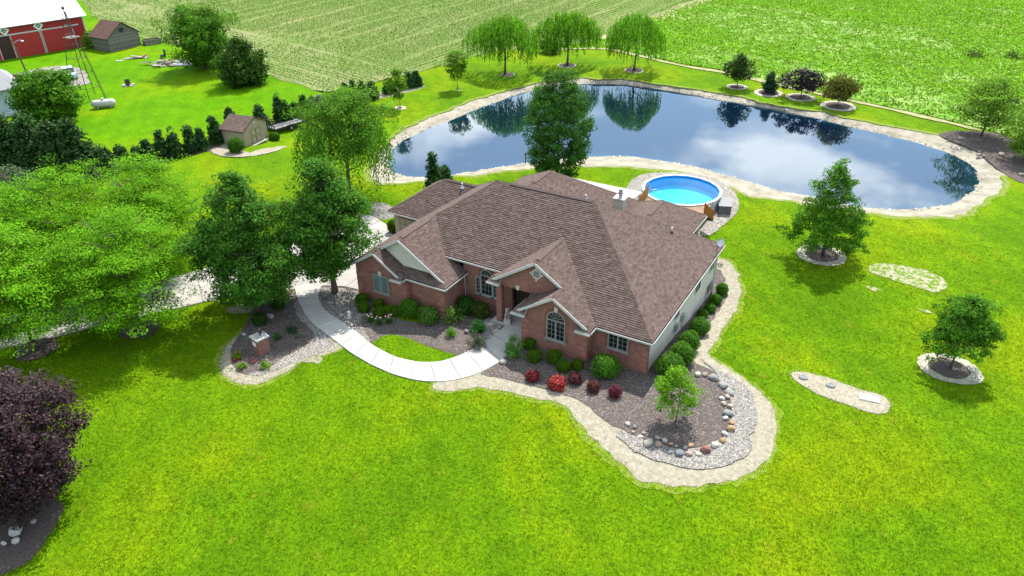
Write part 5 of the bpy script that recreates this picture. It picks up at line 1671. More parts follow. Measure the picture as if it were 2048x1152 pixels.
def gate(name, label, a, b2, z0, h0, h1):
    """stained board panel between two points"""
    o = thing(name, label, 'gate', (*a, z0))
    av, bv = Vector((0, 0, 0)), Vector((b2[0] - a[0], b2[1] - a[1], 0))
    L = bv.length; d = bv / L; nrm = Vector((-d.y, d.x, 0))
    n = int(L / 0.15)
    for i in range(n):
        t0 = L * i / n
        hh = h0 + (h1 - h0) * (i + 0.5) / n
        k = random.uniform(0.85, 1.15)
        mb = MB(); mb.obox(d * t0 + nrm * 0.0, d * (L / n - 0.012), nrm * 0.03, (0, 0, hh), (0.36 * k, 0.145 * k, 0.035 * k)); mb.build('board', m_wood, o)
    for zz in (0.2, 0.75):
        mb = MB(); mb.obox(nrm * 0.034 + Vector((0, 0, zz)), d * L, nrm * 0.035, (0, 0, 0.1), (0.34, 0.15, 0.045)); mb.build('rail', m_wood, o)
    mb = MB(); mb.obox(-d * 0.09 - nrm * 0.03, d * 0.085, nrm * 0.09, (0, 0, max(h0, h1) + 0.08), (0.30, 0.13, 0.04)); mb.build('post', m_wood, o)
ga, gb = (-5.95, 24.2), (-6.2, 27.1)
gate('wooden_gate', 'orange stained board gate panel at the left edge of the pool deck', ga, gb, pz + 1.235, 1.0, 1.25)
gate('wooden_gate', 'orange stained board gate panel at the near right edge of the pool', (-0.15, 25.3), (0.85, 24.6), pz + 1.235, 1.15, 0.95)

pc = thing('patio_cover', 'low light grey ribbed metal patio cover behind the rear wing', 'patio cover', (-9, 21, pz))
mb = MB(); mb.prism([(-12.5, 19.3, 2.32), (-5.2, 19.3, 2.32), (-5.2, 22.6, 2.0), (-12.5, 22.6, 2.0)], (0, 0, 0.06)); o = mb.build('panel', M('patio_panel', (0.30, 0.30, 0.285), (0.26, 0.26, 0.245), 1.5, 0.5), pc); o.matrix_parent_inverse = Matrix.Translation((9, -21, -pz))
i = 0
while i < 24:
    x = -12.4 + i * 0.305
    mb = MB(); mb.beam((x, 19.3, 2.40), (x, 22.6, 2.08), 0.05, 0.035); o = mb.build('rib', m_white, pc); o.matrix_parent_inverse = Matrix.Translation((9, -21, -pz)); i += 1
for x_ in (-12.3, -8.8, -5.4):
    mb = MB(); mb.box(x_ - 0.05, x_ + 0.05, 22.35, 22.45, pz, 2.03); o = mb.build('post', m_white, pc); o.matrix_parent_inverse = Matrix.Translation((9, -21, -pz))

bxp = (0.45, 29.83)
db = thing('deck_box', 'grey plastic storage box on the gravel beside the pool', 'storage box', (bxp[0], bxp[1], hz(*bxp)), R_(20))
GBX = M('grey_plastic', (0.10, 0.10, 0.097), (0.085, 0.085, 0.082), 3, 0.6)
mb = MB(); mb.box(-0.55, 0.55, -1.05, 1.05, 0, 0.85); mb.build('body', GBX, db)
mb = MB(); mb.box(-0.6, 0.6, -1.1, 1.1, 0.85, 0.93); mb.build('lid', M('lid_plastic', (0.13, 0.13, 0.14), (0.115, 0.115, 0.12), 3, 0.5), db)
for s_ in range(5):
    mb = MB(); mb.box(0.552, 0.57, -0.98 + s_ * 0.4, -0.65 + s_ * 0.4, 0.08, 0.78); mb.build('panel', GBX, db)
pp = (-0.49, 27.41)
pu = thing('pool_pump', 'black pool pump and filter with hoses against the white pool wall', 'pump', (pp[0], pp[1], hz(*pp)))
mb = MB(); mb.lathe([(0, 0.95), (0.2, 0.93), (0.26, 0.75), (0.26, 0.1), (0.2, 0.0)], (0, 0, 0), 14); mb.build('filter_tank', m_white, pu)
mb = MB(); mb.tube([(0.3, -0.3, 0.2), (0.75, -0.35, 0.2)], 0.16, 10); mb.build('motor', m_dark, pu)
mb = MB(); mb.tube([(0.0, 0.1, 0.9), (0.3, 0.25, 1.1), (0.5, 0.2, 0.7), (0.55, 0, 0.2), (0.4, -0.25, 0.15)], 0.035, 6); mb.build('hose', m_rubber, pu)
pq = (-22.46, 32.03)
mo = thing('shore_post', 'thin dark post standing at the water edge beside the tall maple', 'post', (pq[0], pq[1], hz(*pq) - 0.3))
mb = MB(); mb.tube([(0, 0, 0), (0, 0, 1.3)], 0.06, 6); mb.build('shaft', m_steel, mo)
mb = MB(); mb.box(-0.15, 0.15, -0.04, 0.04, 1.0, 1.1); mb.build('crosspiece', m_steel, mo)

# ================================================================== SEPTIC LIDS
for nm, lab, px in (('septic_lid', 'round grey lid at the left end of the bare strip in the right lawn', (12.69, 5.26)), ('septic_lid', 'round grey lid in the middle of the bare strip in the right lawn', (14.34, 5.27))):
    mb = MB(); mb.lathe([(0.0, 0.12), (0.24, 0.12), (0.27, 0.09), (0.28, 0.0)], (0, 0, 0), 18, (0.12, 0.135, 0.14)); mb.lathe([(0.16, 0.121), (0.16, 0.14), (0.12, 0.14), (0.12, 0.121)], (0, 0, 0), 14, (0.10, 0.11, 0.11))
    o = mb.build(nm, m_paint); o.location = (*px, hz(*px) + 0.03); tag(o, lab, 'lid')
q = (16.6, 5.05)
mb = MB(); mb.box(-0.55, 0.55, -0.3, 0.3, 0, 0.1, (0.42, 0.41, 0.39)); mb.box(-0.5, 0.5, -0.25, 0.25, 0.1, 0.13, (0.46, 0.45, 0.43))
o = mb.build('concrete_cover', m_paint); o.location = (*q, hz(*q) + 0.03); o.rotation_euler.z = R_(7); tag(o, 'pale rectangular cover slab at the right end of the bare strip', 'slab')

# ================================================================== ADDRESS PILLAR, STATUES
q = (-19.02, -9.79)
pl = thing('brick_pillar', 'short red brick address pillar with stone cap in the island bed', 'pillar', (*q, 0.0), R_(-12))
mb = MB(); mb.box(-0.40, 0.40, -0.40, 0.40, 0, 1.15); mb.build('shaft', m_brick, pl)
mb = MB(); mb.box(-0.48, 0.48, -0.48, 0.48, 1.15, 1.25); mb.build('cap', M('pillar_cap', (0.30, 0.30, 0.29), (0.24, 0.24, 0.23), 4, 0.8), pl)
mb = MB(); mb.box(-0.27, 0.12, -0.425, -0.402, 0.62, 0.92, (0.7, 0.68, 0.64)); mb.build('plaque', m_paint, pl)
mb = MB(); mb.lathe([(0.05, 0.0), (0.05, 0.14), (0.13, 0.18), (0.15, 0.42), (0.17, 0.43), (0.05, 0.56), (0.0, 0.58)], (0.0, 0.12, 1.25), 6); mb.build('lantern', m_steel, pl)

def lion(parent):
    mb = MB()
    st_ = (0.36, 0.31, 0.25)
    B = lambda c, r, s=0: mb.ball(c, r, st_, 2, 0.03, s)
    B((0, 0.10, 0.42), (0.16, 0.17, 0.26)); B((0, 0.22, 0.22), (0.19, 0.20, 0.18)); B((0, -0.02, 0.66), (0.18, 0.17, 0.2), 2)
    B((0, -0.14, 0.74), (0.10, 0.12, 0.11)); B((0, -0.24, 0.70), (0.06, 0.06, 0.05)); B((-0.08, -0.08, 0.85), (0.035, 0.03, 0.04)); B((0.08, -0.08, 0.85), (0.035, 0.03, 0.04))
    for s in (-1, 1):
        mb.tube([(s * .09, -0.06, 0.5), (s * .095, -0.12, 0.25), (s * .095, -0.14, 0.05)], [0.07, 0.055, 0.06], 7, st_); B((s * .095, -0.18, 0.05), (0.065, 0.09, 0.05))
        B((s * .18, 0.14, 0.17), (0.09, 0.16, 0.14)); B((s * .19, -0.04, 0.05), (0.06, 0.11, 0.05))
    mb.tube([(0, 0.38, 0.12), (0.12, 0.44, 0.1), (0.22, 0.34, 0.08)], [0.035, 0.03, 0.04], 6, st_)
    o = mb.build('figure', M('lion_stone', (0.34, 0.29, 0.23), (0.2, 0.17, 0.135), 9, 0.9, 0.4, 20), parent, smooth=True)
    md = o.modifiers.new('remesh', 'REMESH'); md.mode = 'VOXEL'; md.voxel_size = 0.022; md.use_smooth_shade = True
    return o
q = (-6.45, 1.05)
lo = thing('lion_statue', 'seated stone lion statue on a white plinth beside the entry column', 'statue', (*q, 0.16), R_(20))
mb = MB(); mb.box(-0.24, 0.24, -0.30, 0.42, 0, 0.06); mb.box(-0.21, 0.21, -0.27, 0.39, 0.06, 0.30); mb.box(-0.24, 0.24, -0.30, 0.42, 0.30, 0.35); mb.build('plinth', m_white, lo)
lf_ = lion(lo); lf_.location.z = 0.35
q = (-16.63, -3.84)
ws = thing('garden_statue', 'small white garden figurine standing in the gravel left of the clipped shrubs', 'statue', (*q, 0.03))
mb = MB(); wc = (0.62, 0.61, 0.58)
mb.ball((0, 0, 0.22), (0.12, 0.10, 0.24), wc, 2, 0.03); mb.ball((0, -0.02, 0.52), (0.085, 0.08, 0.10), wc, 2); mb.ball((-0.12, 0.02, 0.38), (0.06, 0.05, 0.16), wc, 2); mb.ball((0.12, 0.02, 0.40), (0.06, 0.05, 0.18), wc, 2)
o = mb.build('figure', m_stone, ws, smooth=True); md = o.modifiers.new('remesh', 'REMESH'); md.mode = 'VOXEL'; md.voxel_size = 0.02; md.use_smooth_shade = True
mb = MB(); mb.box(-0.14, 0.14, -0.14, 0.14, 0, 0.06); mb.build('base', m_white, ws)

# ================================================================== FARMSTEAD
RED = (0.30, 0.022, 0.020)
# red barn: long wall runs along local x, its front faces local -y
bA, bB = Vector((-112.43, 40.3)), Vector((-115.5, 26.7))
barn_a = math.atan2((bA - bB).y, (bA - bB).x)
barn = thing('red_barn', 'long red barn with white metal roof and sliding doors', 'barn', (bA.x, bA.y, hz(bA.x, bA.y)), barn_a)
BL, BD, BH = 34.0, 15.0, 5.2
mb = MB(); mb.box(-BL, 0, 0.0, BD, -0.3, BH, RED); mb.prism([(0, 0, BH), (0, BD, BH), (0, BD / 2, BH + 5.2)], (-BL, 0, 0), RED)
barn_w = mb.build('wall', m_paint, barn)
x = -BL
mb = MB()
while x < 0:
    mb.box(x, x + 0.03, -0.025, 0.0, -0.2, BH, (0.22, 0.016, 0.015)); x += 0.3
mb.build('batten', m_paint, barn_w, 'stuff')
mb = MB()
mb.prism([(0.5, -0.6, BH - 0.35), (0.5, BD / 2, BH + 5.3), (-BL - .5, BD / 2, BH + 5.3), (-BL - .5, -0.6, BH - 0.35)], (0, 0, 0.12), (1, 1, 1))
mb.prism([(0.5, BD + 0.6, BH - 0.35), (0.5, BD / 2, BH + 5.3), (-BL - .5, BD / 2, BH + 5.3), (-BL - .5, BD + 0.6, BH - 0.35)], (0, 0, 0.12), (1, 1, 1))
br = mb.build('roof', M('white_metal_roof', (0.72, 0.72, 0.71), (0.66, 0.66, 0.65), 1, 0.4), barn)
for i in range(38):
    mb = MB(); x = 0.3 - i * 0.9; mb.beam((x, -0.6, BH - 0.20), (x, BD / 2, BH + 5.45), 0.05, 0.05); mb.build('seam', m_white, br)
mb = MB(); mb.box(-BL, -1.0, -0.16, -0.03, 3.55, 3.75, (1, 1, 1)); mb.build('door_track', m_white, barn)
for x0, x1 in ((-20.0, -13.4), (-11.5, -7.0), (-6.9, -2.0)):
    mb = MB(); mb.box(x0, x1, -0.13, -0.04, 0.05, 3.55, (0.31, 0.024, 0.022)); dd = mb.build('sliding_door', m_paint, barn)
    mb = MB(); mb.box(x0, x0 + 0.12, -0.155, -0.132, 0.05, 3.55); mb.box(x1 - 0.12, x1, -0.155, -0.132, 0.05, 3.55); mb.build('edge_trim', m_white, dd)
mb = MB(); mb.box(-13.3, -11.6, -0.02, 0.02, 0, 3.5); mb.build('door_gap_shade', m_dark, barn)  # flat dark panel on the wall, painted as the unlit gap between doors
mb = MB(); mb.box(-0.16, 0.02, -0.03, 0.05, -0.2, BH - 0.1); mb.build('corner_trim', m_white, barn)
for x in (-12.0, -7.0):
    mb = MB(); c = Vector((x, -0.06, 4.35)); r = 0.75
    mb.prism([c + Vector((r, 0, 0)), c + Vector((0, 0, r)), c + Vector((-r, 0, 0)), c + Vector((0, 0, -r))], (0, -0.05, 0), (0.7, 0.7, 0.66)); so_ = mb.build('barn_quilt', m_paint, barn)
    r = 0.45
    mb = MB()
    for dx, dz in ((0.24, 0), (-0.24, 0), (0, 0.24), (0, -0.24)):
        cc = c + Vector((dx, -0.055, dz)); rr = 0.19
        mb.prism([cc + Vector((rr, 0, 0)), cc + Vector((0, 0, rr)), cc + Vector((-rr, 0, 0)), cc + Vector((0, 0, -rr))], (0, -0.02, 0), (0.06, 0.09, 0.07))
    mb.build('motif', m_paint, so_)

# grey weathered shed
os_ = thing('old_wooden_shed', 'weathered grey wooden shed with rusty brown metal roof near the barn', 'shed', (-104.6, 38.8, hz(-104.6, 38.8)), R_(0))
SW, SD2, SH = 4.7, 5.7, 2.3          # local: gable end at x=0 facing +x, spans y 0..SD2; body runs to -x
y = 0.0
GW = (0.17, 0.155, 0.135)
mb = MB(); mb.box(-SW, -0.02, 0.03, SD2 - 0.03, 0, SH, (0.10, 0.09, 0.08)); mb.prism([(-0.02, 0.03, SH), (-0.02, SD2 - 0.03, SH), (-0.02, SD2 / 2, SH + 1.9)], (-SW + 0.02, 0, 0), (0.12, 0.11, 0.1)); mb.build('wall', m_wood, os_)
z = 0.0
while z < SH + 1.7:
    hw = SD2 / 2 if z < SH else SD2 / 2 * (1 - (z + 0.1 - SH) / 1.9)
    k = random.uniform(0.7, 1.2)
    mb = MB(); mb.box(-0.02, 0.03, SD2 / 2 - hw, SD2 / 2 + hw, z, z + 0.19, (GW[0] * k, GW[1] * k, GW[2] * k)); mb.build('plank', m_wood, os_)
    if z < SH - 0.1:
        k = random.uniform(0.6, 1.0); mb = MB(); mb.box(-SW, -0.02, -0.02, 0.03, z, z + 0.19, (GW[0] * k, GW[1] * k, GW[2] * k)); mb.build('plank', m_wood, os_)
    z += 0.21
mb = MB(); mb.box(0.02, 0.05, 2.3, 3.1, 2.75, 3.45); mb.build('window', m_dark, os_)
for y0, y1 in ((-0.35, SD2 / 2), (SD2 + 0.35, SD2 / 2)):
    mb = MB(); mb.prism([(0.25, y0, SH - 0.2), (0.25, y1, SH + 2.0), (-SW - 0.2, y1, SH + 2.0), (-SW - 0.2, y0, SH - 0.2)], (0, 0, 0.06), (0.105, 0.055, 0.045)); rr_ = mb.build('roof', m_wood, os_)
    for i in range(9):
        mb = MB(); x = 0.2 - i * 0.6; mb.beam((x, y0, SH - 0.12), (x, y1, SH + 2.08), 0.05, 0.04, (0.14, 0.075, 0.06)); mb.build('seam', m_wood, rr_)
q = (-103.79, 46.06)
wc_ = thing('wooden_crate', 'low open grey wooden crate in the weeds right of the old shed', 'crate', (*q, hz(*q)), R_(70))
for a, b2 in (((-1.3, -0.9), (1.3, -0.9)), ((1.3, -0.9), (1.3, 0.9)), ((1.3, 0.9), (-1.3, 0.9)), ((-1.3, 0.9), (-1.3, -0.9))):
    for k in range(3):
        mb = MB(); mb.beam((*a, 0.15 + k * 0.28), (*b2, 0.15 + k * 0.28), 0.06, 0.24, (0.15, 0.14, 0.125)); mb.build('plank', m_wood, wc_)

# windmill tower
mill = [Vector((-82.1, 19.9)), Vector((-84.9, 18.9)), Vector((-84.6, 22.4)), Vector((-81.7, 21.9))]
mc = sum(mill, Vector((0, 0))) / 4
wt = thing('windmill_tower', 'tall dark steel lattice windmill tower without blades', 'tower', (mc.x, mc.y, hz(mc.x, mc.y)))
TH = 11.2
def leg_at(i, z):
    d = (mill[i] - mc) * (1 - 0.93 * z / TH)
    return Vector((d.x, d.y, z))
for i in range(4):
    mb = MB(); mb.tube([leg_at(i, 0), leg_at(i, TH)], 0.05, 5); mb.build('leg', m_steel, wt)
for z in (1.6, 3.6, 5.4, 7.0, 8.4, 9.6):
    for i in range(4):
        mb = MB(); mb.tube([leg_at(i, z), leg_at((i + 1) % 4, z)], 0.032, 4); mb.build('girt', m_steel, wt)
for z0, z1 in ((3.6, 5.4), (5.4, 7.0), (7.0, 8.4)):
    for i in range(4):
        mb = MB(); mb.tube([leg_at(i, z0), leg_at((i + 1) % 4, z1)], 0.014, 4); mb.build('brace', m_steel, wt)
mb = MB(); mb.box(-0.75, 0.75, -0.75, 0.75, 8.0, 8.08, (0.2, 0.17, 0.15)); mb.build('platform', m_wood, wt)
mb = MB(); mb.tube([(0, 0, 8.5), (0, 0, TH + 0.9)], 0.05, 6); mb.ball((0, 0, TH + 0.4), (0.22, 0.22, 0.2)); mb.build('mast', m_steel, wt)
mb = MB()
for s_ in (-0.14, 0.14):
    mb.tube([leg_at(3, 0) + Vector((s_, 0.12, 0)), leg_at(3, 8) + Vector((s_, 0.12, 0))], 0.02, 4)
for k in range(22):
    c = leg_at(3, 0.3 + k * 0.35) + Vector((0, 0.12, 0)); mb.tube([c - Vector((.14, 0, 0)), c + Vector((.14, 0, 0))], 0.014, 4)
mb.build('ladder', m_steel, wt)
# yard lamp pole
q = (-99.36, 22.09)
po = thing('yard_lamp_pole', 'leaning wooden pole with a small white yard lamp before the barn', 'lamp pole', (*q, hz(*q)))
mb = MB(); mb.tube([(0, 0, 0), (-0.3, -0.5, 5.9)], [0.13, 0.09], 7); mb.build('shaft', m_bark, po)
mb = MB(); mb.tube([(-0.25, -0.45, 5.4), (0.1, 0.1, 5.75), (0.3, 0.5, 5.7)], 0.035, 5); mb.build('arm', m_metal, po)
mb = MB(); mb.lathe([(0.05, 0.15), (0.2, 0.05), (0.22, 0), (0.0, -0.12)], (0.3, 0.55, 5.55), 10); mb.build('lamp', m_white, po)
# propane tank
q = (-77.72, 19.1)
tk = thing('propane_tank', 'white propane tank on short legs below the windmill tower', 'tank', (*q, hz(*q)), R_(50))
mb = MB(); prof = [(0.02, -1.45), (0.28, -1.38), (0.46, -1.2), (0.5, -1.0), (0.5, 1.0), (0.46, 1.2), (0.28, 1.38), (0.02, 1.45)]
mb.lathe(prof, (0, 0, 0), 18); mb.v = [(z, x, y + 0.62) for x, y, z in mb.v]; mb.build('shell', m_white, tk, smooth=True)
mb = MB(); mb.lathe([(0, 0.28), (0.17, 0.24), (0.2, 0.0)], (0, 0, 1.05), 12); mb.build('dome', m_white, tk)
for x in (-0.8, 0.8):
    mb = MB(); mb.box(x - 0.08, x + 0.08, -0.3, 0.3, 0, 0.25); mb.build('leg', m_white, tk)
# pale outbuilding at the left edge
q0, q1 = Vector((-86.04, 11.54)), Vector((-85.38, 13.54))
ob_a = math.atan2((q1 - q0).y, (q1 - q0).x)
ob = thing('pale_outbuilding', 'pale blue grey building with grey roof at the left edge', 'building', (q0.x, q0.y, hz(*q0)), ob_a)
PBL = (0.46, 0.54, 0.57)
LW = (q1 - q0).length
mb = MB(); mb.box(0, LW, 0, 9, -0.2, 3.2, PBL); mb.box(-7, -0.01, 0.35, 9, -0.2, 3.2, PBL); owl = mb.build('wall', m_paint, ob)
mb = MB(); z = 0.0
while z < 3.1:
    mb.face([(0, -0.03, z), (LW, -0.03, z), (LW, -0.004, z + 0.2), (0, -0.004, z + 0.2)], PBL); z += 0.2
mb.build('siding', m_paint, owl, 'stuff')
mb = MB(); mb.prism([(LW + .5, -0.6, 3.1), (-8, -0.6, 3.1), (-8, 4.5, 5.0), (LW - 1.5, 4.5, 5.0)], (0, 0, 0.1), (0.17, 0.17, 0.18)); mb.prism([(LW + .5, -0.6, 3.1), (LW - 1.5, 4.5, 5.0), (LW + .5, 9.6, 3.1)], (0, 0, 0.1), (0.19, 0.19, 0.2)); mb.prism([(LW + .5, 9.6, 3.1), (LW - 1.5, 4.5, 5.0), (-8, 4.5, 5.0), (-8, 9.6, 3.1)], (0, 0, 0.1), (0.17, 0.17, 0.18)); mb.build('roof', m_paint, ob)
mb = MB(); mb.box(-7, LW + 0.05, -0.7, -0.05, -0.1, 0.35, (0.5, 0.55, 0.57)); mb.build('foundation_ledge', m_paint, ob)
mb = MB(); mb.box(-1.9, -0.9, 5.6, 6.6, 3.0, 7.4); mb.build('chimney', m_brick, ob)

# garden shed
sA, sB, sC = Vector((-52.76, 16.85)), Vector((-50.14, 17.47)), Vector((-49.64, 20.49))
sB = Vector((-50.52, 17.78)); sC = Vector((-51.13, 21.75)); 
sa_ = math.atan2((sC - sB).y, (sC - sB).x)
sd2 = thing('garden_shed', 'small tan garden shed with brown shingled gable roof and double doors', 'shed', (sB.x, sB.y, hz(*sB)), sa_)
SWd, SLn, SHh, SPk = (sC - sB).length, 3.0, 2.0, 3.0     # local: front along +x (facing -y)
mb = MB(); mb.box(0, SWd, 0.0, SLn, -0.1, SHh); mb.prism([(0, 0.0, SHh), (SWd, 0.0, SHh), (SWd / 2, 0.0, SPk - 0.1)], (0, SLn, 0)); swl = mb.build('wall', m_tan, sd2)
mb = MB()
for i in range(11):
    x = 0.1 + i * (SWd - 0.2) / 10; mb.box(x - 0.012, x + 0.012, -0.015, -0.002, 0, SHh, (0.8, 0.8, 0.8))
mb.build('batten', m_tan, swl)
for x0, x1, y0, y1 in ((-0.25, SWd / 2, -0.2, SLn + 0.2),):
    dl = [(-0.25, y0, SHh - 0.08), (SWd / 2, y0, SPk), (SWd / 2, y1, SPk), (-0.25, y1, SHh - 0.08)]
    dr = [(SWd + 0.25, y0, SHh - 0.08), (SWd / 2, y0, SPk), (SWd / 2, y1, SPk), (SWd + 0.25, y1, SHh - 0.08)]
    for dq, sdd in ((dl, 60), (dr, 61)): roof_plane(dq, sdd, 0.08, sd2, None, [(.115, .082, .066), (.10, .07, .058), (.13, .095, .08)])
for i in range(2):
    x0 = SWd / 2 - 0.85 + i * 0.86
    mb = MB(); mb.box(x0, x0 + 0.83, -0.05, -0.02, 0.05, 1.75); dd = mb.build('door', m_tan, sd2)
    for z0 in (0.12, 0.95):
        mb = MB()
        for a, b2 in (((x0 + .08, z0), (x0 + .75, z0)), ((x0 + .75, z0), (x0 + .75, z0 + .68)), ((x0 + .75, z0 + .68), (x0 + .08, z0 + .68)), ((x0 + .08, z0 + .68), (x0 + .08, z0))):
            mb.beam((a[0], -0.06, a[1]), (b2[0], -0.06, b2[1]), 0.05, 0.05, (0.65, 0.62, 0.6))
        mb.build('door_trim', m_tan, dd)
mb = MB(); mb.box(SWd / 2 - 0.12, SWd / 2 + 0.12, -0.06, -0.02, 2.28, 2.42, (1.5, 1.5, 1.6)); mb.build('sign', m_white, sd2)
mb = MB(); mb.box(0.8, SWd - 0.8, -0.6, -0.06, 0.0, 0.06, (0.7, 0.7, 0.68)); mb.build('ramp', m_conc, sd2)

# utility trailer
q = Vector((-52.53, 25.88))
ta = math.atan2(*(Vector((-52.06, 28.29)) - Vector((-52.82, 23.95))).yx)
trl = thing('utility_trailer', 'black flatbed utility trailer with pale deck parked behind the garden shed', 'trailer', (q.x, q.y, hz(*q)), ta)
TLn, TWd = 4.3, 1.9
for i in range(10):
    k = random.uniform(0.85, 1.05); mb = MB(); y = -TWd / 2 + i * TWd / 10; mb.box(-TLn / 2, TLn / 2, y + 0.006, y + TWd / 10 - 0.006, 0.55, 0.59, (0.22 * k, 0.215 * k, 0.21 * k)); mb.build('plank', m_wood, trl)
mb = MB()
for y in (-TWd / 2 - 0.03, TWd / 2 + 0.03):
    mb.box(-TLn / 2, TLn / 2, y - 0.05, y + 0.05, 0.36, 0.64); mb.tube([(-TLn / 2, y, 0.95), (TLn / 2, y, 0.95)], 0.05, 5)
    for x in np.linspace(-TLn / 2, TLn / 2, 5): mb.tube([(x, y, 0.6), (x, y, 0.95)], 0.04, 5)
mb.tube([(TLn / 2, -0.6, 0.48), (TLn / 2 + 1.3, 0, 0.48), (TLn / 2, 0.6, 0.48)], 0.04, 5)
mb.build('frame', m_dark, trl)
mb = MB()
for x in np.linspace(-TWd / 2, TWd / 2, 5): mb.tube([(-TLn / 2, x, 0.6), (-TLn / 2 - 0.2, x, 2.0)], 0.055, 5)
for k in range(5):
    z = 0.65 + k * 0.33; mb.tube([(-TLn / 2 - 0.2 * (z - .6) / 1.15, -TWd / 2, z), (-TLn / 2 - 0.2 * (z - .6) / 1.15, TWd / 2, z)], 0.04, 5)
mb.build('ramp_gate', m_dark, trl)
for y in (-TWd / 2 - 0.2, TWd / 2 + 0.2):
    mb = MB(); mb.lathe([(0.12, -0.1), (0.3, -0.1), (0.34, -0.06), (0.34, 0.06), (0.3, 0.1), (0.12, 0.1)], (0, 0, 0), 16); mb.v = [(x, z + y, yy + 0.34) for x, yy, z in mb.v]; wh = mb.build('wheel', m_rubber, trl)
    mb = MB(); mb.lathe([(0.0, -0.09), (0.19, -0.09), (0.2, 0.09), (0.0, 0.09)], (0, 0, 0), 14); mb.v = [(x, z + y, yy + 0.34) for x, yy, z in mb.v]; mb.build('rim', m_white, wh)
    mb = MB(); mb.box(-0.5, 0.5, y - 0.13, y + 0.13, 0.72, 0.75); mb.build('fender', m_dark, trl)

# riding mower by the barn
q = (-115.24, 32.43)
mw_ = thing('riding_mower', 'red riding mower parked against the barn doors', 'mower', (*q, hz(*q)), R_(75))
mb = MB(); mb.box(-0.1, 0.75, -0.28, 0.28, 0.4, 0.85, (0.4, 0.02, 0.02)); mb.box(-0.9, -0.1, -0.38, 0.38, 0.35, 0.55, (0.4, 0.02, 0.02)); mb.build('body', m_paint, mw_)
mb = MB(); mb.box(-0.55, -0.15, -0.22, 0.22, 0.55, 0.65, (0.03, 0.03, 0.03)); mb.box(-0.65, -0.55, -0.22, 0.22, 0.6, 1.0, (0.03, 0.03, 0.03)); mb.build('seat', m_paint, mw_)
for x, y, r in ((0.55, -0.35, 0.18), (0.55, 0.35, 0.18), (-0.6, -0.42, 0.28), (-0.6, 0.42, 0.28)):
    mb = MB(); mb.tube([(x, y - 0.09, r), (x, y + 0.09, r)], r, 12); mb.build('wheel', m_rubber, mw_)
mb = MB(); mb.tube([(0.05, 0, 0.8), (-0.1, 0, 1.05)], 0.025, 5); mb.tube([(-0.1, -0.16, 1.05), (-0.1, 0.16, 1.05)], 0.02, 5); mb.build('steering_wheel', m_dark, mw_)

# pale blue car half hidden behind the round tree
q = (-95.99, 26.02)
car = thing('parked_car', 'pale blue car parked on the gravel behind the round tree', 'car', (*q, hz(*q)), R_(-25))
CB = (0.36, 0.44, 0.5)
mb = MB()
sec = [(-2.2, 0.35), (-2.2, 0.75), (-1.9, 0.9), (-0.9, 0.98), (2.1, 0.85), (2.2, 0.6), (2.2, 0.35)]
mb.prism([(x, -0.85, z) for x, z in sec], (0, 1.7, 0), CB); bd = mb.build('body', m_paint, car)
mb = MB(); mb.prism([(-1.6, -0.74, 0.94), (-1.1, -0.70, 1.42), (0.4, -0.70, 1.42), (1.1, -0.74, 0.92)], (0, 1.46, 0), (0.03, 0.04, 0.05)); mb.build('windows', m_glass, car)
mb = MB(); mb.box(-1.1, 0.4, -0.70, 0.70, 1.42, 1.46, CB); mb.build('roof', m_paint, car)
for x in (-1.4, 1.35):
    for y in (-0.82, 0.82):
        mb = MB(); mb.tube([(x, y - 0.1, 0.32), (x, y + 0.1, 0.32)], 0.32, 14); wh = mb.build('wheel', m_rubber, car)
        mb = MB(); mb.tube([(x, y - 0.11, 0.32), (x, y + 0.11, 0.32)], 0.18, 10); mb.build('rim', m_metal, wh)
# burn barrel, brush and lumber piles, dark bin
q = (-84.19, 27.23)
bb_ = thing('fire_pit', 'small dark fire barrel on pale blocks in the farmyard grass', 'fire pit', (*q, hz(*q)))
mb = MB(); mb.lathe([(0.33, 0.0), (0.36, 0.8), (0.32, 0.8), (0.28, 0.1)], (0, 0, 0.1), 12); mb.build('barrel', m_steel, bb_)
for i in range(5):
    a = i * 1.25; mb = MB(); mb.obox((math.cos(a) * 0.65 - .25, math.sin(a) * 0.65 - .15, 0), (0.5, 0.1, 0), (-0.06, 0.3, 0), (0, 0, 0.2), (0.5, 0.46, 0.4)); mb.build('block', m_rock, bb_)
def pile(name, label, px, n, L, spread, cols, seed, rz):
    rs = random.Random(seed)
    o = thing(name, label, 'pile', (*px, hz(*px)), rz)
    for i in range(n):
        k = rs.choice(cols); l = L * rs.uniform(0.4, 1.0)
        a = rs.gauss(0, 0.5); c = Vector((rs.gauss(0, spread[0]), rs.gauss(0, spread[1]), 0.06 + rs.random() ** 2 * spread[2]))
        d = Vector((math.cos(a), math.sin(a), rs.uniform(-0.12, 0.12))) * l / 2
        c.z = max(c.z, abs(d.z) + 0.05)
        mb = MB(); mb.beam(c - d, c + d, rs.uniform(0.12, 0.55), rs.uniform(0.03, 0.09), k); mb.build('plank', m_wood, o)
    return o
pile('lumber_pile', 'long low pile of pale boards in the grass right of the old shed', (-96.83, 38.72), 18, 2.4, (1.2, 0.4, 0.25), [(.28, .27, .24), (.22, .2, .17), (.17, .09, .05), (.34, .32, .29)], 1, R_(60))
pile('scrap_pile', 'scattered heap of pale scrap boards beside the big farmyard tree', (-89.73, 38.19), 50, 1.7, (1.2, 0.9, 0.5), [(.30, .29, .27), (.2, .19, .17), (.10, .085, .075), (.18, .12, .08), (.36, .34, .32)], 2, R_(40))
q = (-87.2, 39.52)
mb = MB(); mb.box(-2.0, 2.0, -1.5, 1.5, 0.0, 0.14, (0.20, 0.22, 0.23)); mb.box(-1.9, -1.0, -1.2, 1.3, 0.14, 0.2, (0.3, 0.31, 0.31))
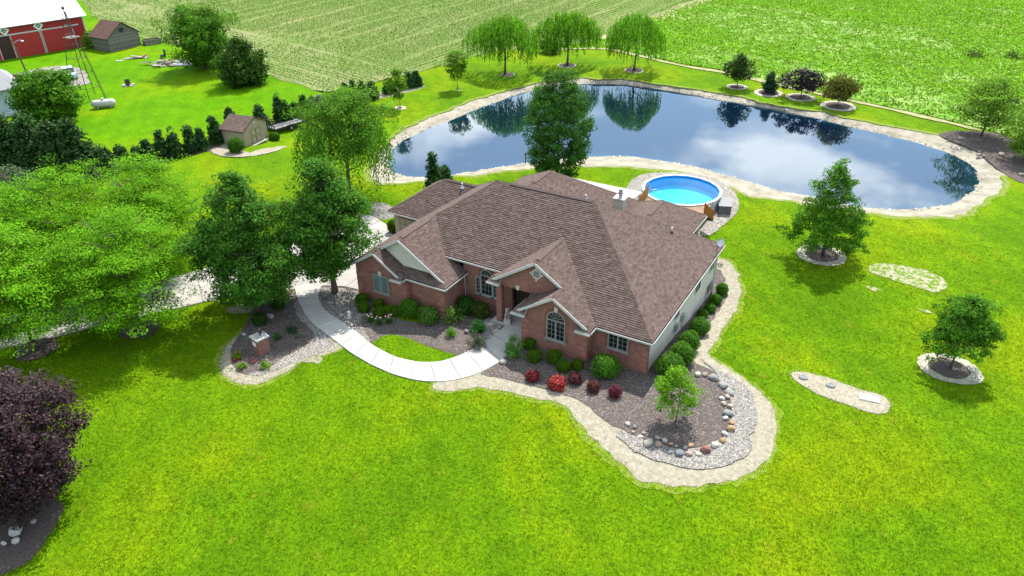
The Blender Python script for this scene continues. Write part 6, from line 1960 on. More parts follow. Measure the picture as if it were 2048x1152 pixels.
o = mb.build('concrete_pad', m_rock); o.location = (*q, hz(*q) + 0.03); o.rotation_euler.z = R_(25); tag(o, 'grey concrete pad under the big farmyard tree beside the scrap heap', 'slab')
q = (-93.64, 40.4)
arm_ = thing('old_chair', 'dark discarded chair standing in the scrap heap', 'chair', (*q, hz(*q)), R_(-20))
mb = MB(); mb.box(-0.35, 0.35, -0.35, 0.35, 0.25, 0.5, (0.03, 0.028, 0.026)); mb.build('seat', m_paint, arm_)
mb = MB(); mb.box(-0.35, 0.35, 0.28, 0.42, 0.5, 1.3, (0.03, 0.028, 0.026)); mb.build('backrest', m_paint, arm_)
for x in (-0.3, 0.3):
    for y in (-0.3, 0.3):
        mb = MB(); mb.box(x - .04, x + .04, y - .04, y + .04, 0, 0.25, (0.05, 0.04, 0.03)); mb.build('leg', m_paint, arm_)
q = (-100.87, 20.98)
bn = thing('dark_bin', 'small dark bin standing on the gravel yard at the left', 'bin', (*q, hz(*q)))
mb = MB(); mb.lathe([(0.0, 0.0), (0.36, 0.0), (0.42, 0.95), (0.0, 0.95)], (0, 0, 0), 12); mb.build('body', m_dark, bn)
mb = MB(); mb.lathe([(0.0, 0.16), (0.3, 0.12), (0.46, 0.0)], (0, 0, 0.95), 12); mb.build('lid', m_steel, bn)

# ================================================================== TREES
def std_tree(name, label, cat, spec, seed, prof, ncl, nlf, colr, size, cr, clear=0.22, r0=0.16, nl=12, group=None, up=0.7, stems=1, lean=0.02, tb=None, **kw):
    x, y, H, R = spec
    base = H * clear
    tm = trunk_mesh(seed, H, R * 0.92, r0, clear * 0.9, nl, up, prof, lean=lean, stems=stems)
    cm = crown_mesh('crown', seed + 100, H, R, base, ncl, nlf, prof, colr, size, cr, **kw)
    return plant_tree(name, label, cat, x, y, tm, cm, group, trunk_mat=tb)

# pears in front of the house
PEAR = (0.038, 0.116, 0.011)
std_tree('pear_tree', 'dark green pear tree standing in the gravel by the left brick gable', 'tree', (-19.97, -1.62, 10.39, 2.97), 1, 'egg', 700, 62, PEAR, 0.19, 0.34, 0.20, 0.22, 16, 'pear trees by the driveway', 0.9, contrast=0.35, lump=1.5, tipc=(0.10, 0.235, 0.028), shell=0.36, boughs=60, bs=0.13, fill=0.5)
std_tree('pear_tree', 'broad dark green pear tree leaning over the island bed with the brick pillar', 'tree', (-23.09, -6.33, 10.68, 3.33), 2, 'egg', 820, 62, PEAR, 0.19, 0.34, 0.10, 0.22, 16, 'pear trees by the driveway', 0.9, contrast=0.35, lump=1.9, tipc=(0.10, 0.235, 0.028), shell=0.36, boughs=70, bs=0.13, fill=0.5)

# honey locusts along the drive
LOC = (0.088, 0.232, 0.006)
for i, (lab, sp) in enumerate((
        ('bright green honey locust whose trunk stands in a mulch ring below the driveway', (-28.5, -12.05, 8.94, 5.0)),
        ('bright green honey locust nearest the left edge below the driveway', (-32.48, -17.18, 9.13, 4.7)),
        ('bright green honey locust behind the driveway beside the dark pear tree', (-35.77, -5.35, 8.95, 5.66)),
        ('bright green honey locust behind the driveway, middle of the three there', (-39.34, -9.94, 8.69, 6.07)),
        ('bright green honey locust behind the driveway at the left edge', (-42.09, -14.59, 8.7, 5.46)))):
    x, y, H, R = sp
    tm = trunk_mesh(30 + i, H, R * 0.9, 0.17, 0.22, 14, 0.55, 'dome', top=0.8, lean=0.02)
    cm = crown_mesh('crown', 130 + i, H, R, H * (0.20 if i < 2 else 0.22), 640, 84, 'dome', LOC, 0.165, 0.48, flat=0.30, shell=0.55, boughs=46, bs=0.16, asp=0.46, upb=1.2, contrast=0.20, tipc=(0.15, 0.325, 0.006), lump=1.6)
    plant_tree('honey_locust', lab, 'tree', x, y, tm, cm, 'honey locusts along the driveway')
    if i < 2: ring(x, y, 1.5, 0.9, 300 + i, False)

# weeping birch before the pond
x, y, H, R = (-30.94, 12.78, 10.09, 4.92)
o = thing('weeping_birch', 'light green weeping tree hanging over the left end of the pond', 'tree', (x, y, hz(x, y)))
trunk_mesh(51, H, R * 0.8, 0.22, 0.25, 14, 0.8, 'round', top=0.85).build('trunk', m_bark, o, smooth=True)
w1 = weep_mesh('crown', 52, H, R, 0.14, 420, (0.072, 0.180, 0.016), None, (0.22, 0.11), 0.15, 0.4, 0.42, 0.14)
link('crown', w1, o)
cm = crown_mesh('crown', 53, H * 1.0, R * 0.8, H * 0.45, 300, 60, 'round', (0.080, 0.190, 0.014), 0.19, 0.42, upb=0.8, boughs=24, bs=0.2, lump=1.6)
link('crown', cm, o)

# tall maple between house and pond, maples on the right lawn
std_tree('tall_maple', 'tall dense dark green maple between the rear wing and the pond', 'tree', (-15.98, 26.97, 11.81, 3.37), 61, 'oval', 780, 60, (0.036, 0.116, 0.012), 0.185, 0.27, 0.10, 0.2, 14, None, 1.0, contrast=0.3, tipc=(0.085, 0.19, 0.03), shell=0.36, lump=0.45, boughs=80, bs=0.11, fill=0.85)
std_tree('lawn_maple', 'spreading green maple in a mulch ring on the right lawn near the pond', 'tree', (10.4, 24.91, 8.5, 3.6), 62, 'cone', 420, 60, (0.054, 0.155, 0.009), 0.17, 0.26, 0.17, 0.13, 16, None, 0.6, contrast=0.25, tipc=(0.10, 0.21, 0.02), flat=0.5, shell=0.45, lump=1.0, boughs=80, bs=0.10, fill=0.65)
std_tree('young_tree', 'small rounded green tree in a sandy ring at the right edge of the lawn', 'tree', (20.78, 12.47, 5.44, 2.28), 63, 'egg', 300, 56, (0.050, 0.150, 0.009), 0.16, 0.23, 0.24, 0.08, 12, None, 0.6, contrast=0.25, tipc=(0.09, 0.2, 0.02), lump=1.8, shell=0.4, boughs=34, bs=0.15, fill=0.5)
for i, (px, r) in enumerate((((10.29, 25.05), 2.0), ((20.72, 12.43), 1.95))): ring(*px, r, 0.66, 310 + 2 * i)
std_tree('bed_sapling', 'small lime green tree inside the ring of boulders', 'tree', (7.23, -3.06, 3.85, 1.33), 64, 'egg', 120, 50, (0.095, 0.230, 0.008), 0.12, 0.16, 0.22, 0.05, 8, None, 0.8, contrast=0.2, tipc=(0.15, 0.28, 0.02), lump=2.2, boughs=13, bs=0.17)

# three weeping willows
for i, (lab, sp) in enumerate((('weeping willow at the far side of the pond, leftmost of the three', (-42.94, 62.06, 8.9, 4.66)), ('weeping willow at the far side of the pond, middle of the three', (-37.0, 71.29, 8.6, 4.2)), ('weeping willow at the far side of the pond, rightmost of the three', (-26.51, 73.41, 8.62, 4.86)))):
    x, y, H, R = sp
    o = thing('weeping_willow', lab, 'tree', (x, y, hz(x, y)), 0, 'weeping willows beyond the pond')
    trunk_mesh(70 + i, H, R * 0.75, 0.2, 0.24, 10, 1.0, 'dome', top=0.62).build('trunk', m_bark, o, smooth=True)
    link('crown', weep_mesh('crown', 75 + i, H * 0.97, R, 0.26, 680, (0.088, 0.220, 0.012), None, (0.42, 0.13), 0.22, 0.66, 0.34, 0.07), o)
    ring(x, y, 1.5, 0.85, 330 + 2 * i)

# young trees on the far lawns
YEL = (0.10, 0.20, 0.016)
std_tree('sapling', 'yellow green sapling in a pale ring left of the willows', 'tree', (-44.83, 51.87, 5.42, 1.8), 81, 'vase', 90, 34, YEL, 0.28, 0.32, 0.28, 0.06, 9, None, 1.3, contrast=0.15, gap=0.4)
std_tree('sapling', 'thin yellow green sapling in a pale ring near the left end of the pond', 'tree', (-46.65, 40.79, 5.04, 1.2), 82, 'oval', 75, 34, YEL, 0.28, 0.30, 0.28, 0.06, 9, None, 1.3, contrast=0.15, gap=0.4)
for i, px in enumerate(((-44.83, 51.87), (-46.65, 40.79))): ring(*px, 0.8, 0.4, 340 + 2 * i)
std_tree('ornamental_tree', 'dark olive ornamental tree in a ring beyond the pond, first right of the willows', 'tree', (-10.04, 71.61, 4.7, 1.93), 83, 'egg', 110, 36, (0.035, 0.068, 0.012), 0.28, 0.38, 0.25, 0.07, 10, None, 0.8, lump=1.5)
std_tree('ornamental_tree', 'bronze green ornamental tree in a ring beyond the pond, right of the purple tree', 'tree', (4.04, 68.99, 4.14, 2.18), 84, 'dome', 120, 36, (0.075, 0.080, 0.014), 0.28, 0.38, 0.30, 0.07, 10, None, 0.8, lump=1.5, tipc=(0.13, 0.13, 0.02))
std_tree('purple_tree', 'spreading dark purple tree in a ring beyond the pond', 'tree', (-1.09, 70.86, 3.87, 2.81), 85, 'dome', 90, 34, (0.016, 0.009, 0.012), 0.32, 0.38, 0.30, 0.08, 12, None, 0.4, mat=m_leafdark, flat=0.5, lump=2.0, gap=0.5)
x, y, H, R = (-5.44, 70.97, 2.91, 1.19)
cm = crown_mesh('crown', 86, H, R, 0.2, 120, 34, 'cone', (0.026, 0.058, 0.026), 0.2, 0.24, mat=m_needle, flat=0.6, upb=0.3)
plant_tree('small_spruce', 'small dark green spruce in a ring beyond the pond', 'tree', x, y, trunk_mesh(86, H, R * 0.5, 0.07, 0.1, 6, 0.2, 'cone'), cm)
for i, (px, r) in enumerate((((-10.11, 71.87), 1.5), ((-5.44, 70.97), 2.0), ((-1.09, 70.86), 2.0), ((4.06, 69.25), 2.3))): ring(*px, r, 0.7, 350 + 2 * i)
std_tree('shore_locust', 'airy yellow green tree leaning in the mulch at the right end of the pond', 'tree', (20.82, 64.93, 6.89, 3.49), 88, 'dome', 170, 44, (0.092, 0.185, 0.012), 0.30, 0.55, 0.26, 0.13, 12, None, 0.7, flat=0.4, asp=0.45, upb=1.0, gap=0.5, lump=1.6, lean=0.08)
std_tree('shore_locust', 'airy yellow green tree cut off by the right edge of the picture', 'tree', (25.82, 58.45, 6.98, 3.27), 89, 'dome', 170, 44, (0.090, 0.185, 0.012), 0.30, 0.55, 0.10, 0.13, 12, None, 0.7, flat=0.4, asp=0.45, upb=1.0, gap=0.5, lump=1.6)

# farmyard trees
std_tree('farmyard_tree', 'big round green tree beside the scrap heap in the farmyard', 'tree', (-81.94, 38.91, 9.01, 5.24), 91, 'round', 420, 60, (0.048, 0.140, 0.006), 0.32, 0.62, 0.10, 0.26, 14, None, 0.8, contrast=0.28, tipc=(0.10, 0.22, 0.015), shell=0.38, lump=1.2, boughs=32, bs=0.17)
std_tree('farmyard_tree', 'dark bushy tree at the field edge, right of the big farmyard tree', 'tree', (-70.23, 35.83, 6.06, 3.55), 92, 'dome', 220, 42, (0.032, 0.078, 0.010), 0.38, 0.52, 0.02, 0.15, 12, None, 0.8, contrast=0.4, shell=0.4, lump=1.4)
std_tree('farmyard_tree', 'round green tree beside the pale outbuilding', 'tree', (-78.98, 12.86, 5.86, 3.6), 93, 'round', 300, 46, (0.044, 0.125, 0.006), 0.38, 0.55, 0.02, 0.18, 14, None, 0.8, contrast=0.28, tipc=(0.09, 0.2, 0.015), shell=0.4, lump=1.0)
std_tree('field_shrub', 'dark leafy shrub at the field edge behind the middle willow', 'shrub', (-43.2, 77.32, 2.28, 1.93), 94, 'dome', 80, 34, (0.038, 0.085, 0.012), 0.26, 0.42, 0.02, 0.08, 8, None, 0.8)
std_tree('barn_shrub', 'light green shrub between the red barn and the old shed', 'shrub', (-110.18, 39.43, 2.77, 1.43), 95, 'dome', 80, 34, (0.075, 0.155, 0.016), 0.24, 0.42, 0.02, 0.08, 8, None, 0.8)

# purple plum at the left edge
x, y, H, R = (-19.59, -25.64, 7.35, 3.74)
tm = trunk_mesh(96, H, R * 0.9, 0.16, 0.12, 16, 0.6, 'round', stems=2)
cm = crown_mesh('crown', 97, H, R, H * 0.10, 980, 66, 'round', (0.027, 0.011, 0.0155), 0.15, 0.28, mat=m_leafdark, shell=0.40, contrast=0.35, lump=0.8, tipc=(0.062, 0.036, 0.043), boughs=50, bs=0.15, fill=0.6)
plant_tree('purple_plum', 'dark purple leaved plum tree at the lower left edge', 'tree', x, y, tm, cm)

# conifers: big dark cedars at the left
CED = (0.020, 0.055, 0.012)
for i, (lab, sp) in enumerate((
        ('dark conifer at the far left of the cedar clump', (-67.45, 0.33, 3.71, 1.73)),
        ('tall dark conifer, second from the left in the cedar clump', (-65.34, 0.7, 6.02, 1.93)),
        ('tall dark conifer in the middle of the cedar clump, below the round tree', (-62.62, 1.41, 6.34, 2.01)),
        ('dark conifer right of the middle of the cedar clump', (-60.42, 2.31, 5.71, 1.9)),
        ('tall pointed dark conifer near the right end of the cedar clump', (-58.75, 3.54, 5.67, 1.86)),
        ('low dark conifer at the right end of the cedar clump', (-57.08, 4.77, 2.81, 1.45)))):
    x, y, H, R = sp
    cm = crown_mesh('crown', 200 + i, H, R, 0.15, 190, 44, 'spire', CED, 0.34, 0.40, mat=m_needle, flat=0.7, upb=0.4, contrast=0.4, tipc=(0.055, 0.10, 0.03), shell=0.35, lump=1.1)
    plant_tree('cedar', lab, 'tree', x, y, trunk_mesh(200 + i, H, R * 0.5, 0.14, 0.05, 8, 0.3, 'spire'), cm, 'cedar clump beside the farmyard')
std_tree('silver_shrub', 'grey green leafy shrub before the cedar clump at the left edge', 'shrub', (-58.46, -3.48, 3.31, 2.02), 210, 'dome', 130, 40, (0.075, 0.115, 0.06), 0.19, 0.42, 0.02, 0.1, 9, None, 0.8)

# clipped arborvitae along the row
def arbor(spec, label, seed, group, name='arborvitae', colr=(0.020, 0.056, 0.014)):
    x, y, H, R = spec
    cm = crown_mesh('crown', seed, H, R, 0.05, 80, 34, 'spire', colr, 0.28, 0.22, mat=m_needle, flat=0.9, upb=0.4, contrast=0.35, tipc=(colr[0] * 2.2, colr[1] * 2.0, colr[2] * 1.8), shell=0.4, lump=0.8)
    plant_tree(name, label, 'tree', x, y, trunk_mesh(seed, H, R * 0.4, 0.06, 0.05, 5, 0.3, 'spire'), cm, group)
ORD = ['first', 'second', 'third', 'fourth', 'fifth', 'sixth', 'seventh', 'eighth', 'ninth', 'tenth', 'eleventh', 'twelfth']
row1 = [(-56.86, 6.94, 2.42, 0.79), (-56.29, 8.39, 1.95, 0.67), (-55.63, 9.25, 2.61, 0.8), (-55.49, 10.84, 3.03, 0.76), (-54.49, 11.73, 3.14, 0.82), (-54.32, 13.57, 3.01, 0.83), (-53.94, 14.68, 2.36, 0.67), (-54.22, 16.93, 3.26, 0.91)]
for i, s_ in enumerate(row1): arbor(s_, ORD[i] + ' arborvitae from the left in the row leading to the garden shed', 220 + i, 'arborvitae left of the garden shed')
row2 = [(-56.18, 21.0, 2.79, 0.71), (-55.58, 24.75, 2.3, 0.8), (-54.1, 26.66, 3.61, 0.8), (-53.56, 27.2, 2.7, 0.74), (-53.53, 28.55, 2.16, 0.75), (-53.56, 30.34, 2.56, 0.76), (-53.27, 31.57, 2.07, 0.7)]
for i, s_ in enumerate(row2): arbor(s_, ORD[i] + ' arborvitae from the left behind the garden shed and trailer', 235 + i, 'arborvitae behind the garden shed')
arbor((-52.41, 32.0, 2.39, 0.96), 'pale blue green spruce at the right end of the row behind the trailer', 245, None, 'blue_spruce', (0.060, 0.095, 0.075))
row3 = [(-53.15, 37.56, 2.48, 0.74), (-52.89, 38.87, 2.5, 0.81), (-51.96, 39.61, 2.57, 0.95), (-51.59, 41.05, 2.25, 0.89), (-51.25, 44.1, 1.88, 0.63), (-50.65, 48.13, 2.13, 0.79), (-50.27, 49.4, 2.08, 0.87)]
for i, s_ in enumerate(row3): arbor(s_, ORD[i] + ' arborvitae from the left in the row at the field corner', 250 + i, 'arborvitae at the field corner')
arbor((-25.61, 19.08, 3.61, 0.75), 'tall narrow arborvitae behind the garage roof by the pond', 260, None, 'arborvitae', (0.024, 0.062, 0.016))
arbor((-25.91, 21.48, 1.9, 0.56), 'small narrow arborvitae just right of the tall one behind the garage roof', 261, None, 'arborvitae', (0.024, 0.062, 0.016))

# ================================================================== SHRUBS
BOX = (0.042, 0.125, 0.007)
YEW = (0.054, 0.112, 0.005)
def shrub(spec, label, seed, colr=BOX, name='clipped_shrub', hf=0.92, n=None, size=0.075, group=None, boxy=0.0, mat=None, tipc=None, rag=0.03):
    x, y, r = spec
    n = n or int(min(4200, 1000 + 2900 * r * r))
    hf *= random.uniform(0.86, 1.08); rag = max(rag, 0.045)
    me = bush_mesh(name, seed, r, r * hf, colr, n, size, mat, rag, tipc=tipc, boxy=boxy)
    o = link(name, me)
    o.location = (x, y, hz(x, y) + 0.02)
    tag(o, label, 'shrub', group)
    return o
LT = (0.085, 0.195, 0.022)
gA = 'clipped shrubs along the front wall'
shrub((-17.13, -1.83, 0.48), 'low clipped shrub at the left corner of the brick front, hindmost of the pair', 1, YEW, group=gA, boxy=0.4, size=0.06)
shrub((-16.34, -2.61, 0.45), 'low clipped shrub at the left corner of the brick front, foremost of the pair', 2, YEW, group=gA, boxy=0.4, size=0.06)
shrub((-15.74, -1.64, 0.38), 'small clipped shrub under the left curtained window, against the wall', 3, YEW, group=gA, boxy=0.4, size=0.06)
shrub((-14.89, -2.58, 0.46), 'small clipped shrub under the left curtained window, in front', 4, YEW, group=gA, boxy=0.4, size=0.06)
shrub((-14.05, -1.82, 0.41), 'small clipped shrub left of the two large round boxwoods', 5, YEW, group=gA, boxy=0.4, size=0.06)
shrub((-13.06, -1.48, 0.73), 'large round boxwood, left one of the pair before the left wing', 6, group=gA, tipc=LT, size=0.085)
shrub((-11.45, -1.46, 0.77), 'large round boxwood with pale leaf tips, right one of the pair before the left wing', 7, group=gA, tipc=(0.15, 0.22, 0.06), size=0.085)
shrub((-9.82, 0.85, 0.68), 'dark green rounded shrub under the tall arched window', 8, (0.022, 0.070, 0.012), 'rounded_shrub', rag=0.1, size=0.11)
shrub((-8.65, 0.95, 0.64), 'olive green rounded shrub left of the entry column', 9, (0.040, 0.066, 0.010), 'rounded_shrub', rag=0.1, size=0.11)
shrub((-3.7, -0.78, 0.43), 'clipped shrub at the left foot of the arched window bay', 10, YEW, group=gA, boxy=0.3, size=0.06)
shrub((-2.74, -1.84, 0.49), 'clipped shrub left of the arched window, in front of the bay', 11, YEW, group=gA, boxy=0.4, size=0.06)
shrub((-1.6, -1.3, 0.52), 'clipped shrub under the arched window', 12, YEW, group=gA, boxy=0.4, size=0.06)
shrub((-0.65, -1.87, 0.46), 'clipped shrub under the arched window, foremost of the group', 13, YEW, group=gA, boxy=0.4, size=0.06)
shrub((0.07, -1.24, 0.41), 'clipped shrub at the right corner of the arched window bay', 14, YEW, group=gA, boxy=0.4, size=0.06)
shrub((1.9, -1.0, 0.88), 'large round boxwood under the right front window', 15, group=gA, tipc=LT, size=0.085)
gB = 'boxwoods along the right side wall'
side = [(4.8, 14.67, 0.49), (4.84, 12.84, 0.46), (4.84, 11.3, 0.45), (4.67, 10.13, 0.4), (5.29, 7.41, 0.7), (5.4, 4.62, 0.73), (5.57, 2.67, 0.79), (5.33, 1.0, 0.88)]
for i, s_ in enumerate(side):
    shrub((max(s_[0], 4.25 + s_[2]), s_[1], s_[2]), ('round boxwood beside the cream side wall, ' + ['farthest from the camera', 'second from the far end', 'third from the far end', 'fourth from the far end', 'fourth from the near end', 'third from the near end', 'second from the near end', 'nearest the front corner'][i]), 20 + i, group=gB, tipc=LT if i > 3 else None, size=0.08)
RD = (0.22, 0.014, 0.012); DR = (0.070, 0.014, 0.016)
shrub((-1.89, -3.65, 0.41), 'dark red barberry, leftmost of the five small red shrubs', 30, (0.12, 0.009, 0.013), 'red_barberry', size=0.08, mat=m_leafdark, rag=0.13, n=1500)
shrub((-0.23, -3.59, 0.52), 'bright red barberry, largest of the five small red shrubs', 31, (0.20, 0.014, 0.012), 'red_barberry', size=0.10, mat=m_leafdark, rag=0.13, n=1700, tipc=(0.33, 0.05, 0.035), hf=0.7)
shrub((0.55, -2.6, 0.39), 'maroon barberry, third from the left of the five small red shrubs', 32, DR, 'red_barberry', size=0.075, mat=m_leafdark, rag=0.13, n=1300)
shrub((1.86, -2.77, 0.38), 'maroon barberry, fourth from the left of the five small red shrubs', 33, DR, 'red_barberry', size=0.075, mat=m_leafdark, rag=0.13, n=1300)
shrub((3.21, -2.58, 0.39), 'maroon barberry, rightmost of the five small red shrubs', 34, (0.085, 0.012, 0.018), 'red_barberry', size=0.075, mat=m_leafdark, rag=0.13, n=1300)
shrub((-21.92, -5.42, 0.51), 'dark round shrub in the island bed beside the concrete walk', 40, (0.026, 0.066, 0.010), boxy=0.3, size=0.06)
shrub((-21.58, -7.53, 0.53), 'dark round shrub behind the brick pillar in the island bed', 41, (0.028, 0.072, 0.010), boxy=0.3, size=0.06)
shrub((-50.03, 16.06, 0.85), 'round green shrub at the left front corner of the garden shed', 42, BOX, boxy=0.2, size=0.10)
shrub((-50.53, 22.09, 0.59), 'round green shrub at the right front corner of the garden shed', 43, BOX, boxy=0.2, size=0.10)
shrub((-22.4, 8.57, 0.48), 'clipped green shrub beside the garage door', 44, YEW, boxy=0.5, size=0.07, hf=1.35)
def loose(spec, label, seed, colr, name, n, size, hf=0.8, tipc=None, cat='plant', cl=26, mat=None, rag=0.3):
    x, y, r = spec
    cm = crown_mesh(name, seed, r * 2 * hf, r, 0.04, cl, max(8, n // cl), 'dome', colr, size, r * 0.26, flat=0.8, upb=0.5, tipc=tipc, mat=mat)
    o = link(name, cm, None, 'stuff' if name == 'weed_patch' else None); o.location = (x, y, hz(x, y) + 0.02); tag(o, label, cat)
    return o
loose((-4.27, -1.84, 0.69), 'airy bright green shrub at the end of the walk beside the bay', 50, (0.065, 0.17, 0.025), 'airy_shrub', 1500, 0.11, 0.95, (0.12, 0.24, 0.05), 'shrub', 40)
loose((-9.82, -0.61, 0.7), 'airy yellow green small dogwood in the bed inside the walk', 51, (0.085, 0.17, 0.022), 'airy_shrub', 900, 0.12, 1.1, (0.14, 0.24, 0.05), 'shrub', 22)
loose((-9.09, -2.12, 0.38), 'small bright green plant below the airy dogwood', 52, (0.07, 0.18, 0.014), 'leafy_plant', 500, 0.10)
loose((-7.77, -0.76, 0.52), 'dense dark green fern like plant beside the stepping stones', 53, (0.030, 0.115, 0.018), 'leafy_plant', 900, 0.11)
loose((-6.98, -2.31, 0.64), 'grey green lavender clump by the walk', 54, (0.070, 0.085, 0.055), 'lavender', 1300, 0.10, 0.7)
for i, (px, lab) in enumerate((((-15.0, -3.5, 0.25), 'daylily clump with pale flowers below the small clipped shrubs, leftmost of three'), ((-14.29, -3.44, 0.28), 'daylily clump with pale flowers below the small clipped shrubs, middle of three'), ((-13.81, -2.92, 0.32), 'daylily clump with pale flowers below the small clipped shrubs, rightmost of three'))):
    x, y, r = px
    d = thing('daylily', lab, 'plant', (x, y, 0.02), 0, 'daylilies by the left wing')
    rs2 = np.random.default_rng(500 + i)
    n_ = 110
    az = rs2.uniform(0, 6.28, n_); el = rs2.uniform(0.5, 1.3, n_)
    Dd = np.stack([np.cos(az) * np.cos(el), np.sin(az) * np.cos(el), np.sin(el)], 1)
    Pp = Dd * rs2.uniform(0.12, 0.3, (n_, 1))
    link('leaves', leafmesh('leaves', Pp, Dd, unit(n_, rs2), 0.42, 0.05, tint((0.05, 0.14, 0.015), n_, rs2), m_leaf), d)
    mb = MB()
    for k in range(4):
        a = k * 1.7 + i; c = (math.cos(a) * 0.2, math.sin(a) * 0.2, 0.5 + 0.05 * k)
        mb.tube([(c[0] * .3, c[1] * .3, 0.05), c], 0.008, 4, (0.06, 0.14, 0.02)); mb.ball(c, (0.06, 0.06, 0.045), (0.62, 0.45, 0.33), 1, 0.2, k)
    mb.build('flowers', m_paint, d)
for i, (px, lab, cc) in enumerate((((-19.87, -11.17, 0.3), 'small yellow green shrub with red flowers at its foot, leftmost in the island bed', (0.13, 0.18, 0.015)), ((-18.75, -11.81, 0.31), 'small lime green shrub, nearest the sandy rim of the island bed', (0.10, 0.20, 0.014)), ((-17.44, -11.04, 0.34), 'small lime green shrub in front of the brick pillar', (0.12, 0.22, 0.014)))):
    loose(px, lab, 56 + i, cc, 'lime_shrub', 420, 0.09, 0.75, None, 'shrub')
loose((-19.75, -11.41, 0.16), 'small patch of red flowers beside the leftmost lime green shrub', 60, (0.30, 0.02, 0.015), 'red_flowers', 160, 0.07, 0.5, None, 'flowers', 8)
loose((-18.65, -10.93, 0.29), 'patch of pink flowers between the lime green shrubs', 61, (0.40, 0.14, 0.16), 'pink_flowers', 200, 0.06, 0.4, None, 'flowers', 14)
loose((-19.22, -8.19, 0.34), 'low green perennial right of the brick pillar', 62, (0.03, 0.085, 0.02), 'leafy_plant', 380, 0.09, 0.5)
loose((-18.99, -7.1, 0.42), 'low dark green groundcover behind the brick pillar', 63, (0.028, 0.07, 0.03), 'groundcover', 480, 0.09, 0.35)
loose((-18.07, -7.37, 0.31), 'grey green groundcover clump near the walk in the island bed', 64, (0.10, 0.13, 0.09), 'groundcover', 300, 0.08, 0.35)
loose((3.4, 18.93, 0.21), 'tiny dark ornamental grass at the far end of the side bed', 65, (0.05, 0.06, 0.03), 'grass_clump', 90, 0.10, 0.9, None, 'plant', 8)
for i, px in enumerate(((1947, 101), (2030, 106))):
    x, y, r = ((18.34, 106.6, 1.61), (24.1, 108.57, 1.43))[i]
    loose((x, y, r), 'dark weedy patch in the far green field, ' + ('left' if i == 0 else 'right') + ' of the two', 66 + i, (0.045, 0.07, 0.02), 'weed_patch', 300, 0.3, 0.3, None, 'weeds', 16)

# ================================================================== BOULDERS
def rock(px, rpx, colr, label, seed, name='boulder', group=None, flat=0.7, lift=0.0, sub=3, jit=0.09, sq=1.0):
    x, y, r = px
    r *= 0.9
    rs = random.Random(seed)
    mb = MB()
    mb.ball((0, 0, 0), (r * rs.uniform(0.95, 1.2) * sq, r * rs.uniform(0.75, 0.95), r * flat * rs.uniform(0.85, 1.1)), colr, sub, jit, seed, rot=Matrix.Rotation(rs.uniform(0, 3.1), 3, 'Z'))
    o = mb.build(name, m_rock, smooth=True)
    o.location = (x, y, hz(x, y) + 0.06 + r * flat * 0.45 + lift)
    tag(o, label, 'rock', group)
    return o
WHT, CRM, TAN, GRY, SLA, ORG, REDR, OCH, PNK = (.42, .40, .365), (.35, .315, .25), (.26, .205, .15), (.21, .215, .20), (.135, .155, .17), (.30, .19, .105), (.20, .09, .078), (.26, .19, .095), (.32, .24, .20)
RK = [((4.93, -4.69, 0.19), WHT, 'white'), ((5.37, -4.71, 0.16), SLA, 'blue grey'), ((5.46, -5.14, 0.1), PNK, 'tiny pink'), ((6.0, -4.97, 0.14), PNK, 'pale pink'), ((5.95, -5.32, 0.18), WHT, 'flat white'), ((6.55, -5.63, 0.32), CRM, 'big cream'),
      ((7.07, -5.44, 0.24), TAN, 'tan'), ((6.84, -4.92, 0.2), TAN, 'flat brown'), ((7.27, -4.96, 0.2), CRM, 'cream'), ((7.65, -5.04, 0.15), ORG, 'small orange tan'), ((7.97, -5.06, 0.12), GRY, 'small grey'), ((7.83, -5.7, 0.19), SLA, 'flat slate grey'),
      ((8.32, -5.55, 0.29), SLA, 'large blue grey'), ((8.46, -4.97, 0.18), SLA, 'dark slate'), ((8.64, -4.65, 0.19), ORG, 'orange tan'), ((8.78, -5.32, 0.22), PNK, 'pinkish tan'), ((9.23, -5.05, 0.21), CRM, 'pale flat'), ((9.49, -4.57, 0.34), REDR, 'large red'),
      ((9.8, -3.95, 0.25), WHT, 'pale white'), ((10.06, -3.39, 0.21), OCH, 'ochre'), ((10.01, -2.75, 0.2), WHT, 'upright white'), ((10.19, -2.19, 0.28), OCH, 'golden tan'), ((10.09, -1.65, 0.22), ORG, 'orange brown'), ((9.65, -1.42, 0.19), WHT, 'round white'),
      ((9.68, -0.95, 0.31), GRY, 'large grey green'), ((9.19, -0.2, 0.21), CRM, 'cream'), ((9.59, -0.22, 0.19), CRM, 'sandy cream'), ((9.18, 0.57, 0.18), PNK, 'pale pinkish'), ((8.95, 0.23, 0.18), WHT, 'small white'), ((9.2, 1.02, 0.35), GRY, 'large flat grey'),
      ((8.64, 1.55, 0.35), GRY, 'flat grey'), ((7.89, 1.94, 0.31), GRY, 'grey'), ((7.32, 2.03, 0.2), TAN, 'small brown'), ((6.94, 1.83, 0.24), CRM, 'cream')]
nR = len(RK)
for i, (px, c, w) in enumerate(RK):
    if i < nR // 2: pos = ('leftmost' if i == 0 else (ORD[i] if i < 12 else str(i + 1) + 'th') + ' from the left end') + ' of the stone ring'
    else: pos = ('last at the upper right end' if i == nR - 1 else (ORD[nR - 1 - i] if nR - 1 - i < 12 else str(nR - i) + 'th') + ' from the upper right end') + ' of the stone ring'
    rock(px, 0, c, w + ' boulder, ' + pos, 700 + i, group='boulders ringing the mulch bed', flat=0.5 if 'flat' in w else 0.72, lift=0.02)
rock((-4.36, -3.05, 0.29), 0, (.30, .285, .255), 'pale boulder at the foot of the airy shrub by the walk', 760)
rock((-20.19, -2.47, 0.26), 0, (.20, .18, .17), 'brown rock in the gravel close to the pear trunk', 761)
rock((-19.06, -3.07, 0.27), 0, (.19, .17, .16), 'brown rock in the gravel between the pear and the walk', 762)
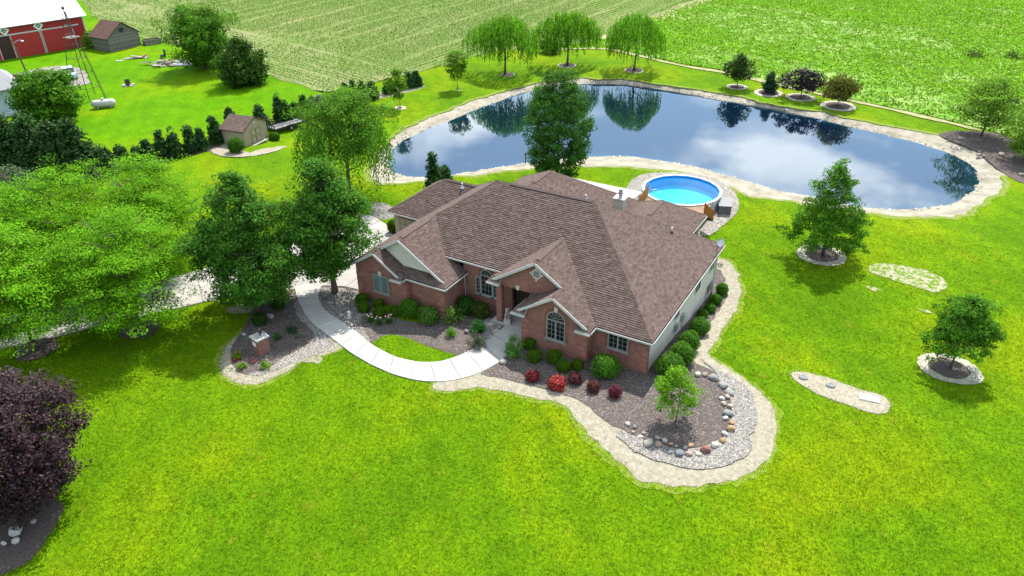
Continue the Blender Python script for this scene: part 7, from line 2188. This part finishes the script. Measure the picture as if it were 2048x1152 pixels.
rock((-21.63, -6.53, 0.29), 0, (.26, .25, .24), 'grey rock under the left pear tree in the island bed', 763)
rock((-21.57, -9.05, 0.17), 0, (.32, .30, .28), 'small pale rock at the shaded left side of the island bed', 764, flat=0.5)
rock((-8.38, -1.27, 0.22), 0, (.15, .145, .145), 'small mottled grey rock between the fern and the lavender', 765)
rock((-7.47, 0.32, 0.28), 0, (.38, .35, .30), 'flat stepping stone in the gravel left of the porch, upper one', 766, 'stepping_stone', flat=0.16)
rock((-6.68, -0.16, 0.28), 0, (.36, .33, .27), 'flat stepping stone in the gravel left of the porch, lower one', 767, 'stepping_stone', flat=0.16)
def facet(px, r, label, seed):
    x, y = px
    bm = bmesh.new()
    rs = random.Random(seed)
    for k in range(16):
        a = rs.uniform(0, 6.28); z = rs.uniform(-0.5, 1); rr = math.sqrt(max(0.05, 1 - z * z * 0.8))
        bm.verts.new((math.cos(a) * rr * r, math.sin(a) * rr * r * 0.8, z * r * 0.75))
    bmesh.ops.convex_hull(bm, input=bm.verts)
    for v in list(bm.verts):
        if not v.link_faces: bm.verts.remove(v)
    me = bpy.data.meshes.new('boulder'); bm.to_mesh(me); bm.free()
    me.materials.append(m_rock)
    at = me.attributes.new('col', 'FLOAT_COLOR', 'FACE'); at.data.foreach_set('color', np.tile(np.array([.38, .365, .345, 1], np.float32), len(me.polygons)))
    o = link('boulder', me); o.location = (x, y, hz(x, y) + r * 0.35); tag(o, label, 'rock')
facet((-18.0, -26.81), 0.42, 'large angular white boulder under the purple plum tree', 3)
rock((-17.51, -27.12, 0.22), 0, WHT, 'round white rock below the angular boulder under the plum', 770)
rock((-17.88, -27.49, 0.15), 0, WHT, 'small round white rock at the left edge under the plum', 771)
rock((-17.96, -25.99, 0.17), 0, (.3, .29, .27), 'half buried grey rock right of the angular boulder', 772, flat=0.45)
for i, (px, lab) in enumerate((((18.86, 62.38, 0.58), 'flat grey rock below the leaning tree on the pond shore'), ((20.83, 57.45, 0.5), 'pale rock cluster stone at the rim of the shore mulch'), ((22.98, 58.78, 0.61), 'brown rock in the mulch right of the leaning tree'), ((24.88, 53.22, 0.47), 'pale rock at the right edge of the shore mulch'), ((21.32, 57.48, 0.33), 'small pale rock beside the rock cluster on the shore mulch'))):
    rock((px[0], px[1], px[2] * 0.7), 0, (.22, .19, .165), lab, 780 + i, flat=0.5)
